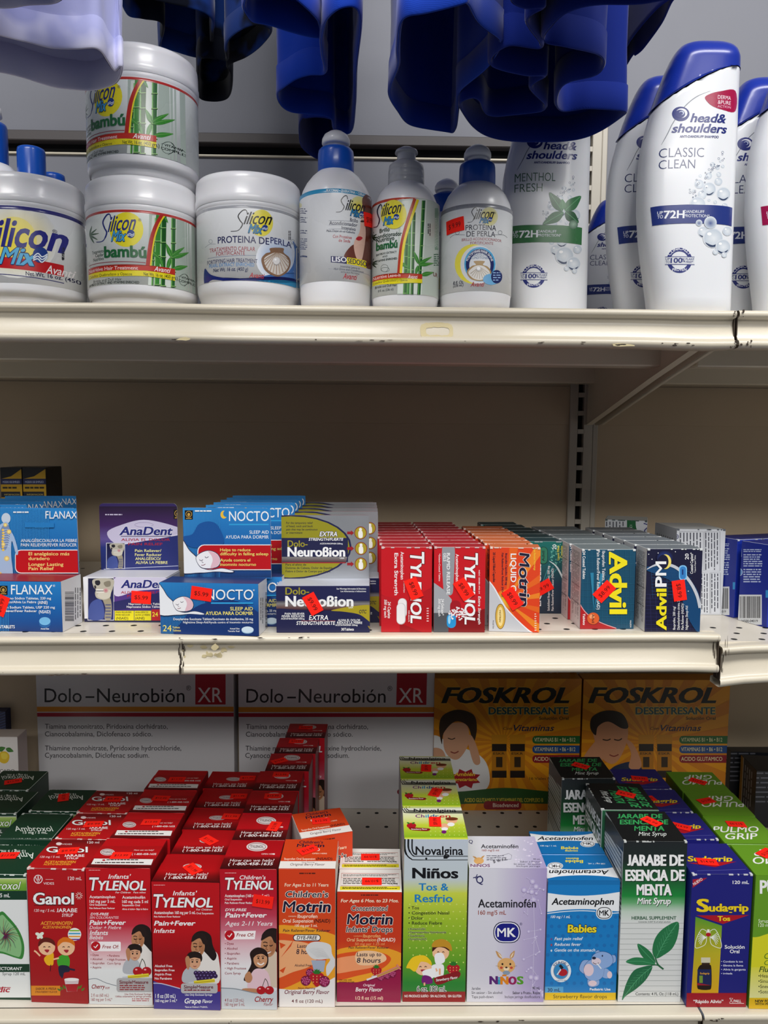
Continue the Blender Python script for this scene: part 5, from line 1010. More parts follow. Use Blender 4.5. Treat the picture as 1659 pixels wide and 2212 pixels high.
dk = Carton('syrup_carton', 'tall black carton with a gold edge stripe at the right frame edge, nearer one', 'low', 'P', (1628, 1787, 1745, 1792), (1624, 1667, 1748, 1668), .055, dict(F='1a1c24', T='17181f', L='1c1e26', R='1c1e26'), {'front': ('K5', a_drkf), 'left': ('mm', a_drkl)}, G_)
dk.row('P', [(1578, 1625, 1690, 1626)], ['tall black carton with a gold edge stripe at the right frame edge, farther one'])
# ------------------------------------------------------------------ middle shelf
GM = 'rows of tablet boxes on the middle shelf'
def sleeper(A, x, y, s):
    A.blob([(x-2.2*s, y-1.9*s), (x-1.7*s, y-1.6*s), (x-1.2*s, y-.8*s), (x-.6*s, y-.2*s), (x-.3*s, y+.6*s), (x+.5*s, y+.85*s), (x+1.5*s, y+.72*s), (x+2.5*s, y+.98*s), (x+2.2*s, y+1.12*s), (x+1.0*s, y+1.05*s), (x-.3*s, y+1.15*s), (x-2.2*s, y+.95*s)], '3a3a58')
    A.blob([(x-2.2*s, y-1.84*s), (x-1.74*s, y-1.55*s), (x-1.24*s, y-.75*s), (x-.6*s, y-.1*s), (x-.3*s, y+.64*s), (x+.5*s, y+.9*s), (x+1.5*s, y+.77*s), (x+2.4*s, y+.99*s), (x+2.2*s, y+1.08*s), (x+1.0*s, y+1.01*s), (x-.3*s, y+1.1*s), (x-2.2*s, y+.9*s)], 'eef0f4')
    A.blob([(x-.7*s, y-.1*s), (x-.3*s, y-.55*s), (x+.4*s, y-.75*s), (x+1.1*s, y-.5*s), (x+1.4*s, y+.1*s), (x+1.15*s, y+.65*s), (x+.4*s, y+.8*s), (x-.3*s, y+.68*s)], '3a3a58'); A.blob([(x-.66*s, y-.08*s), (x-.28*s, y-.5*s), (x+.4*s, y-.7*s), (x+1.06*s, y-.46*s), (x+1.35*s, y+.1*s), (x+1.1*s, y+.6*s), (x+.4*s, y+.75*s), (x-.28*s, y+.62*s)], 'f2f1f4'); A.blob([(x+.35*s, y-.68*s), (x+1.04*s, y-.45*s), (x+1.33*s, y+.1*s), (x+1.08*s, y+.58*s), (x+.55*s, y+.72*s), (x+.72*s, y+.1*s), (x+.62*s, y-.3*s)], 'e6c0ca')
    for dx, dy in ((-.38, .02), (.08, -.22)): A.curve([(x+dx*s, y+dy*s), (x+(dx+.12)*s, y+(dy+.10)*s), (x+(dx+.30)*s, y+(dy+.0)*s)], s*.045, '4a4258')
    A.curve([(x-.18*s, y+.08*s), (x-.14*s, y+.28*s), (x-.04*s, y+.26*s)], s*.03, '6a5a6a'); A.curve([(x-.22*s, y+.48*s), (x-.08*s, y+.5*s), (x+.12*s, y+.4*s)], s*.05, '8a4a5a')
def stripes(A, x0, x1, y0, y1, c, n=40):
    for i in range(n): x = x0+(x1-x0)*i/n; A.rect(x, y0, x+(x1-x0)/n*.35, y1, c)
def badge(A, x, y, r): A.rect(x-r, y-r, x+r, y+1.3*r, '14100c'); A.ring(x, y-.05*r, r*.72, r*.14, 'c8a050'); A.ell(x, y+.05*r, r*.35, r*.42, 'c8a050', n=12); A.rect(x-.7*r, y+.9*r, x+.7*r, y+1.1*r, 'c8a050')
def a_flx(A):
    A.vg(-250, 740, 420, 1090, [(765, '2a86c8'), (900, '1c6cb4'), (1000, '1a559a'), (1067, '173a78')]); stripes(A, -170, 60, 765, 1067, '3a92d0', 24)
    badge(A, 22, 812, 24); A.t('FLANAX', 66, 840, 56, W_, w=248, b=0); A.t('®', 316, 795, 12, W_)
    for s_, x, y, h, w in (('Naproxeno Sódico Tabletas, 220 mg', 307, 870, 14, 325), ('Analgésico/Alivia La Fiebre', 218, 892, 14, 240), ('(AINE)', 286, 897, 18, 58), ('Naproxen Sodium Tablets, USP 220 mg', 330, 924, 14, 372), ('Pain Reliever/Fever Reducer', 222, 945, 14, 250), ('(NSAID)', 302, 953, 18, 70), ('20 TABLETAS/TABLETS', 90, 1042, 18, 205)): A.t(s_, x, y, h, W_, w=w, al=2, b=1)
    A.ell(268, 1014, 34, 26, '2a6aa8'); A.ell(268, 1000, 34, 24, '7cbce6'); A.t('Actual Size', 243, 1050, 9, W_, w=50, b=1)
def a_flx_r(A):
    A.rect(350, 700, 560, 1100, 'e2e2e4'); A.bars(388, 825, 442, 1000, '1c1c20', vert=False, n=30); A.vfine(448, 800, 490, 1005, 3, '3a3a40', .35)
def a_flx_h(A):
    A.vg(-250, 300, 540, 760, [(322, '2e8acb'), (560, '1f70b6'), (735, '163c78')]); stripes(A, -160, 300, 322, 735, '3f97d4', 52); A.fine(82, 345, 180, 356, 1, W_, .7); A.t('FLANAX', 275, 387, 44, W_, w=190, b=0); A.ring(240, 425, 50, 2, '3a8cc6', ry=18); A.rect(152, 410, 326, 440, '2a82c4')
    A.t('ANALGÉSICO/ALIVIA LA FIEBRE', 128, 527, 18, W_, w=335, b=0); A.t('PAIN RELIEVER/FEVER REDUCER', 128, 553, 18, W_, w=333, b=0)
    rrect(A, 94, 572, 700, 714, 34, 'f2f0f0'); rrect(A, 98, 577, 700, 709, 31, 'c20f1c')
    for s_, y, w in (('El analgésico más', 606, 244), ('duradero', 634, 126), ('Longer Lasting', 669, 208), ('Pain Relief', 694, 151)): A.t(s_, 174, y, 19, 'f2e08a', w=w, b=1)
    B = 'a9c0de'; A.ell(38, 386, 27, 32, 'c8d4e2'); A.blob([(28, 410), (50, 410), (62, 450), (90, 500), (112, 585), (100, 600), (75, 520), (70, 600), (76, 735), (-10, 735), (-8, 600), (-20, 520), (-50, 600), (-60, 560), (-20, 450)], B)
    A.blob([(20, 430), (56, 430), (62, 500), (40, 570), (10, 570), (-5, 500)], '7f94b8')
    for i in range(8): A.ell(22+2*math.sin(i), 455+i*17, 8, 7, 'f0c850', n=12); A.curve([(24, 455+i*14), (50, 452+i*14), (62, 465+i*13)], 2.5, 'd4dfee')
    for x, y, r in ((36, 425, 12), (58, 465, 14), (44, 625, 16), (2, 718, 14), (24, 540, 12)): A.ell(x, y, r, r, 'fff2a0', c2='d9b870', n=14)
flx = Carton('tablet_box', 'blue tablet box with a glowing skeleton on its hang card, cut by the left edge', 'mid', 'M1', (-165, 1058, 375, 1067), (-162, 757, 378, 765), .038,
    dict(F='1c6cb4', T='8a1a2a', R='e2e2e4', L='1c6cb4', K='1c6cb4'), {'front': ('M1', a_flx), 'right': ('M1', a_flx_r)}, GM)
header(flx, .062, 'M1', a_flx_h, '1f70b6'); flx.stick('front', 'M1', 8, 905, 68, '$8.99')
row_hdr(flx, 'M1', [(170, 306), (272, 293), (382, 282), (463, 272)], ['hang carded blue tablet box, second behind the glowing skeleton box', 'hang carded blue tablet box, third behind the glowing skeleton box', 'hang carded blue tablet box, fourth behind the glowing skeleton box', 'hang carded blue tablet box, rearmost behind the glowing skeleton box'])

def skull(A, x0, y0, x1, y1):
    w, h = x1-x0, y1-y0; A.rect(x0-4, y0-4, x1+4, y1+4, 'd0d0d8'); A.vg(x0, y0, x1, y1, [(y0, '16163c'), (y1, '2a2f70')]); q = lambda P: [(x0+a*w, y0+b*h) for a, b in P]
    A.blob(q([(.08, .62), (.45, .50), (.62, .72), (.58, .98), (.04, .98)]), '4a5a9c'); A.blob(q([(.55, .45), (.80, .42), (.92, .60), (.90, .98), (.66, .98), (.68, .70)]), 'a39a84')
    for i in range(5): A.rect(x0+.68*w, y0+(.62+.075*i)*h, x0+.90*w, y0+(.66+.075*i)*h, '6a6a80')
    A.blob(q([(.22, .02), (.97, .02), (.98, .22), (.90, .36), (.86, .46), (.62, .52), (.34, .47), (.27, .36), (.30, .28), (.21, .20)]), 'bdb7a8'); A.blob(q([(.55, .30), (.88, .28), (.86, .44), (.64, .50), (.38, .44), (.40, .36)]), 'd0cabc')
    A.blob(q([(.28, .06), (.44, .05), (.48, .12), (.40, .17), (.29, .14)]), '2a2830'); A.blob(q([(.24, .18), (.30, .17), (.32, .23), (.26, .25)]), '3a343a'); A.blob(q([(.62, .10), (.86, .06), (.88, .18), (.70, .20)]), '8d8676')
    A.rect(x0+.32*w, y0+.295*h, x0+.66*w, y0+.31*h, '4a4448')
    for i in range(6): A.rect(x0+(.33+.055*i)*w, y0+.255*h, x0+(.37+.055*i)*w, y0+.295*h, 'efece6'); A.rect(x0+(.33+.055*i)*w, y0+.312*h, x0+(.37+.055*i)*w, y0+.35*h, 'e6e2da')
    A.ell(x0+.70*w, y0+.29*h, .10*w, .06*h, 'c2687c', c2='cdb4ac', n=16)
def ana(A, x, y, h, w): A.t('AnaDent', x, y, h, '2c2f7e', w=w, b=2, it=.2, o='eeeef4', ow=.07, st=.03)
def a_and(A):
    A.rect(480, 700, 1100, 1040, 'e6e6ea'); A.put([(678, 735), (1100, 735), (678, 890), (1100, 800), (678, 1010), (1100, 1010)], [(0, 1, 3, 2), (2, 3, 5, 4)], ['5a2a86', '4a2a80', '5a3a8a', '3a3a88', '1c1e4a', '1c1e4a']); A.blob([(690, 740), (880, 735), (1000, 745), (1000, 800), (820, 820), (690, 850)], 'd5cfe4'); A.rect(500, 985, 1100, 1020, '22244e')
    skull(A, 527, 745, 678, 992); ana(A, 722, 801, 46, 290); A.t('ALIVIA EL DOLOR', 722, 836, 15, 'b01c2c', w=255, b=1); A.t('PAIN RELIEF', 760, 857, 14, 'b01c2c', w=190, b=1); A.poly([(680, 885), (1000, 820), (1000, 900), (680, 935)], '2a2a66')
    A.t('Naproxen Sodium Tablets', 768, 903, 12, W_, w=200, b=1); A.t('Naproxeno Sódico Tabletas', 757, 920, 12, W_, w=212, b=1); A.rect(686, 938, 800, 996, 'e6da1c'); A.rect(803, 938, 903, 996, 'e6da1c'); A.rect(906, 930, 1010, 996, 'c01828')
    for s_, x, y, w in (('PAIN RELIEVER/', 692, 952, 95), ('FEVER REDUCER', 692, 968, 85), ('(NSAID)', 694, 990, 72), ('ANALGÉSICO/', 808, 952, 78), ('ALIVIA LA FIEBRE', 808, 968, 88), ('(AINE)', 808, 990, 56)): A.t(s_, x, y, 15 if '(' in s_ else 10, '3a3410', w=w, b=1)
    A.t('24', 910, 972, 26, 'f0e040', w=34, b=1)
def a_and_h(A):
    A.vg(570, 280, 1140, 730, [(315, '2a1638'), (430, '4a2a66'), (510, '6a5a9a'), (560, '2c3a80'), (710, '28306c')]); A.blob([(640, 470), (740, 420), (860, 395), (1000, 420), (1105, 460), (1105, 500), (860, 530), (700, 540)], 'cfc8e0')
    A.poly([(640, 560), (1110, 480), (1110, 720), (620, 720)], '2b3478'); A.line([(640, 556), (1110, 476)], 6, 'e0dcec'); A.line([(620, 690), (1110, 668)], 3, 'd0d4e8'); A.fine(628, 360, 730, 371, 1, 'c8c0d8', .7); A.ring(860, 425, 55, 1.5, '7a6a9a', ry=14)
    skull(A, 638, 536, 743, 684); ana(A, 713, 485, 48, 318); A.rect(722, 492, 1020, 495, '1c1c3a'); A.t('ALIVIA EL DOLOR', 724, 521, 15, 'b02a3c', w=292, b=1); A.t('PAIN RELIEF', 766, 547, 15, 'b02a3c', w=205, b=1)
    for s_, x, y, w in (('Pain Reliever/', 806, 587, 158), ('Fever Reducer', 806, 611, 160), ('ANALGÉSICO/', 808, 635, 153), ('ALIVIA LA FIEBRE', 810, 658, 191)): A.t(s_, x, y, 16, 'ece69a', w=w, b=1)
    badge(A, 1062, 358, 25)
an = Carton('tablet_box', 'purple and navy toothache tablet box with a skull picture', 'mid', 'M1', (505, 1006, 1003, 1009), (507, 737, 1003, 742), .042,
    dict(F='e6e6ea', T='d2d2da', R='d8d8de', L='e6e6ea', K='3a2a66'), {'front': ('M1', a_and)}, GM)
header(an, .066, 'M1', a_and_h, '3a2a66'); an.stick('front', 'M1', 845, 858, -4, '$5.99')

def a_noc(A):
    A.vg(920, 740, 1600, 1110, [(765, '2a86c8'), (880, '1d6cb2'), (960, '1a5296'), (1090, '18386e')]); stripes(A, 960, 1230, 765, 1090, '3c92ce', 32); A.blob([(1075, 1100), (1090, 1000), (1200, 900), (1420, 880), (1600, 1000), (1600, 1110)], '173a78')
    sleeper(A, 1075, 895, 60); A.t('NOCTO', 1232, 871, 60, W_, w=282, b=0); A.t('®', 1512, 820, 10, W_); A.rect(1262, 887, 1513, 896, '35a4dc'); A.t('SLEEP AID', 1376, 935, 20, 'f0e27a', w=136, b=1); A.t('AYUDA PARA DORMIR', 1230, 962, 20, 'f0e27a', w=283, b=1)
    A.t('Doxylamine Succinate Tablets/Succinato de doxilamina, 25 mg', 1037, 993, 13, W_, w=476, b=1); A.t('Nighttime Sleep-Aid/Ayuda contra el insomnio nocturno', 1095, 1012, 13, W_, w=418, b=0)
    A.t('24', 973, 1060, 36, 'ecdc7a', w=52, b=0); A.t('Tablets', 1032, 1042, 11, 'ecdc7a', w=44, b=1); A.t('Tabletas', 1032, 1060, 11, 'ecdc7a', w=50, b=1); A.t('Actual Size', 1432, 1048, 9, W_, w=58, al=2, b=1); A.t('Tamaño Real', 1432, 1063, 9, W_, w=70, al=2, b=1); A.ell(1480, 1054, 36, 20, '9ac0dc'); A.ell(1480, 1050, 36, 19, 'd8eaf6')
def a_noc_r(A): A.rect(1530, 740, 1660, 1100, 'dfe0e4'); A.bars(1585, 830, 1612, 1040, '1c1c20', vert=False, n=30); A.vfine(1556, 860, 1578, 1020, 2, '3a3a40', .35)
def a_noc_h(A):
    A.vg(1060, 300, 1660, 770, [(322, '2d8acc'), (540, '1f6cb2'), (700, '1a4a8a'), (740, '16305e')]); stripes(A, 1092, 1320, 322, 740, '3f97d4', 28); stripes(A, 1092, 1625, 700, 740, '24508a', 60); A.blob([(1092, 500), (1150, 480), (1190, 420), (1260, 405), (1310, 440), (1330, 545), (1150, 560)], '1a5aa0')
    badge(A, 1128, 362, 24); A.fine(1165, 338, 1265, 349, 1, W_, .7); A.ell(1337, 364, 20, 24, 'f0c440'); A.ell(1350, 358, 17, 20, '2a84c6'); A.t('NOCTO', 1368, 402, 58, W_, w=238, b=0); A.rect(1368, 419, 1605, 427, '35a4dc')
    A.t('SLEEP AID', 1490, 478, 19, W_, w=115, b=0); A.t('AYUDA PARA DORMIR', 1348, 507, 19, W_, w=257, b=0); rrect(A, 1180, 542, 1800, 695, 40, 'f0eef0'); rrect(A, 1186, 547, 1800, 690, 36, 'c20f1c'); sleeper(A, 1220, 630, 72)
    for s_, y, w in (('Helps to reduce', 582, 182), ('difficulty in falling asleep', 606, 288), ('Ayuda contra el', 643, 180), ('insomnio nocturno', 669, 215)): A.t(s_, 1316, y, 17, 'f2e07a', w=w, b=1)
noc = Carton('tablet_box', 'blue sleep aid box with a sleeping face on its hang card, front of its row', 'mid', 'M1', (960, 1076, 1547, 1090), (965, 768, 1547, 780), .030,
    dict(F='1d6cb2', T='1c3a70', R='dfe0e4', L='1d6cb2', K='1d6cb2'), {'front': ('M1', a_noc), 'right': ('M1', a_noc_r)}, GM)
header(noc, .0635, 'M1', a_noc_h, '1f6cb2', ins=(.0120, -.0045)); noc.stick('front', 'M1', 1204, 836, -8, '$5.99')
row_hdr(noc, 'M2', [(160, 98), (186, 88), (210, 79), (230, 71), (250, 62)], ['blue sleep aid box, second behind the sleeping face box', 'blue sleep aid box, third behind the sleeping face box', 'blue sleep aid box, fourth behind the sleeping face box', 'blue sleep aid box, fifth behind the sleeping face box', 'blue sleep aid box, rearmost behind the sleeping face box'])

def a_dol(A):
    A.rect(60, 520, 720, 900, '232554'); A.vg(60, 655, 720, 715, [(655, '3a3a6a'), (675, 'c8c2c0'), (695, 'b08a86'), (715, '5a2a4a')], mat='foil'); A.blob([(430, 715), (560, 690), (680, 690), (680, 790), (600, 740), (500, 722)], 'b0a024', ); A.blob([(440, 900), (520, 820), (660, 810), (720, 900)], 'a08a20')
    A.blob([(60, 720), (250, 712), (480, 722), (600, 760), (660, 830), (660, 900), (60, 900)], '20224e'); A.t('Dolo-', 157, 620, 42, 'aaa02a', w=140, b=0, st=.02); A.t('Neuroßion', 157, 690, 60, W_, w=404, b=2, st=.03); A.t('USA', 533, 702, 9, W_, w=28, b=1); A.t('See Warnings Information & Directions', 638, 590, 9, W_, w=176, al=2, b=1); A.t('Lea Advertencias e Indicaciones', 638, 605, 9, W_, w=152, al=2, b=1)
    for s_, x, y, h, w in (('PAIN RELIEVER', 152, 741, 12, 119), ('FEVER REDUCER', 135, 756, 12, 137), ('ACETAMINOPHEN 500mg', 130, 769, 9, 140), ('EXTRA', 297, 772, 28, 115), ('STRENGTH/FUERTE', 222, 801, 21, 232), ('ALIVIA EL DOLOR', 470, 780, 13, 134), ('REDUCE LA FIEBRE', 465, 795, 13, 150), ('ACETAMINOFEN 500mg', 455, 807, 9, 132), ('30Tablets', 490, 835, 15, 75)): A.t(s_, x, y, h, W_, w=w, b=1, it=.15 if h > 20 else 0)
    A.t('OTC', 596, 732, 20, '1c1c3a', w=45, b=2, it=.2); A.line([(250, 777), (455, 777)], 2, 'b04a3a')
def a_dol_h(A):
    A.rect(100, 100, 700, 560, 'c3c6ca', mat='foil'); A.rect(100, 100, 700, 147, '9a1a26'); A.ell(190, 336, 362, 192, '22244e'); A.ell(188, 336, 352, 183, '9a9420'); A.rect(100, 282, 530, 426, '22244e'); A.put([(100, 395), (525, 395), (100, 432), (518, 432)], [(0, 1, 3, 2)], ['c8c2c0', 'c8c2c0', '6a2a3a', '6a2a3a'], mat='foil'); A.rect(100, 428, 515, 433, 'b02a34')
    for i, s_ in enumerate(('For the temporary relief', 'of head, neck and back', 'pain that may be continuous', 'or intermittent')): A.t(s_, 160, 198+i*19.5, 12, '1c1c34', w=(160, 160, 188, 98)[i], b=1, it=.15)
    A.t('EXTRA', 360, 272, 27, W_, w=106, b=2, it=.2, o='22244e', ow=.1); A.t('STRENGTH/FUERTE', 295, 298, 16, W_, w=208, b=2, it=.2, o='22244e', ow=.1); A.t('ACETAMINOPHEN 500mg', 362, 320, 8, W_, w=136, b=1); A.t('Dolo-', 170, 335, 38, 'aaa02a', w=118, b=0, st=.02); A.t('Neuroßion', 170, 392, 54, W_, w=342, b=2, st=.03); A.t('USA', 482, 407, 8, W_, w=26, b=1)
    for s_, y, w in (('Para el alivio de', 447, 122), ('Dolores de Cabeza, Dolor de Espalda,', 467, 284), ('Fiebre ó Dolor de Cuerpo por Gripe.', 487, 268)): A.t(s_, 158, y, 12, '1c1c34', w=w, b=1)
    for x, y in ((605, 252), (608, 345), (607, 438)):
        A.poly([(525, y-8), (548, y-8), (548, y-16), (566, y), (548, y+16), (548, y+8), (525, y+8)], 'a01c26'); A.ell(x, y, 37, 39, '8a1c26'); A.ell(x, y, 33, 35, 'b0a028'); A.ell(x, y-20, 9, 10, 'f2f0ea'); A.blob([(x-12, y-8), (x+10, y-10), (x+12, y+26), (x-10, y+28)], 'f2f0ea')
dol = Carton('tablet_box', 'navy, gold and silver tablet box with three round body icons, front of its row', 'mid', 'M2', (103, 849, 660, 848), (97, 572, 658, 566), .036,
    dict(F='232554', T='b8bcc8', R='8a8c9a', L='232554', K='c3c6ca'), {'front': ('M2', a_dol)}, GM)
header(dol, .0595, 'M2', a_dol_h, 'c3c6ca', 'foil', edge='a51a26'); dol.stick('front', 'M2', 320, 675, -62, '$9.99')
row_hdr(dol, 'M2', [(719, 126), (717, 113), (713, 101), (709, 90)], ['silver and red tablet box, second behind the round icons box', 'silver and red tablet box, third behind the round icons box', 'silver and red tablet box, fourth behind the round icons box', 'silver and red tablet box, rearmost behind the round icons box'])

def rowy(c, n, labels, dx=-.0009, jit=.0012):
    """n copies straight behind, each touching the one before"""
    rnd = random.Random(n+int(c.W*1e5))
    for i in range(n):
        x = c.loc.x+dx*(i+1)+(rnd.random()-.5)*jit; q = Vector((x, c.loc.y+(c.D+.0004)*(i+1), shelf_z(c.which, x)+.0002))
        copy_tree(c.root, q, (0, c.tilt, c.yaw*.3), labels(i+1), c.group, skip=('price_sticker',))
def tyl90(A, x, y, h, w): A.t('T', x-2, y, h*1.3, W_, w=w*.17, b=2, rot=90, it=.12, o='6a0a10', ow=.05); A.t('YLENOL', x, y+w*.16, h, W_, w=w*.84, b=2, rot=90, it=.12, st=.03, o='6a0a10', ow=.05)
def a_txs(A):
    A.rect(690, 300, 1080, 900, 'cc1020'); A.poly([(700, 600), (840, 680), (1060, 560), (1060, 900), (700, 900)], 'b90d1b'); A.poly([(700, 620), (835, 645), (838, 860), (700, 880)], 'c21524'); A.poly([(840, 790), (1060, 880), (1060, 900), (840, 900)], 'a20a17')
    tyl90(A, 905, 365, 62, 424); A.t('Acetaminophen', 845, 365, 19, W_, w=165, b=1, rot=90); A.t('Extra Strength', 808, 372, 21, W_, w=252, b=2, rot=90); A.t('Pain Reliever Fever Reducer', 862, 540, 8, W_, w=70, rot=90); A.t('24 Caplets', 768, 662, 17, W_, w=100, b=1, rot=90, it=.15); A.t('500 mg each', 747, 650, 15, W_, w=108, b=1, rot=90, it=.15); A.t('FOR ADULTS', 890, 715, 8, W_, w=68, rot=90)
    for x, y, r in ((856, 700, 58), (848, 735, 64)): rrect(A, x-28, y-r, x+26, y+r, 26, 'c9c4c4'); rrect(A, x-26, y-r+2, x+22, y+r-4, 24, 'f2eeee')
    A.fine(1000, 700, 1012, 790, 6, 'f0d0d0', .4)
txs = Carton('tablet_box', 'red tablet box with two white caplets and sideways white lettering, front of its row', 'mid', 'M2', (728, 846, 1030, 847), (717, 337, 1024, 339), .0228,
    dict(F='cc1020', T='b8323c', R='9c0a16', L='a80c18', K='a80c18'), {'front': ('M2', a_txs)}, GM, worn='e0c0c0')
txs.stick('front', 'M2', 922, 584, -68, '$8.99')
rowy(txs, 8, lambda i: '%s red tablet box behind the white caplets box, only its top edge showing' % ORD[i])
def a_trr(A):
    A.rect(1000, 300, 1400, 900, 'cc1020'); A.blob([(1095, 300), (1165, 300), (1160, 560), (1150, 620), (1120, 620), (1100, 590)], '9a9ca2', 3); A.poly([(1030, 540), (1100, 590), (1150, 650), (1130, 880), (1030, 880)], 'a9abb0'); A.rect(1030, 730, 1135, 900, '585a60'); A.poly([(1130, 780), (1360, 700), (1360, 900), (1130, 900)], '8a0a14')
    tyl90(A, 1228, 372, 60, 425); A.t('RAPID RELEASE', 1120, 372, 19, W_, w=248, b=1, rot=90); A.t('GELS', 1100, 372, 16, W_, w=50, b=1, rot=90); A.t('Acetaminophen', 1174, 378, 18, W_, w=165, b=1, rot=90); A.t('Extra Strength', 1308, 630, 15, W_, w=168, b=1, rot=90, it=.15); A.t('*Gelatin-Coated Tablets', 1072, 375, 10, W_, w=165, rot=90); A.t('24 Gelcaps*', 1088, 645, 15, W_, w=100, b=1, rot=90, it=.15); A.t('500 mg each', 1070, 645, 13, W_, w=105, b=1, rot=90, it=.15); A.t('NDC 50580-490-24', 1310, 475, 8, W_, w=140, rot=90)
    rrect(A, 1140, 655, 1205, 745, 30, 'a81020'); rrect(A, 1120, 735, 1175, 820, 26, '2a9ad8'); A.ell(1135, 770, 8, 26, 'a0d8f4')
    rnd = random.Random(2)
    for i in range(80): a = rnd.random()*6.3; r = 55*math.sqrt(rnd.random()); A.ell(1188+r*math.cos(a), 735+.7*r*math.sin(a), 5, 5, 'f0e8ea', n=6)
trr = Carton('tablet_box', 'red and grey rapid release tablet box with a blue capsule, front of its row', 'mid', 'M2', (1041, 846, 1347, 847), (1038, 338, 1345, 337), .0228,
    dict(F='cc1020', T='b8323c', R='9c0a16', L='a80c18', K='a80c18'), {'front': ('M2', a_trr)}, GM, worn='e0c0c0')
trr.stick('front', 'M2', 1222, 588, -58, '$8.99')
rowy(trr, 8, lambda i: '%s red tablet box behind the blue capsule box, only its top edge showing' % ORD[i])
def a_mlg(A):
    A.rect(-60, 300, 340, 900, 'e2481a'); 
    for i in range(9): a = -1.5+i*.42; A.poly([(90, 660), (90+420*math.cos(a), 660+420*math.sin(a)), (90+420*math.cos(a+.16), 660+420*math.sin(a+.16))], 'ee8a24' if i % 2 else 'e86a1e')
    A.ell(95, 650, 70, 60, 'f8d040', c2='e8701e'); A.blob([(-40, 520), (0, 560), (60, 640), (120, 740), (220, 830), (260, 870), (-40, 870)], 'c9cbd0'); A.curve([(-30, 520), (20, 580), (90, 700), (220, 830), (280, 860)], 7, 'eceef2')
    A.t('Motrin', 172, 372, 60, '1c1838', w=318, b=2, rot=90, it=.1, o='f0e6e0', ow=.07, st=.03); A.t('LIQUID GELS', 120, 376, 32, W_, w=305, b=2, rot=90); A.t('Ibuprofen Capsules, 200 mg', 88, 374, 11, '1c1838', w=190, b=1, rot=90); A.t('Pain Reliever/Fever Reducer (NSAID)', 66, 372, 11, '1c1838', w=262, b=1, rot=90); A.t('20 Liquid Filled Capsules', 14, 368, 14, '2a2030', w=178, b=1, rot=90); A.t('See Revised Warnings', 258, 348, 11, 'f4d040', w=128, b=1, rot=90)
    A.ell(58, 752, 31, 76, '7a5a20'); A.ell(58, 752, 28, 72, 'd9b04a'); A.ell(58, 752, 18, 58, 'f2dc98'); A.t('MOTRIN', 50, 715, 11, 'a07a2a', w=70, rot=90, b=1); A.t('Actual Size', 12, 775, 9, '2a2030', w=50, rot=90); A.fine(262, 735, 274, 845, 8, 'f8dcc8', .4)
mlg = Carton('tablet_box', 'orange liquid gel capsule box with a gold capsule, front of its row', 'mid', 'M3', (-12, 842, 290, 850), (-15, 343, 285, 338), .0240,
    dict(F='e2481a', T='d8794e', R='d9471b', L='b03a18', K='e2481a'), {'front': ('M3', a_mlg)}, GM, worn='ecd4c8')
mlg.stick('front', 'M3', 130, 645, -57, '$8.99')
rowy(mlg, 6, lambda i: '%s orange capsule box behind the gold capsule box, only its top edge showing' % ORD[i])
def a_alg(A):
    A.vg(140, 280, 480, 780, [(303, '147068'), (450, '125a5e'), (560, '123a52'), (735, '10263e')]); rnd = random.Random(6)
    for i in range(60): A.ell(360+rnd.random()*80, 320+rnd.random()*120, 2+3*rnd.random(), 2+3*rnd.random(), '6ab4a4', n=8)
    A.curve([(350, 420), (390, 450), (420, 500), (446, 560)], [2, 3, 4, 5, 6, 7, 8, 9, 10, 10, 10, 10, 10, 10, 10, 10, 10, 10, 10], 'd4e2e2')
    for a in (-70, -60, -50): A.line([(300, 580), (300+150*math.cos(math.radians(a)), 580+150*math.sin(math.radians(a)))], 5, '3a8a90')
    rrect(A, 288, 335, 342, 440, 26, '0c3c34'); rrect(A, 292, 338, 338, 436, 23, '2f7a60'); A.t('Advil', 322, 422, 16, '0c2c28', w=62, b=1, rot=-90); A.t('20', 392, 352, 22, W_, w=30, b=0, rot=-90); A.t('Liquid Filled', 410, 415, 13, 'e8dc40', w=85, b=1, rot=-90); A.t('Capsules', 430, 402, 13, 'e8dc40', w=72, b=1, rot=-90)
    A.t('LIQUI-GELS', 300, 690, 26, W_, w=255, b=2, rot=-90); A.t('Solubilized Ibuprofen Capsules, 200 mg', 352, 718, 13, W_, w=268, b=0, rot=-90); A.t('Pain Reliever/Fever Reducer (NSAID)', 376, 718, 13, W_, w=252, b=0, rot=-90)
alg = Carton('tablet_box', 'teal and navy capsule box standing behind the orange one, front of its row', 'mid', 'M3', (176, 735, 445, 736), (172, 305, 445, 304), .030,
    dict(F='123a52', T='2c4a50', R='10263e', L='10263e', K='123a52'), {'front': ('M3', a_alg)}, GM, worn='a8b4b4')
alg.stick('front', 'M3', 312, 580, 30, '$9.99')
rowy(alg, 5, lambda i: '%s dark teal box behind the front teal capsule box, only its top showing' % ORD[i], dx=-.0035)
def gridl(A, x0, y0, x1, y1, c, n=12):
    for i in range(n): A.line([(x0+(x1-x0)*i/n, y0), (x0+(x1-x0)*(i+.25)/n, y1)], 1.4, c); A.line([(x0, y0+(y1-y0)*i/n), (x1, y0+(y1-y0)*(i+.15)/n)], 1.4, c)
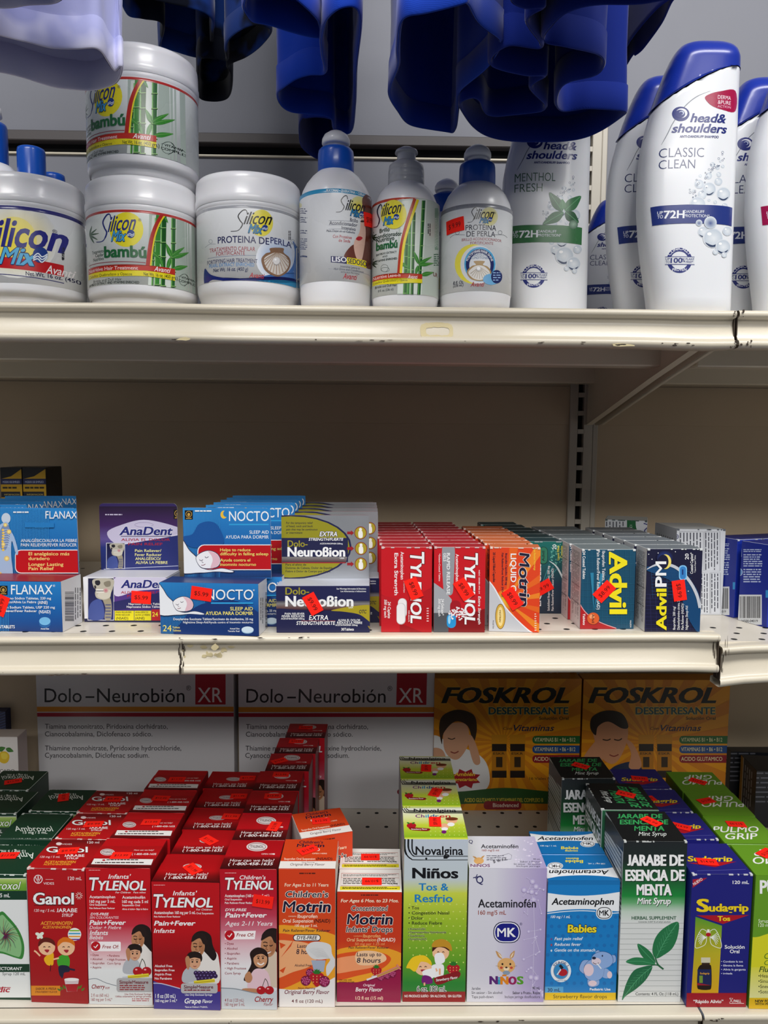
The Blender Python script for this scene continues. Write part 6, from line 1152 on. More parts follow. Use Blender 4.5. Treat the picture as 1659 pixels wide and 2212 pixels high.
def a_adv(A):
    A.rect(490, 320, 900, 870, '13506c'); gridl(A, 520, 350, 860, 830, '2a6a86'); A.blob([(500, 640), (560, 720), (650, 790), (760, 830), (760, 900), (500, 900)], 'b01c22'); A.curve([(524, 662), (570, 730), (650, 785), (750, 822)], 5, 'e0a0a0')
    for a in (-95, -80, -65): A.poly([(615, 720), (615+230*math.cos(math.radians(a)), 720+230*math.sin(math.radians(a))), (615+230*math.cos(math.radians(a+5)), 720+230*math.sin(math.radians(a+5)))], '2f86a8')
    A.t('Advil', 712, 366, 100, 'f2e21c', w=368, b=2, rot=90, st=.035, o='0c3040', ow=.03); A.rect(706, 366, 716, 440, 'f2e21c'); A.t('Ibuprofen Tablets, 200 mg', 666, 360, 18, W_, w=262, rot=90); A.t('Pain Reliever/Fever Reducer (NSAID)', 634, 358, 18, W_, w=352, rot=90); A.t('24 Coated Tablets', 550, 362, 16, W_, w=166, b=1, rot=90); A.t('HALEON', 832, 775, 8, W_, w=42, rot=90)
    A.ell(612, 765, 38, 37, '7a2a18'); A.ell(612, 763, 36, 35, 'd8622c'); A.ell(605, 752, 16, 14, 'f0a070'); A.t('Advil', 604, 738, 15, '3a1a10', w=52, b=1, rot=90); A.t('Tablets', 551, 735, 13, W_, w=68, b=1, rot=90, it=.15)
def a_info(A):
    w, h = A.f.b[1]*1000, A.f.b[3]*1000; A.rect(0, 0, w, h, 'e4e5e6'); A.vfine(w*.12, h*.05, w*.86, h*.9, 9, '4a4c52', .35)
    for k in (.22, .48, .7): A.rect(w*.1, h*k, w*.9, h*k+.4, '3a3c42')
adv = Carton('tablet_box', 'dark teal tablet box with big yellow sideways lettering, front of its row', 'mid', 'M3', (533, 828, 855, 828), (522, 354, 853, 351), .037,
    dict(F='13506c', T='7a8488', R='13506c', L='e4e5e6', K='13506c'), {'front': ('M3', a_adv), 'left': ('mm', a_info)}, GM, worn='d8dcdc')
adv.stick('front', 'M3', 678, 602, 46, '$8.99')
rowy(adv, 4, lambda i: '%s pale topped tablet box behind the big yellow lettering box' % ORD[i], dx=-.0014)
def a_apm(A):
    A.rect(880, 310, 1300, 890, '17173a'); gridl(A, 920, 620, 1250, 845, '3a3a6e', 10); A.blob([(920, 470), (980, 450), (1080, 450), (1180, 520), (1250, 640), (1250, 845), (1180, 760), (1100, 560)], '0f4a78'); gridl(A, 960, 480, 1200, 640, '2a5a8a', 8); A.curve([(922, 475), (1000, 440), (1100, 455), (1180, 530), (1230, 620), (1250, 700)], [3, 4, 6, 8, 10, 12, 14, 16, 17, 18]+[18]*30, 'c8ccd4')
    A.ell(1040, 400, 50, 44, '2a4a9a', c2='17173a'); A.ell(1044, 424, 34, 44, 'f0dc70'); A.ell(1030, 424, 32, 42, '17173a')
    for x, y in ((945, 380), (965, 410), (1000, 372), (1105, 365), (1180, 600)): A.ell(x, y, 3, 3, W_, n=8)
    A.t('Advil', 1048, 832, 58, 'f2e21c', w=245, b=2, rot=-90, st=.04); A.t('PM', 1048, 572, 64, W_, w=148, b=2, rot=-90, st=.03); A.t('20', 1184, 412, 21, W_, w=36, b=1, rot=-90); A.t('Coated Caplets*', 1208, 496, 16, W_, w=126, b=1, rot=-90); A.t('*Capsule-Shaped Tablets', 1224, 490, 8, W_, w=105, rot=-90)
    for s_, x, w in (('Ibuprofen, 200 mg/', 1102, 140), ('Diphenhydramine citrate, 38 mg', 1128, 205), ('Pain Reliever (NSAID)/', 1152, 158), ('Nighttime Sleep-Aid', 1177, 142)): A.t(s_, x, 830, 14, W_, w=w, rot=-90)
    rrect(A, 1124, 445, 1172, 535, 20, '8ac8f0'); rrect(A, 1130, 452, 1166, 528, 16, '3a86c8'); A.vfine(1142, 470, 1156, 512, 1, '1a3a7a', .6)
apm = Carton('tablet_box', 'dark navy night time tablet box with a crescent moon, front of its row', 'mid', 'M3', (920, 845, 1250, 845), (918, 351, 1245, 346), .028,
    dict(F='17173a', T='767e86', R='17173a', L='e4e5e6', K='17173a'), {'front': ('M3', a_apm), 'left': ('mm', a_info)}, GM, worn='d8dcdc')
apm.stick('front', 'M3', 1126, 596, -81, '$8.99')
rowy(apm, 5, lambda i: '%s pale topped tablet box behind the crescent moon box' % ORD[i], dx=-.0014)

def a_facts(A):
    A.rect(1040, 200, 1440, 780, 'd6d9de'); A.ring(1110, 275, 13, 4, '2a2c6a'); A.ring(1110, 275, 6, 3, '2a2c6a')
    for x0, y0, x1, y1, n in ((1128, 245, 1272, 480, 7), (1280, 245, 1372, 480, 5), (1128, 490, 1240, 735, 6), (1256, 490, 1310, 735, 3), (1316, 490, 1374, 735, 3)):
        A.line([(x0, y0), (x1, y0), (x1, y1), (x0, y1), (x0, y0)], 1.6, '4a4c58'); A.vfine(x0+4, y0+6, x1-2, y1-6, n, '4a4c58', .35)
def a_sidef(A):
    w, h = A.f.b[1]*1000, A.f.b[3]*1000; A.rect(0, 0, w, h, 'c8ccd2'); A.vfine(w*.1, h*.12, w*.9, h*.9, 8, '5a5c66', .3)
wb = Carton('medicine_carton', 'white carton covered in small drug facts print, beside the blue carton', 'midr', 'M3', (1092, 742, 1381, 744), (1080, 230, 1387, 232), .062,
    dict(F='d6d9de', T='c4c8ca', L='c8ccd2', R='cfd2d8'), {'front': ('M3', a_facts), 'left': ('mm', a_sidef)}, None, worn='6a7078')
def a_green(A):
    A.rect(660, 130, 960, 700, 'd2d6da'); A.vfine(690, 185, 808, 270, 6, '5a5c66', .35); A.rect(815, 150, 960, 300, '1c6a3c'); A.blob([(880, 150), (870, 220), (905, 270), (960, 280), (960, 150)], 'e0e4ea'); A.t('12', 832, 205, 14, 'd8e8dc', rot=90, w=18); A.curve([(915, 195), (945, 210), (920, 240), (940, 265)], 6, '3a3c86')
hb = wb.H; bt = base_from_top('M3', (685, 172, 938, 182), hb, 'midr')
gb = Carton('medicine_carton', 'white and green carton at the back of the middle shelf by the upright', 'midr', 'P', bt, (0, 0, 0, 0), .050, dict(F='d2d6da', T='c0c6c6', L='c8ccd2', R='cfd2d8'), {'front': ('M3', a_green), 'left': ('mm', a_sidef)}, None, H=hb, worn='5a6a68')
A0 = on_shelf(*px('M3', 1650, 822), 'midr'); yb = math.radians(19.5); B0 = A0+Vector((.085*math.cos(yb), .085*math.sin(yb), 0))
def a_bluel(A):
    A.rect(1420, 220, 1680, 880, '1b2f96'); A.rect(1478, 622, 1622, 802, 'dfe2e6'); A.bars(1490, 632, 1614, 762, '16161c', n=30); A.t('16500-04019', 1500, 786, 14, '16161c', w=98, b=1)
    A.rect(1482, 345, 1502, 395, '9ab0dc'); A.ell(1491, 487, 15, 20, '6a9ad8'); A.ring(1491, 487, 15, 3, 'c8dcf4', ry=21)
    for x0, y0, x1, y1, n in ((1512, 350, 1620, 372, 2), (1512, 380, 1625, 460, 6), (1512, 468, 1618, 555, 6)): A.fine(x0, y0, x1, y1, n, 'c4d0ee', .5)
    A.rect(1450, 225, 1460, 262, 'c8d8f0'); A.rect(1645, 595, 1680, 640, '3a9ad8')
bl = Carton('medicine_carton', 'bright blue carton with a barcode side, at the right frame edge on the shelf lip', 'midr', 'P', (*proj(A0), *proj(B0)), (*px('M3', 1655, 290), *px('M3', 1850, 280)), .0352,
    dict(F='1e38a8', T='16267a', L='1b2f96', R='1b2f96'), {'left': ('M3', a_bluel)}, 'blue cartons at the right edge', worn='d0d6e4', H=.0800)
copy_tree(bl.root, (bl.loc.x-.012, bl.loc.y+.040, bl.loc.z), (0, 0, bl.yaw-.03), 'bright blue carton behind the barcode carton at the right frame edge', 'blue cartons at the right edge')

def a_yel(A):
    w, h = A.f.b[1]*1000, A.f.b[3]*1000; A.rect(0, 0, w, h, '14161e'); A.poly([(w*.05, 14), (w*.5, 11), (w, 2), (w, 50), (0, 50), (0, 14)], 'c09a1c'); A.rect(0, 14, w, 21, '1c2452'); A.t('MODO DE EMPLEO', w/2, 19.3, 2.6, 'a8b0d0', w=w*.8, al=1, b=2); A.fine(w*.08, 24, w*.92, 26.5, 1, '2a2410', .9); A.rect(0, 30, w*.9, 37, '1c1e28'); A.t('INFORMACION', w/2, 34.5, 1.8, 'b8a860', w=w*.7, al=1, b=1); A.rect(0, 37, w, h, 'b8901a'); A.fine(w*.08, 40, w*.92, 60, 6, '2a2410', .5)
for x0, x1, lb in ((2, 48, 'dark blue and yellow carton at the back left, outer one of two'), (50, 100, 'dark blue and yellow carton at the back left, inner one of two')):
    P0, P1 = onY(x0, 1010, .30), onY(x1, 1010, .30); zs = shelf_z('mid', P0.x)
    Carton('medicine_carton', lb, 'mid', 'P', (*proj((P0.x, .30, zs)), *proj((P1.x, .30, shelf_z('mid', P1.x)))), (x0, 1010, x1, 1010), .05, dict(F='14161e', T='14161e', L='14161e', R='14161e'), {'front': ('mm', a_yel)}, 'yellow and dark blue cartons at the back')
# ------------------------------------------------------------------ top shelf: jars and bottles (turned parts)
GT = 'hair care jars and bottles on the top shelf'
def lathe(m, prof, mat, n=64):
    """prof = (radius, z, colour of the band above) from the bottom up"""
    rows = [[(r*math.cos(2*math.pi*i/n), r*math.sin(2*math.pi*i/n), z) for i in range(n)] for r, z, c in prof]
    m.grid(rows, lambda i: prof[i][2], mat)
    for k, s in ((0, -1), (-1, 1)):
        if prof[k][0] > 1e-5: m.face(rows[k] if s > 0 else rows[k][::-1], prof[k][2], mat)
def seat(fr, xl, xr, y, front=.004):
    """axis and radius of a round thing seen between two silhouette pixels"""
    R = .05
    for _ in range(4):
        a, b = onY(*px(fr, xl, y), front+R), onY(*px(fr, xr, y), front+R); R = (b.x-a.x)/2*.993
    return (a.x+b.x)/2, front+R, R
def curved(root_mw, R, z0, z1):
    return Face(root_mw, (-R, 0, z0), (1, 0, 0), (0, 0, 1), (0, -1, 0), 2*R, z1-z0, surf=lambda u, v: math.sqrt(max(R*R-(u-R)**2, (.12*R)**2)), du=R/36)
def zfun(fr, xc, front): return lambda y: onY(*px(fr, xc, y), front).z-Z_TOP
WH = 'e9e9ec'
def jar_thing(label, fr, xl, xr, ys, art, stripe, labcol):
    """screw-lid tub: ys = lid top, lid seam, neck, label top, stripe bottom, label bottom (at its middle)"""
    x, yc, R = seat(fr, xl, xr, ys[3]); Z = zfun(fr, (xl+xr)/2, yc-R); zt, zs, zn, zl, zk, zb = [Z(v) for v in ys]
    root = thing('cream_jar', label, 'jar', (x, yc, Z_TOP+.0002), (0, 0, 0), GT); Rb = R*.975
    m = Mesh(); lathe(m, [(Rb*.86, 0, WH), (Rb*.93, .003, WH), (Rb*.95, .010, WH), (Rb*.965, zb-.010, WH), (Rb, zb-.004, WH), (Rb, zb, WH), (Rb, zl, WH), (Rb*1.005, zl+.001, WH), (R*.99, zn, WH), (R*.985, zn+.002, WH), (R*.97, zs, WH)], 'plastic'); m.build('jar_body', root)
    m = Mesh(); lathe(m, [(R*.99, zn+.0022, WH), (R, zn+.003, WH), (R*1.0, zs-.001, WH), (R*.988, zs, WH), (R*.986, zt-.006, WH), (R*.975, zt-.002, WH), (R*.94, zt, WH), (R*.88, zt, WH), (R*.87, zt-.0012, WH), (1e-6, zt-.0012, WH)], 'plastic'); m.build('lid', root)
    mw = Matrix.Translation(root.location); Rl = Rb+.0003; m = Mesh()
    lathe(m, [(Rb-.001, zb, labcol), (Rl, zb+.0003, labcol), (Rl, zk, stripe), (Rl, zl-.0003, stripe), (Rb-.001, zl, stripe)], 'label', 96)
    art(Art(m, curved(mw, Rl, zb, zk), fr, 'label', eps=.000028)); m.build('printed_label', root)
    root['h'] = zt; del root['h']
    return root, R, zt
def silicon(A, sx, sy, sh, sw, x, y, h, w, c, mx, my, mh, mw_, c2, gx, gy, gr):
    A.curve([(sx+sw, sy-sh*.80), (sx+sw*.92, sy-sh*1.0), (sx+sw*.70, sy-sh*.98), (sx+sw*.45, sy-sh*.74), (sx+sw*.55, sy-sh*.52), (sx+sw*.70, sy-sh*.33), (sx+sw*.45, sy-sh*.05), (sx, sy)], [sh*.035]*8+[sh*.05]*26+[sh*.03]*9, c)
    A.t('ilicon', x, y, h, c, w=w, b=0, it=.62, rot=-4, st=.012); A.t('Mix', mx, my, mh, c2, w=mw_, b=1, it=.42, o='14205a', ow=.05); A.ell(gx, gy, gr, gr*1.05, '1c3f8e')
    for k in (0, .4): A.curve([(gx-gr*.9, gy+gr*(.25+k*.8)), (gx-gr*.2, gy-gr*(.1-k)), (gx+gr*.3, gy+gr*(.25+k)), (gx+gr*.9, gy-gr*(.1-k*.8))], gr*.16, 'e8f0f8')
def avanti(A, x, y, h, w, c): A.t('Avanti', x, y, h, c, w=w, b=1, it=.35)
def a_blue(A):
    A.ell(140, 1060, 330, 300, 'f2dc2a', c2='e6e7e4'); A.ell(110, 1060, 190, 200, 'f4e020', c2='f0e27a')
    A.poly([(-240, 1205), (545, 1272), (545, 1364), (-240, 1290)], 'c3141f')
    for s_, x, w in (('S', -170, 120), ('ilicon', -40, 460)): A.t(s_, x, 1100, 200, '2a2a86', w=w, b=2, it=.35, rot=0, st=.01)
    A.t('Mix', -5, 1245, 125, '5ab4e0', w=270, b=2, it=.4, o='16245e', ow=.06, st=.02); A.ell(330, 1172, 62, 64, '1c3f8e'); A.t('®', 428, 990, 24, '2a2a5a')
    for k in (0, 22, 44): A.curve([(272, 1190+k*.6), (310, 1160+k), (345, 1188+k), (390, 1165+k*.6)], 10, 'e8f0f8')
    avanti(A, 372, 1318, 60, 150, 'f2ecec'); A.t('Net Wt. 16 oz. (450 g)', 210, 1338, 30, '20204a', w=322, b=1); A.poly([(-240, 1335), (545, 1412), (545, 1418), (-240, 1341)], '2a2a70'); A.vfine(575, 1155, 600, 1255, 2, '2a2a30', .5)
jarA, RA, zA = jar_thing('white tub with a yellow and navy label, cut by the left frame edge', 'T1', -232, 676, (480, 655, 745, 765, 800, 1400), a_blue, '26266e', 'eceef0')
def bambu(A, dx=0):
    A.poly([(1215, 830), (1620, 905), (1620, 1520), (1205, 1440)], 'aebbb2'); A.poly([(1240, 850), (1440, 850), (1425, 1440), (1205, 1430)], 'd6ded6')
    for x0, x1, c in ((1232, 1250, '2c6a2c'), (1258, 1298, '3c8a34'), (1308, 1344, '1f5a24'), (1392, 1424, '2a6a2e')):
        y0 = 840 if x0 > 1250 else 980; A.poly([(x0+14 if x0 < 1390 else x0+8, y0), (x1+14 if x0 < 1390 else x1+8, y0), (x1, 1440), (x0, 1440)], c)
        A.poly([(x0+4, y0+30), (x0+12, y0+30), (x0+10, 1440), (x0+2, 1440)], '7ab860')
        for k in range(5): A.rect(x0, y0+80+k*118+(x0 % 40), x1+10, y0+86+k*118+(x0 % 40), '98c878'); A.rect(x0, y0+86+k*118+(x0 % 40), x1+10, y0+92+k*118+(x0 % 40), '143a18')
    for x, y, L, W, a in ((1395, 1180, 130, 34, -32), (1400, 1195, 150, 36, -14), (1398, 1190, 120, 36, -112), (1390, 1190, 120, 34, 105), (1405, 1285, 130, 40, -8), (1230, 1140, 100, 34, 40), (1300, 1190, 90, 30, 70), (1340, 860, 60, 18, 60), (1330, 850, 60, 16, 130)): A.leaf(x, y, L, W, a, '3f8c34', '8cc070')
    A.curve([(1335, 832), (1275, 930), (1232, 1060), (1205, 1260)], 34, 'b0281c'); A.curve([(1352, 838), (1296, 930), (1255, 1060), (1228, 1260)], 12, 'e6d22a'); A.ring(1500, 1375, 40, 3, '2a3a30', ry=46); A.curve([(1455, 1350), (1510, 1330), (1545, 1390), (1500, 1430)], 3, '2a3a30'); A.t('VITAMIN', 1478, 1362, 16, '1c2a22', w=70, b=1, it=.1); A.t('COMPLEX', 1457, 1388, 18, '1c2a22', w=100, b=1)
    for a in (-75, -40, -10, 30, 60): A.leaf(728, 1010, 80, 14, a, '2c5a3c')
    A.ell(1030, 965, 138, 142, 'e8dc1c', c2='e6da28'); silicon(A, 785, 1068, 225, 120, 878, 985, 112, 225, '24307e', 908, 1062, 78, 118, '4aa4d8', 1066, 1000, 32); A.t('®', 1126, 898, 20, '3a3a4a')
    for s_, y in (('Tratamiento', 1150), ('Capilar', 1180), ('Nutritivo', 1212)): A.t(s_, 845, y, 24, '1c3a28', al=2, b=1, w={'T': 118, 'C': 82, 'N': 104}[s_[0]])
    A.t('bambú', 852, 1195, 82, '1f6a3c', w=322, b=2, st=.03); A.poly([(722, 1262), (1185, 1232), (1185, 1238), (722, 1268)], '8a2a3a')
    A.poly([(722, 1292), (960, 1262), (1200, 1258), (1428, 1288), (1428, 1336), (1200, 1300), (960, 1304), (722, 1336)], 'bf3022'); A.poly([(722, 1338), (960, 1306), (1200, 1302), (1428, 1338), (1428, 1384), (1200, 1346), (960, 1346), (722, 1380)], 'e6d81e')
    A.t('Nutritive Hair Treatment', 728, 1327, 26, 'f2e0dc', w=430, b=0, st=.02); avanti(A, 1256, 1302, 34, 108, 'f4ecec'); A.t('Cabellos Quebradizos y Opacos', 730, 1372, 20, '2c3a1c', w=385, b=0); A.t('Net Wt. 16 oz. (450 grs.)', 1172, 1340, 25, '2c3a1c', w=220, b=1); A.t('Brittle and Dull Hair', 762, 1402, 20, '20302a', w=255, b=0); A.t('BAMBOO EXTRACT AND VITAMINS ENRICHED', 728, 1438, 18, '20302a', w=440, b=1)
jarB, RB, zB = jar_thing('white tub with a bamboo stalk label, lower of the two stacked', 'T1', 712, 1606, (512, 680, 775, 800, 824, 1412), bambu, 'a82a24', 'e2e8e5')
q = copy_tree(jarB, jarB.location+Vector((.002, .001, zB+.0004)), (0, 0, -.36), 'white tub with a bamboo stalk label, upper of the two stacked, beside the white cloth', GT)
def a_pearl(A):
    A.ell(740, 1240, 190, 190, '7aa6d8', c2='dfe3ea'); A.blob([(880, 1080), (930, 1160), (960, 1300), (930, 1420), (760, 1440), (560, 1420), (640, 1390), (800, 1380), (880, 1300), (900, 1180)], '4a78b8'); A.ell(600, 920, 105, 120, 'f0de22', c2='eadf60')
    A.blob([(92, 1330), (150, 1385), (300, 1415), (600, 1430), (945, 1440), (945, 1452), (600, 1445), (300, 1440), (160, 1430), (92, 1478)], '1c2a78'); A.blob([(110, 1478), (180, 1450), (400, 1462), (700, 1462), (945, 1455), (945, 1500), (600, 1470), (300, 1465)], '2a8ab8')
    silicon(A, 325, 995, 190, 150, 440, 930, 98, 232, '14141c', 482, 1008, 72, 120, '1f86b0', 633, 965, 27); A.t('®', 680, 885, 18, '2a2a34')
    A.t('PROTEINA DE', 210, 1105, 54, '24265c', w=428, b=0, st=.012); A.t('PERLA', 682, 1100, 50, '26306e', w=160, b=0, st=.012)
    for s_, x, y, h, w, c in (('TRATAMIENTO CAPILAR', 135, 1188, 33, 398, '9e2836'), ('FORTIFICANTE', 195, 1216, 31, 250, '9e2836'), ('FORTIFYING HAIR TREATMENT', 115, 1297, 32, 440, '24265c'), ('PEARL EXTRACT ENRICHED', 132, 1326, 28, 395, '5a90c4'), ('Net Wt. 16 oz. (450 g)', 168, 1362, 29, 305, '1c2a58')): A.t(s_, x, y, h, c, w=w, b=1 if 'Net' in s_ else 0, it=.2 if 'Net' in s_ else 0)
    A.line([(120, 1240), (335, 1215), (552, 1212)], 3, '6a7a9a'); avanti(A, 490, 1408, 40, 125, 'b01c2e')
    for sx, x0 in ((1, 95), (-1, 930)): A.curve([(x0, 1140), (x0+sx*40, 1112), (x0+sx*95, 1108)], 3, '8a929c'); A.ring(x0+sx*50, 1085, 16, 3, '8a929c')
    A.blob([(602, 1235), (640, 1192), (680, 1180), (680, 1145), (795, 1145), (800, 1185), (850, 1230), (862, 1290), (830, 1360), (760, 1400), (690, 1385), (630, 1340), (604, 1280)], '8a6a52')
    A.blob([(625, 1240), (690, 1195), (740, 1185), (800, 1205), (840, 1250), (845, 1300), (810, 1355), (755, 1385), (695, 1365), (645, 1320)], 'd6cfc8')
    for i in range(13): a = -.15+i*.287; A.line([(738+.25*40*math.cos(a), 1185), (735+112*math.cos(a), 1262+(118 if math.sin(a) > 0 else 60)*math.sin(a))], [2, 6], 'b09478' if i % 2 else '9c7c62')
    A.ell(738, 1262, 34, 36, 'b9b4b4'); A.ell(735, 1258, 31, 32, 'e4e2e2'); A.ell(727, 1248, 10, 9, 'ffffff'); A.vfine(845, 990, 870, 1090, 2, '2a2a34', .5)
jarD, RD, zD = jar_thing('white tub with a scallop shell and pearl label', 'T2', 14, 958, (443, 632, 738, 757, 785, 1435), a_pearl, '9a9ca2', 'eef0f2')

def bottle(label, fr, xl, xr, base_y, prof, parts, art, stripe, labcol, lab, front=.004, mat='plastic'):
    """round bottle: prof = (half width px, y px) of the body from the base up; parts = (name, material, colour, profile)"""
    x, yc, R = seat(fr, xl, xr, lab[0], front); xm = (xl+xr)/2; Z = zfun(fr, xm, yc-R); k = R/((xr-xl)/2)
    Zc = zfun(fr, xm, yc)
    root = thing('pump_bottle', label, 'bottle', (x, yc, Z_TOP+.0002), (0, 0, 0), GT)
    def zz(w, y):    # nearer the axis the silhouette lies deeper
        t = min(w*k/R, 1); return Z(y)*t+Zc(y)*(1-t)
    m = Mesh(); lathe(m, [(R*.84, 0, WH), (R*.93, .0015, WH), (R*.975, .006, WH)]+[(w*k, zz(w, y), WH) for w, y in prof], mat); m.build('bottle_body', root)
    for nm, mt, col, pp in parts:
        m = Mesh(); lathe(m, [(max(w*k, 1e-6), zz(w, y), col) for w, y in pp], mt)
        o = m.build(nm, root)
        if nm == 'collar': o['label'] = 'ribbed blue collar' if col == '1450b4' else 'clear ribbed collar'
    z0, z1, zk = Z(lab[2]), Z(lab[0]), Z(lab[1]); Rl = R+.0003; m = Mesh(); mw = Matrix.Translation(root.location)
    lathe(m, [(R-.001, z0, labcol), (Rl, z0+.0003, labcol), (Rl, zk, stripe), (Rl, z1-.0003, stripe), (R-.001, z1, stripe)], 'label', 96)
    art(Art(m, curved(mw, Rl, z0, z1), fr, 'label', eps=.000028)); m.build('printed_label', root)
    return root, R
CB = '1450b4'
def a_liso(A):
    A.t('SILICONAS • QUERATINA • CERAMIDAS', 1178, 640, 20, 'eef4f8', w=385, b=2, it=.15); A.ell(1470, 770, 80, 90, 'f0e030', c2='e9e7b0')
    A.blob([(1505, 700), (1590, 720), (1620, 1300), (1440, 1270), (1340, 1225), (1400, 1130), (1455, 1120), (1480, 1240), (1500, 1100), (1520, 900)], '6e3c30'); A.blob([(1508, 870), (1530, 940), (1532, 1060), (1500, 1250), (1455, 1240), (1430, 1150), (1435, 1080), (1480, 1000), (1490, 900)], 'dcb6a6'); A.blob([(1448, 1060), (1470, 1040), (1500, 1045), (1505, 1060), (1480, 1078), (1455, 1072)], 'b81c30'); A.ell(1505, 905, 18, 9, '2a1c1c'); A.curve([(1485, 880), (1505, 868), (1528, 872)], 5, '2a1a18')
    silicon(A, 1268, 822, 145, 105, 1352, 803, 88, 172, '16161e', 1396, 856, 58, 88, '2f8ac0', 1500, 838, 22)
    for s_, xr, y, h, w, c in (('Brillo', 1465, 918, 30, 68, '2a2c4a'), ('Acondicionador', 1460, 957, 30, 238, '2a2c4a'), ('Intensivo', 1445, 992, 28, 120, '2a2c4a'), ('Para Dejar en el Cabello', 1438, 1016, 17, 240, '2a2c4a'), ('Con Proteínas', 1410, 1064, 24, 160, 'b02434'), ('de Seda', 1396, 1096, 24, 98, 'b02434'), ('Intensive Leave-in', 1482, 1338, 17, 165, '2a2c4a'), ('Hair Shine and Conditioner', 1518, 1372, 19, 255, '2a2c4a'), ('WITH SILK PROTEINS', 1478, 1385, 12, 158, '2a2c4a')): A.t(s_, xr, y, h, c, w=w, al=2, b=0, it=.1)
    for y in (900, 937, 975, 998): A.line([(1202, y), (1440, y+10)], 2, '8a90a0')
    A.poly([(1222, 1216), (1366, 1228), (1366, 1286), (1222, 1272)], '24265c'); A.t('LISO', 1234, 1266, 40, 'f2f2f4', w=122, b=0, st=.02); A.poly([(1366, 1228), (1540, 1262), (1540, 1328), (1366, 1286)], 'ecdc22'); A.t('SEDOSO', 1374, 1280, 42, '24265c', w=160, b=0, st=.02); A.line([(1202, 1330), (1400, 1350), (1580, 1400)], 2, '8a90a0'); avanti(A, 1330, 1418, 46, 122, 'b01c2e')
    A.ell(946, 762, 14, 20, 'e8dc30')
    for y0, y1, n in ((790, 850, 3), (870, 930, 3), (985, 1030, 2), (1060, 1170, 6), (1215, 1250, 1)): A.fine(948, y0, 1010, y1, n, '4a5478', .4)
bE, RE = bottle('white pump bottle with a blue collar, teal label stripe and half a woman’s face', 'T2', 944, 1590, 1660, [(322, 1500), (323, 1200), (322, 700), (316, 620), (298, 560), (265, 505), (215, 455), (170, 428), (150, 420), (150, 405)],
    [('collar', 'cap', CB, [(158, 432), (163, 420), (163, 330), (161, 255), (156, 228), (140, 215), (100, 213), (0, 213)]), ('pump_knob', 'plastic', 'f0f0f2', [(88, 214), (86, 196), (90, 190), (118, 186), (127, 165), (124, 130), (105, 100), (60, 86), (0, 84)])], a_liso, '2a92c0', 'eef0f3', (610, 650, 1440))
fE = curved(Matrix.Translation(bE.location), RE, 0, .2)
def stick_round(root, R, fr, x, y, ang, txt):
    f = curved(Matrix.Translation(root.location), R, 0, .25); u, v = f.uv(*px(fr, x, y)); th = math.asin(max(-1, min(1, (u-R)/R)))
    m = Mesh(); w, h = .0185, .0115; ca, sa = math.cos(math.radians(ang)), math.sin(math.radians(ang))
    def pt(a, b):   # wraps round the label
        X, Y = a*ca-b*sa, a*sa+b*ca; t = th+X/R; rr = R+.0008; return (rr*math.sin(t), -rr*math.cos(t), v+Y)
    n = 8
    for i in range(n): a0, a1 = -w/2+w*i/n, -w/2+w*(i+1)/n; m.face([pt(a0, -h/2), pt(a1, -h/2), pt(a1, h/2), pt(a0, h/2)], 'ff2a1c', 'sticker', True)
    V, F, X = [], [], 0
    for ch in txt:
        gv, gf, ga = glyph(ch, 0); i = len(V); V += [(p[0]+X, p[1]) for p in gv]; F += [tuple(q+i for q in r) for r in gf]; X += ga
    s = min(.0125/X, .0036); Q = []
    rr = R+.00085
    for p in V:
        a, b = (p[0]-X/2)*s, (p[1]-.5)*s*1.2; x_, y_ = a*ca-b*sa, a*sa+b*ca; t = th+x_/R; Q.append((rr*math.sin(t), -rr*math.cos(t), v+y_))
    m.raw(Q, F, [lin('5a1410')]*len(Q), 'sticker'); o = m.build('price_sticker', root); o['label'] = 'fluorescent red price sticker'
stick_round(bE, RE, 'T2', 1562, 895, 8, '$8.99')
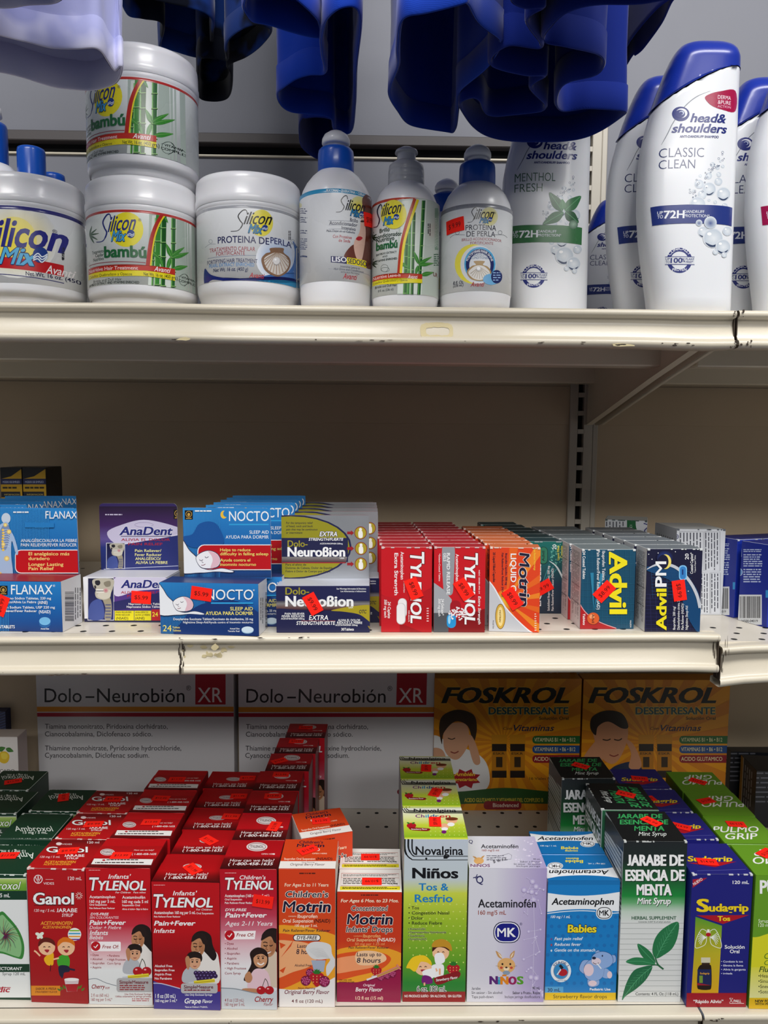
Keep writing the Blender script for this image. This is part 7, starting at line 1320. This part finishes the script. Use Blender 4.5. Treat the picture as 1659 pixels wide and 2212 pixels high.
def a_bsm(A):
    A.poly([(240, 470), (530, 500), (530, 1180), (225, 1150)], 'c3cdc4'); A.poly([(258, 480), (440, 470), (400, 1150), (228, 1140)], 'dde4dc')
    for x0, x1, y0, c in ((300, 322, 560, '3c8a34'), (275, 300, 640, '2c6a2c'), (328, 350, 560, '1f5a24'), (395, 420, 475, '24622a')):
        A.poly([(x0+8, y0), (x1+8, y0), (x1-8 if x0 < 390 else x1-28, 1150), (x0-8 if x0 < 390 else x0-26, 1150)], c); A.line([(x0+12, y0), (x0-3 if x0 < 390 else x0-18, 1150)], 4, '7ab860')
        for k in range(6): A.line([(x0+6-k*3, y0+60+k*88), (x1+6-k*3, y0+60+k*88)], 4, '98c878')
    for x, y, L, W, a in ((378, 930, 110, 24, -28), (380, 940, 110, 26, -8), (378, 930, 100, 26, -110), (375, 940, 80, 24, 105), (395, 1010, 95, 32, -12), (245, 920, 70, 26, 30), (290, 990, 60, 24, 60)): A.leaf(x, y, L, W, a, '3f8c34', '8cc070')
    A.curve([(352, 462), (300, 620), (255, 800), (235, 1010)], 22, 'b43a1c'); A.curve([(374, 470), (318, 630), (272, 800), (250, 1010)], 18, 'ecd620')
    for a in (-70, -35, 0, 40): A.leaf(44, 740, 44, 10, a, '1c3a24'); A.leaf(44, 930, 44, 10, a, '1c3a24')
    A.ell(200, 575, 92, 104, 'f0de1c', c2='eadf4a'); silicon(A, 55, 668, 160, 62, 112, 592, 78, 138, '1c2040', 125, 655, 54, 74, '3a94c8', 220, 593, 20); A.t('®', 262, 518, 13, '3a3a4a')
    for s_, x, y, h, w in (('Brillo', 135, 700, 26, 68), ('Acondicionador', 152, 735, 26, 200), ('Nutritivo', 140, 765, 26, 122)): A.t(s_, x, y, h, '1c3a28', w=w, al=1, b=1)
    A.t('bambú', 75, 838, 50, '1f6a3c', w=143, b=2, st=.03)
    for s_, x, y, w in (('BAMBOO EXTRACT', 148, 858, 138), ('AND', 138, 882, 36), ('VITAMINS ENRICHED', 145, 905, 150)): A.t(s_, x, y, 13, '20302a', w=w, al=1, b=1)
    A.ring(135, 960, 26, 2, '2a3a30'); A.ring(140, 970, 30, 2, '2a3a30', ry=16)
    A.poly([(48, 1030), (200, 1010), (405, 1005), (405, 1038), (200, 1042), (48, 1062)], 'bf3a1c'); A.poly([(48, 1064), (200, 1044), (405, 1040), (405, 1068), (200, 1074), (48, 1094)], 'e6d81e'); A.t('Nutritive Leave-in', 52, 1054, 22, 'f2e0dc', w=188, b=0); avanti(A, 300, 1034, 24, 70, 'f2e8e8'); A.t('Cabellos Quebradizos y Opacos', 52, 1085, 14, '2c3a1c', w=235); A.t('Brittle and Dull Hair', 66, 1112, 16, '20302a', w=150); A.t('8 fl. oz. (236 ml)', 88, 1134, 15, '20302a', w=105, b=1); A.vfine(445, 640, 470, 730, 2, '2a2a30', .5); A.rect(495, 530, 520, 830, '8aa890'); A.vfine(498, 600, 522, 820, 3, 'e0e8e0', .4); A.fine(488, 860, 524, 950, 6, '3a6a4a', .5); A.t('LR', 485, 1015, 26, '7a2a20', w=34, b=2)
bF, RF = bottle('white bottle with a clear spout cap and bamboo label', 'T3', 46, 531, 1238, [(242, 1150), (243, 800), (243, 560), (239, 500), (226, 440), (200, 385), (160, 345), (132, 335), (128, 330), (128, 318)],
    [('collar', 'clear', 'dfe0e2', [(126, 336), (130, 325), (130, 290), (126, 284), (129, 278), (129, 240), (125, 234), (128, 226), (122, 190), (95, 176), (66, 172), (0, 172)]), ('spout', 'clear', 'e6e7e9', [(68, 174), (66, 130), (64, 116), (82, 112), (82, 104), (76, 92), (40, 86), (0, 86)])], a_bsm, 'b43a24', 'e6ebe8', (452, 474, 1150))
def a_psm(A):
    A.ell(885, 590, 62, 68, 'f0de22', c2='e8e6c0'); silicon(A, 730, 632, 105, 68, 775, 610, 66, 140, '16161e', 815, 636, 36, 70, '2f8ac0', 892, 610, 16); A.t('®', 918, 570, 12, '2a2a34')
    A.t('PROTEINA', 715, 690, 35, '26283c', w=210, b=0); A.t('DE PERLA', 722, 735, 35, '26283c', w=197, b=0); A.t('BRILLO ACONDICIONADOR', 688, 768, 18, '9e2836', w=275, b=0); A.t('FORTIFICANTE', 750, 790, 18, '9e2836', w=157, b=0)
    for sx, x0 in ((1, 605), (-1, 1015)): A.curve([(x0, 742), (x0+sx*30, 722), (x0+sx*105, 722)], 2.5, '5a6068'); A.ring(x0+sx*52, 705, 14, 2.5, '5a6068')
    A.ell(770, 930, 132, 142, 'f2e23a', c2='efe35a'); A.ell(806, 935, 128, 138, 'e4e6ea'); A.ell(818, 932, 112, 124, '5ab2e0'); A.ell(818, 934, 101, 112, '25306e'); A.ell(818, 940, 76, 88, 'e6e8ec'); A.t('FORTIFYING HAIR SHINE', 0, 0, 15, 'f0f2f8', w=210, al=1, b=2, path=(818, 934, 83)); A.t('LEAVE-IN', 818, 872, 17, '3a6a9a', w=78, al=1); A.t('CONDITIONER', 818, 894, 17, '3a6a9a', w=122, al=1)
    A.blob([(725, 985), (760, 945), (790, 935), (775, 910), (852, 910), (840, 935), (875, 950), (900, 990), (880, 1030), (840, 1050), (790, 1050), (745, 1030)], 'b89a6a'); A.blob([(735, 990), (775, 950), (815, 940), (855, 952), (890, 992), (860, 1030), (815, 1045), (765, 1030)], 'ece8e2')
    for i in range(9): a = .35+i*.3; A.line([(815, 950), (815+70*math.cos(a), 975+62*math.sin(a))], 3, 'b8a890')
    A.ell(810, 965, 17, 17, 'd8d6d6'); A.ell(808, 962, 12, 12, 'ffffff'); A.ell(900, 1040, 60, 40, '7ab8e2'); A.ell(938, 1022, 40, 48, '28356e'); A.fine(912, 990, 965, 1060, 4, 'a8c8f0', .4)
    A.t('8 fl. Oz.', 626, 1078, 20, '26283c', w=66, b=1, it=.2); A.t('(236 ml.)', 626, 1098, 18, '26283c', w=66, b=1, it=.2); avanti(A, 750, 1092, 30, 96, 'b01c2e')
bG, RG = bottle('white pump bottle with blue collar, round shell badge and a price sticker', 'T3', 538, 1052, 1240, [(256, 1130), (257, 800), (256, 580), (252, 500), (238, 445), (210, 390), (170, 350), (136, 335), (124, 330), (124, 318)],
    [('collar', 'cap', CB, [(128, 345), (131, 335), (130, 260), (128, 205), (124, 185), (108, 176), (80, 174), (0, 174)]), ('pump_knob', 'plastic', 'f0f0f2', [(70, 176), (68, 158), (72, 152), (92, 148), (98, 130), (96, 105), (80, 82), (45, 71), (0, 70)])], a_psm, '8c8e96', 'eef0f2', (495, 528, 1125))
stick_round(bG, RG, 'T3', 638, 656, 5, '$ 9.99')
copy_tree(bG, (bG.location.x-.018, bG.location.y+.088, bG.location.z), (0, 0, .4), 'white pump bottle half hidden behind the round shell badge bottle', GT, skip=('price_sticker',))
q = copy_tree(jarA, (jarA.location.x+.048, jarA.location.y+.118, jarA.location.z), (0, 0, .9), 'white tub in the gap behind the navy label tub and the bamboo tubs', GT)

# taller bottles at the far left behind the first tub
def fb(label, cx, y0, y1, w, yc, collar=False):
    """flip cap bottle behind the tub: cap seen at pixels, body hidden lower down"""
    a, b = onY(cx-w/2, y1, yc), onY(cx+w/2, y1, yc); r = (b.x-a.x)/2; x = (a.x+b.x)/2; z1 = onY(cx, y0, yc).z-Z_TOP; z0 = onY(cx, y1, yc-r).z-Z_TOP; R = r*(2.0 if collar else 1.45)
    root = thing('pump_bottle' if collar else 'flip_cap_bottle', label, 'bottle', (x, yc, Z_TOP+.0002), (0, 0, 0), GT)
    m = Mesh(); lathe(m, [(R*.85, 0, WH), (R*.98, .003, WH), (R, .01, WH), (R, z0-.032, WH), (R*.97, z0-.022, WH), (R*.86, z0-.010, WH), (r*1.2, z0-.001, WH), (r*.9, z0+.001, WH)], 'plastic'); m.build('bottle_body', root)
    m = Mesh(); lathe(m, [(r*1.02, z0, CB), (r*1.02, z1-.004, CB), (r*.97, z1-.0008, CB), (r*.85, z1, CB), (r*.55, z1-(0 if not collar else -.0001), CB), (1e-6, z1, CB)], 'cap'); m.build('collar' if collar else 'cap', root)
    if collar:
        m = Mesh(); lathe(m, [(r*.5, z1+.0002, 'f0f0f2'), (r*.5, z1+.006, 'f0f0f2'), (r*.75, z1+.008, 'f0f0f2'), (r*.7, z1+.016, 'f0f0f2'), (1e-6, z1+.019, 'f0f0f2')], 'plastic'); m.build('pump_knob', root)
    m = Mesh(); lathe(m, [(R*1.003, .02, 'e0e2e6'), (R*1.004, z0-.05, '2a2a86'), (R*1.004, z0-.045, '2a2a86')], 'label'); m.build('printed_label', root)
    return root
fb('tall white pump bottle with a blue collar at the left frame edge', -22, 268, 345, 74, .185, True)
fb('white bottle with a blue flip cap rising behind the navy label tub', 69, 322, 381, 57, .172)
fb('white bottle whose low blue cap shows at the right behind the navy label tub', 116, 378, 402, 47, .215)

# ------------------------------------------------------------------ shampoo bottles: one straight side, one bowed side
FR['T4m'] = (790+(1150-487.3)/3.318, 290+(110-561.7)/3.318, 3.318/.826); FR['T4p'] = (1290+236, 80, 3.6856)
HSY = .030
LFT = [(2165, 412), (2100, 400), (1800, 358), (1600, 336), (1400, 325), (1180, 328), (950, 346), (780, 382), (600, 432), (450, 484), (300, 542), (200, 588), (140, 622), (100, 655), (84, 690)]
RGTE = [(2165, 1035), (2100, 1036), (1800, 1048), (1600, 1056), (1400, 1063), (1180, 1072), (950, 1081), (780, 1088), (600, 1094), (450, 1100), (300, 1105), (200, 1106), (140, 1096), (100, 1074), (84, 1040)]
_o = onY(*px('T4', 1035, 2165), HSY)
HSP = []
for (yl, xl), (yr, xr) in zip(LFT, RGTE):
    a, b = onY(*px('T4', xl, yl), HSY), onY(*px('T4', xr, yr), HSY); HSP.append(((a.z+b.z)/2-Z_TOP, a.x-_o.x, b.x-_o.x))
HSP[0] = (0.0, HSP[0][1], HSP[0][2]); hz = [p[0] for p in HSP]
def hs_row(z, n=48, grow=0):
    xl, xr = np.interp(z, hz, [p[1] for p in HSP]), np.interp(z, hz, [p[2] for p in HSP]); H = hz[-1]
    d = .0235*(1-.10*(z/H)**2)*(1 if z < H*.93 else 1-.5*((z-H*.93)/(H*.07))**2)*(1 if z > .006 else .90+.10*z/.006)
    cx, hw = (xl+xr)/2, (xr-xl)/2; out = []
    for i in range(n):
        t = 2*math.pi*i/n; c, s = math.cos(t), math.sin(t); out.append((cx+(hw+grow)*math.copysign(abs(c)**.62, c), (d+grow)*math.copysign(abs(s)**.80, s), z))
    return out
def hs_front(x, z):
    xl, xr = np.interp(z, hz, [p[1] for p in HSP]), np.interp(z, hz, [p[2] for p in HSP]); H = hz[-1]; d = .0235*(1-.10*(z/H)**2)
    q = min(abs(x-(xl+xr)/2)/((xr-xl)/2), .985); return d*((1-q**(2/.62))**.5)**.80
def bubbles(A, c='5a6a8a'):
    rnd = random.Random(9)
    for x, y, r in ((890, 1210, 55), (1005, 1250, 56), (835, 1255, 36), (812, 1170, 38), (887, 1105, 28), (965, 1150, 32), (800, 1330, 62), (900, 1478, 50), (810, 1480, 26), (845, 1552, 45), (920, 1600, 80), (1035, 1545, 38), (1000, 1670, 60), (940, 1712, 22), (1010, 1735, 22), (968, 1095, 20), (918, 1015, 20), (958, 1042, 16), (1000, 1030, 14), (980, 988, 10), (820, 1105, 13), (765, 1225, 12), (940, 1315, 15), (890, 1300, 12), (1015, 1345, 24)):
        A.ell(x, y, r, r, c, c2='dfe4ea', n=22); A.ell(x+r*.05, y+r*.05, r*.90, r*.90, 'e6eaee', c2='c4ced9', n=22); A.ell(x-r*.35, y-r*.4, r*.22, r*.16, 'ffffff', n=10)
        if r > 44: A.blob([(x-r*.75, y+r*.45), (x, y+r*.72), (x+r*.7, y+r*.4), (x+r*.3, y+r*.85), (x-r*.3, y+r*.88)], '3a4a6a')
    for i in range(34): t = rnd.random(); x, y, r = 760+300*t+rnd.random()*60-30, 1240-340*t+rnd.random()*90-40, 3+6*rnd.random(); A.ring(x, y, r, 2.4, c, n=10)
def hs_art(kind):
    N, B, T = {'classic': ('23307e', '2a3c84', '3a4470'), 'menthol': ('23307e', '3f7a4c', '5a7a66'), 'pink': ('23307e', 'a0124e', 'b0285a')}[kind]
    def art(A):
        bubbles(A)
        A.curve([(510, 860), (560, 770), (600, 690), (660, 600), (720, 530), (800, 470), (900, 430)], [2, 3, 4, 5, 6, 6, 7]+[7]*24+[5, 4, 4, 3, 3, 2], '8a8e96'); A.ell(665, 612, 70, 58, N); A.ell(672, 606, 46, 38, 'f0f0f4'); A.ell(660, 612, 40, 33, N); A.ell(672, 604, 20, 16, 'c8d0e4'); A.ell(667, 607, 15, 12, N)
        A.t('head&', 740, 676, 62, N, w=278, b=2, it=.25, st=.02); A.t('shoulders', 592, 762, 62, N, w=422, b=2, it=.25, st=.02); A.t('ANTI-DANDRUFF SHAMPOO', 657, 801, 17, N, w=297, b=2)
        w1, w2 = {'classic': ('CLASSIC', 'CLEAN'), 'menthol': ('MENTHOL', 'FRESH'), 'pink': ('SUPREME', 'CARE')}[kind]
        A.t(w1, 490, 966, 68, T, w=330, b=-1); A.t(w2, 488, 1056, 66, T, w=265 if kind != 'menthol' else 225, b=-1)
        if kind == 'classic': A.blob([(857, 485), (900, 452), (980, 432), (1100, 428), (1100, 590), (1000, 580), (910, 545)], 'a8124a'); A.t('DERMA', 960, 492, 27, 'f0e0e8', w=108, b=0); A.t('&PURE', 960, 532, 27, 'f0e0e8', w=108, b=0); A.t('ACTION', 958, 560, 17, 'e8b8cc', w=110, b=0)
        A.poly([(422, 1358), (560, 1342), (720, 1334), (900, 1338), (1075, 1360), (1070, 1508), (900, 1486), (720, 1483), (560, 1490), (437, 1505)], B)
        A.t('UP', 476, 1416, 23, 'e8ecf4', w=38, b=1); A.t('TO', 476, 1448, 23, 'e8ecf4', w=38, b=1); A.t('72H', 528, 1446, 55, 'f2f4f8', w=150, b=2, st=.02); A.t('DANDRUFF', 690, 1401, 21, 'e8ecf4', w=156, b=0); A.t('PROTECTION*', 690, 1434, 21, 'e8ecf4', w=196, b=0)
        if kind == 'menthol':
            for x, y, L, W, a, c in ((905, 1215, 200, 90, -125, '2f6a44'), (925, 1210, 190, 100, -42, '3a7a4c'), (915, 1225, 210, 90, 150, '356f48'), (930, 1220, 150, 90, 40, '2c6240'), (910, 1200, 90, 60, -95, '4a8a58')): A.leaf(x, y, L, W, a, c, '6aa878')
            A.ell(1000, 1330, 38, 40, 'a9c4b0', c2='5a7a66')
        if kind == 'classic':
            for x, y, r in ((900, 1478, 50), (810, 1480, 26)): A.ell(x, y, r, r, '5a6a8a', c2='dfe4ea', n=22); A.ell(x, y+r*.1, r*.88, r*.84, '4a5c96', c2='c4ced9', n=22)
        A.ring(655, 1778, 86, 30, N); A.t('CLINICALLY', 0, 0, 22, 'f0f2f8', w=168, al=1, b=1, path=(655, 1778, 78)); A.poly([(540, 1752), (775, 1752), (775, 1812), (540, 1812)], 'dfe2e6'); A.rect(540, 1749, 775, 1754, N); A.rect(540, 1810, 775, 1815, N)
        A.t('UP', 545, 1778, 17, N, w=28, b=1); A.t('TO', 545, 1802, 17, N, w=28, b=1); A.t('100', 583, 1799, 36, N, w=86, b=2, st=.02); A.t('%', 674, 1792, 28, N, w=24, b=1); A.t('FLAKE', 702, 1776, 15, N, w=68, b=2, it=.2); A.t('FREE*', 704, 1799, 15, N, w=58, b=2, it=.2); A.t('PROVEN', 655, 1862, 21, 'f0f2f8', w=105, al=1, b=1)
    return art
def shampoo(label, x, y, fr, kind, capc='17309a'):
    root = thing('shampoo_bottle', label, 'bottle', (x, y, Z_TOP+.0002), (0, 0, 0), 'shampoo bottles on the top shelf'); H = hz[-1]
    zl, zr = [onY(*px('T4', a, b), HSY).z-Z_TOP for a, b in ((432, 600), (1104, 306))]
    def zcap(px_, z):   # slanting seam between the white body and the blue cap
        xl, xr = np.interp(z, hz, [p[1] for p in HSP]), np.interp(z, hz, [p[2] for p in HSP]); t = min(max((px_-xl)/(xr-xl), 0), 1); return zl+(zr-zl)*(1-(1-t)**1.7)
    def rows(zs, g): return [hs_row(z, grow=g) for z in zs]
    m = Mesh(); n = 48; zs = [0, .001, .003, .006, .012]+[.02+i*(zr+.004-.02)/40 for i in range(41)]; R = rows(zs, 0)
    R = [[(p[0], p[1], min(p[2], zcap(p[0], p[2]))) for p in r] for r in R]; m.grid(R, 'e6e8ec', 'plastic'); m.face(R[0][::-1], 'e6e8ec', 'plastic'); m.build('bottle_body', root)
    m = Mesh(); zs = [zl-.003+i*(H-zl+.003)/44 for i in range(45)]; R = rows(zs, .0004); R = [[(p[0], p[1], max(p[2], zcap(p[0], p[2])+.0004)) for p in r] for r in R]
    m.grid(R, capc, 'cap'); m.face(R[-1], capc, 'cap'); m.build('cap', root)
    mw = Matrix.Translation(root.location); xa, xb = min(p[1] for p in HSP), max(p[2] for p in HSP)
    zb = .018; f = Face(mw, (xa, 0, zb), (1, 0, 0), (0, 0, 1), (0, -1, 0), xb-xa-.0015, zr-zb-.004, surf=lambda u, v: hs_front(xa+u, zb+v), du=.0014)
    m = Mesh(); hs_art(kind)(Art(m, f, fr, 'label', eps=.000028)); m.build('printed_label', root)
    return root
hsC = shampoo('white shampoo bottle with a blue cap and navy band, nearest of the navy band ones', _o.x, HSY, 'T4', 'classic')
copy_tree(hsC, (_o.x-.0085, HSY+.062, hsC.location.z), (0, 0, 0), 'white and blue shampoo bottle half hidden behind the nearest navy band one', 'shampoo bottles on the top shelf')
s3 = copy_tree(hsC, (_o.x-.022, HSY+.185, hsC.location.z), (0, 0, 0), 'small white and blue shampoo bottle far behind, beside the slotted upright', 'shampoo bottles on the top shelf'); s3.scale = (.74, .8, .68)
xm = onY(1265, 660, HSY+.064).x
hsM = shampoo('white shampoo bottle with a green band and mint leaves, its top behind the blue shirt', xm, HSY+.064, 'T4m', 'menthol')
hsP = shampoo('white shampoo bottle with a magenta band, cut by the right frame edge', _o.x+.0965, HSY, 'T4p', 'pink')
copy_tree(hsC, (_o.x+.0965-.0115, HSY+.062, hsC.location.z), (0, 0, 0), 'white and blue shampoo bottle directly behind the magenta band one', 'shampoo bottles on the top shelf')
copy_tree(hsC, (_o.x+.0965-.022, HSY+.124, hsC.location.z), (0, 0, 0), 'white and blue shampoo bottle last in the line behind the magenta band one', 'shampoo bottles on the top shelf')
# ------------------------------------------------------------------ clothes hanging over the top shelf, hems towards the viewer
def cloth(name, c1, c2, scale=900, pat=0.0):
    m, N, L, P = new_mat(name); tc = N.new('ShaderNodeTexCoord')
    n1 = N.new('ShaderNodeTexNoise'); n1.inputs['Scale'].default_value = 14; n1.inputs['Detail'].default_value = 3; L.new(tc.outputs['Object'], n1.inputs['Vector'])
    mr = N.new('ShaderNodeMapRange'); mr.inputs['From Min'].default_value = .50; mr.inputs['From Max'].default_value = .56; L.new(n1.outputs['Fac'], mr.inputs['Value'])
    mx = N.new('ShaderNodeMix'); mx.data_type = 'RGBA'; mx.inputs[6].default_value = (*lin(c1), 1); mx.inputs[7].default_value = (*lin(c2), 1)
    if pat: L.new(mr.outputs['Result'], mx.inputs[0])
    else: L.new(n1.outputs['Fac'], mx.inputs[0])
    L.new(mx.outputs[2], P.inputs['Base Color']); P.inputs['Roughness'].default_value = .8; P.inputs['Specular IOR Level'].default_value = .15
    P.inputs['Sheen Weight'].default_value = .25; P.inputs['Sheen Roughness'].default_value = .4
    w1 = N.new('ShaderNodeTexWave'); w1.inputs['Scale'].default_value = scale; w1.bands_direction = 'DIAGONAL'; L.new(tc.outputs['Object'], w1.inputs['Vector'])
    bp = N.new('ShaderNodeBump'); bp.inputs['Strength'].default_value = .10; bp.inputs['Distance'].default_value = .0005; L.new(w1.outputs['Fac'], bp.inputs['Height']); L.new(bp.outputs['Normal'], P.inputs['Normal'])
    return m
M['blue_knit'] = cloth('royal_blue_knit', '0b3cae', '0a34a0', 520)
M['navy_knit'] = cloth('dark_blue_knit', '0a2888', '09227a', 520)
M['blue_mesh'] = cloth('blue_black_sport_mesh', '1b3f8c', '0a1020', 380, 1)
M['lav'] = cloth('pale_lavender_patterned_cotton', 'd4d4ee', 'a9acd8', 700, 1)
M['lav_dark'] = M['lav']
def cr(pts, n=8, closed=True):
    return Art.smooth(None, pts, n, closed)
def garment(root, name, fr, pts, z0, mat, up=.34, closed=True, seam=True, flare=.0):
    """a hanging tube of cloth: its hem is a loop at one height, the cloth runs straight up from it"""
    hp = [onZ(*px(fr, x, y), 1.35+z0) for x, y in pts]; P = cr([(p.x, p.y) for p in hp], 7, closed); n = len(P)
    rnd = random.Random(len(pts)); ph = rnd.random()*6; cx = sum(p[0] for p in P)/n; cy = sum(p[1] for p in P)/n
    def ring(dz, off):
        R = []
        for i, (x, y) in enumerate(P):
            a = P[(i-1) % n] if closed or i else P[0]; b = P[(i+1) % n] if closed or i < n-1 else P[-1]; dx, dy = b[0]-a[0], b[1]-a[1]; l = math.hypot(dx, dy) or 1
            w = .0016*math.sin(i*.45+ph+dz*14)*min(dz/.05, 1); q = flare*dz
            R.append((x+(off+w)*dy/l+(cx-x)*q, y-(off+w)*dx/l+(cy-y)*q, 1.35+z0+dz+.0012*math.sin(i*.3+ph)))
        return R
    zs = [0, .003, .008, .016, .022, .03, .05, .08, .12, .17, .23, up]
    t = .0007; m = Mesh(); m.grid([ring(d, t) for d in zs], 'ffffff', mat, closed); m.grid([ring(d, -t) for d in zs], 'ffffff', mat, closed)
    m.grid([ring(0, -t), ring(-.0008, 0), ring(0, t)], 'ffffff', mat, closed); m.build(name, root, recalc=True)
    if seam:
        m = Mesh()
        for s in (t+.0001, -t-.0001): m.grid([ring(-.0004, s), ring(.001, s*2.0), ring(.020, s*2.0), ring(.0205, s)], 'ffffff', mat, closed)
        m.build('hem_band', root)
def shirt(label, cat='shirt', loc=(0, 0, 0), group='clothes hanging over the top shelf'): return thing('hanging_shirt', label, cat, loc, (0, 0, 0), group)
FR['C3'] = (820, 0, 2.5136); FR['C2'] = (500, 0, 4.1475)
r = shirt('dark blue hanging shirt in deep accordion folds, above the mint leaf shampoo')
garment(r, 'shirt_body', 'C3', [(1700, -60), (1460, 0), (1200, 25), (1010, 75), (920, 140), (886, 205), (905, 235), (1010, 240), (1150, 285), (1216, 335), (1180, 392), (1050, 440), (975, 490), (960, 560), (1010, 606), (1150, 592), (1322, 592), (1320, 630), (1250, 682), (1120, 735), (960, 770), (800, 772), (620, 740), (510, 690), (445, 600), (442, 545), (490, 535), (545, 552), (585, 612), (700, 628), (860, 610), (900, 560), (820, 480), (900, 415), (780, 395), (600, 350), (700, 250), (880, 245), (800, 120), (890, 46), (790, 30), (720, -10), (900, -120), (1400, -140)], .266, 'navy_knit')
garment(r, 'sleeve', 'C3', [(123, 118), (240, 70), (440, 12), (480, 30), (535, 115), (640, 190), (656, 255), (600, 345), (490, 436), (432, 510), (422, 600), (405, 702), (360, 720), (180, 680), (103, 598), (54, 512), (98, 360), (98, 250)], .270, 'blue_knit')
r = shirt('dark blue hanging cloth behind the accordion folded shirt, at its right')
garment(r, 'shirt_body', 'C3', [(1380, 300), (1330, 362), (1340, 250), (1500, 60), (1640, -40), (1590, 0), (1530, 135), (1440, 250)], .345, 'navy_knit', seam=False)
r = shirt('bright blue hanging shirt with a pointed fold reaching the blue collar pump bottle')
garment(r, 'sleeve', 'C2', [(560, -20), (700, 80), (782, 205), (800, 335), (600, 285), (400, 248), (220, 205), (150, 130), (112, 50), (200, -80), (400, -110)], .300, 'blue_knit')
garment(r, 'shirt_body', 'C2', [(808, 350), (815, 480), (838, 640), (700, 680), (550, 722), (440, 790), (415, 860), (440, 930), (540, 990), (700, 1030), (890, 1056), (932, 1160), (1066, 1192), (1100, 950), (1112, 600), (1150, 150), (1000, 60), (860, 150)], .296, 'blue_knit')
r = shirt('black looking hanging cloth behind the pointed blue fold')
garment(r, 'shirt_body', 'C2', [(640, 1060), (610, 1230), (650, 1340), (760, 1425), (900, 1430), (980, 1250), (900, 1080)],   .36, 'navy_knit', seam=False)
r = shirt('blue and black sports shirt hanging beside the stacked bamboo tubs')
garment(r, 'shirt_body', 'TB', [(480, -40), (525, 10), (560, 65), (620, 85), (702, 100), (690, 190), (700, 208), (780, 225), (870, 245), (902, 235), (915, 150), (900, 60), (700, 10)], .400, 'blue_mesh')
garment(r, 'sleeve', 'TB', [(870, 250), (855, 320), (862, 420), (920, 440), (985, 414), (1000, 330), (985, 285), (1060, 240), (1130, 192), (1166, 150), (1158, 112), (1090, 108), (1000, 160), (975, 200), (980, 260), (930, 255)], .385, 'blue_mesh')
r = shirt('pale lavender patterned cloth hanging at the upper left, nearest the viewer')
garment(r, 'shirt_body', 'T0', [(-400, 130), (-200, 160), (0, 212), (150, 270), (300, 296), (500, 298), (620, 318), (690, 390), (735, 440), (772, 430), (770, 470), (720, 530), (580, 584), (400, 560), (200, 500), (60, 480), (-150, 440), (-400, 400)], .262, 'lav')
garment(r, 'front_layer', 'T0', [(-300, 60), (0, 42), (150, 22), (320, 34), (372, 0), (380, -60), (100, -120), (-300, -80)], .262, 'lav')
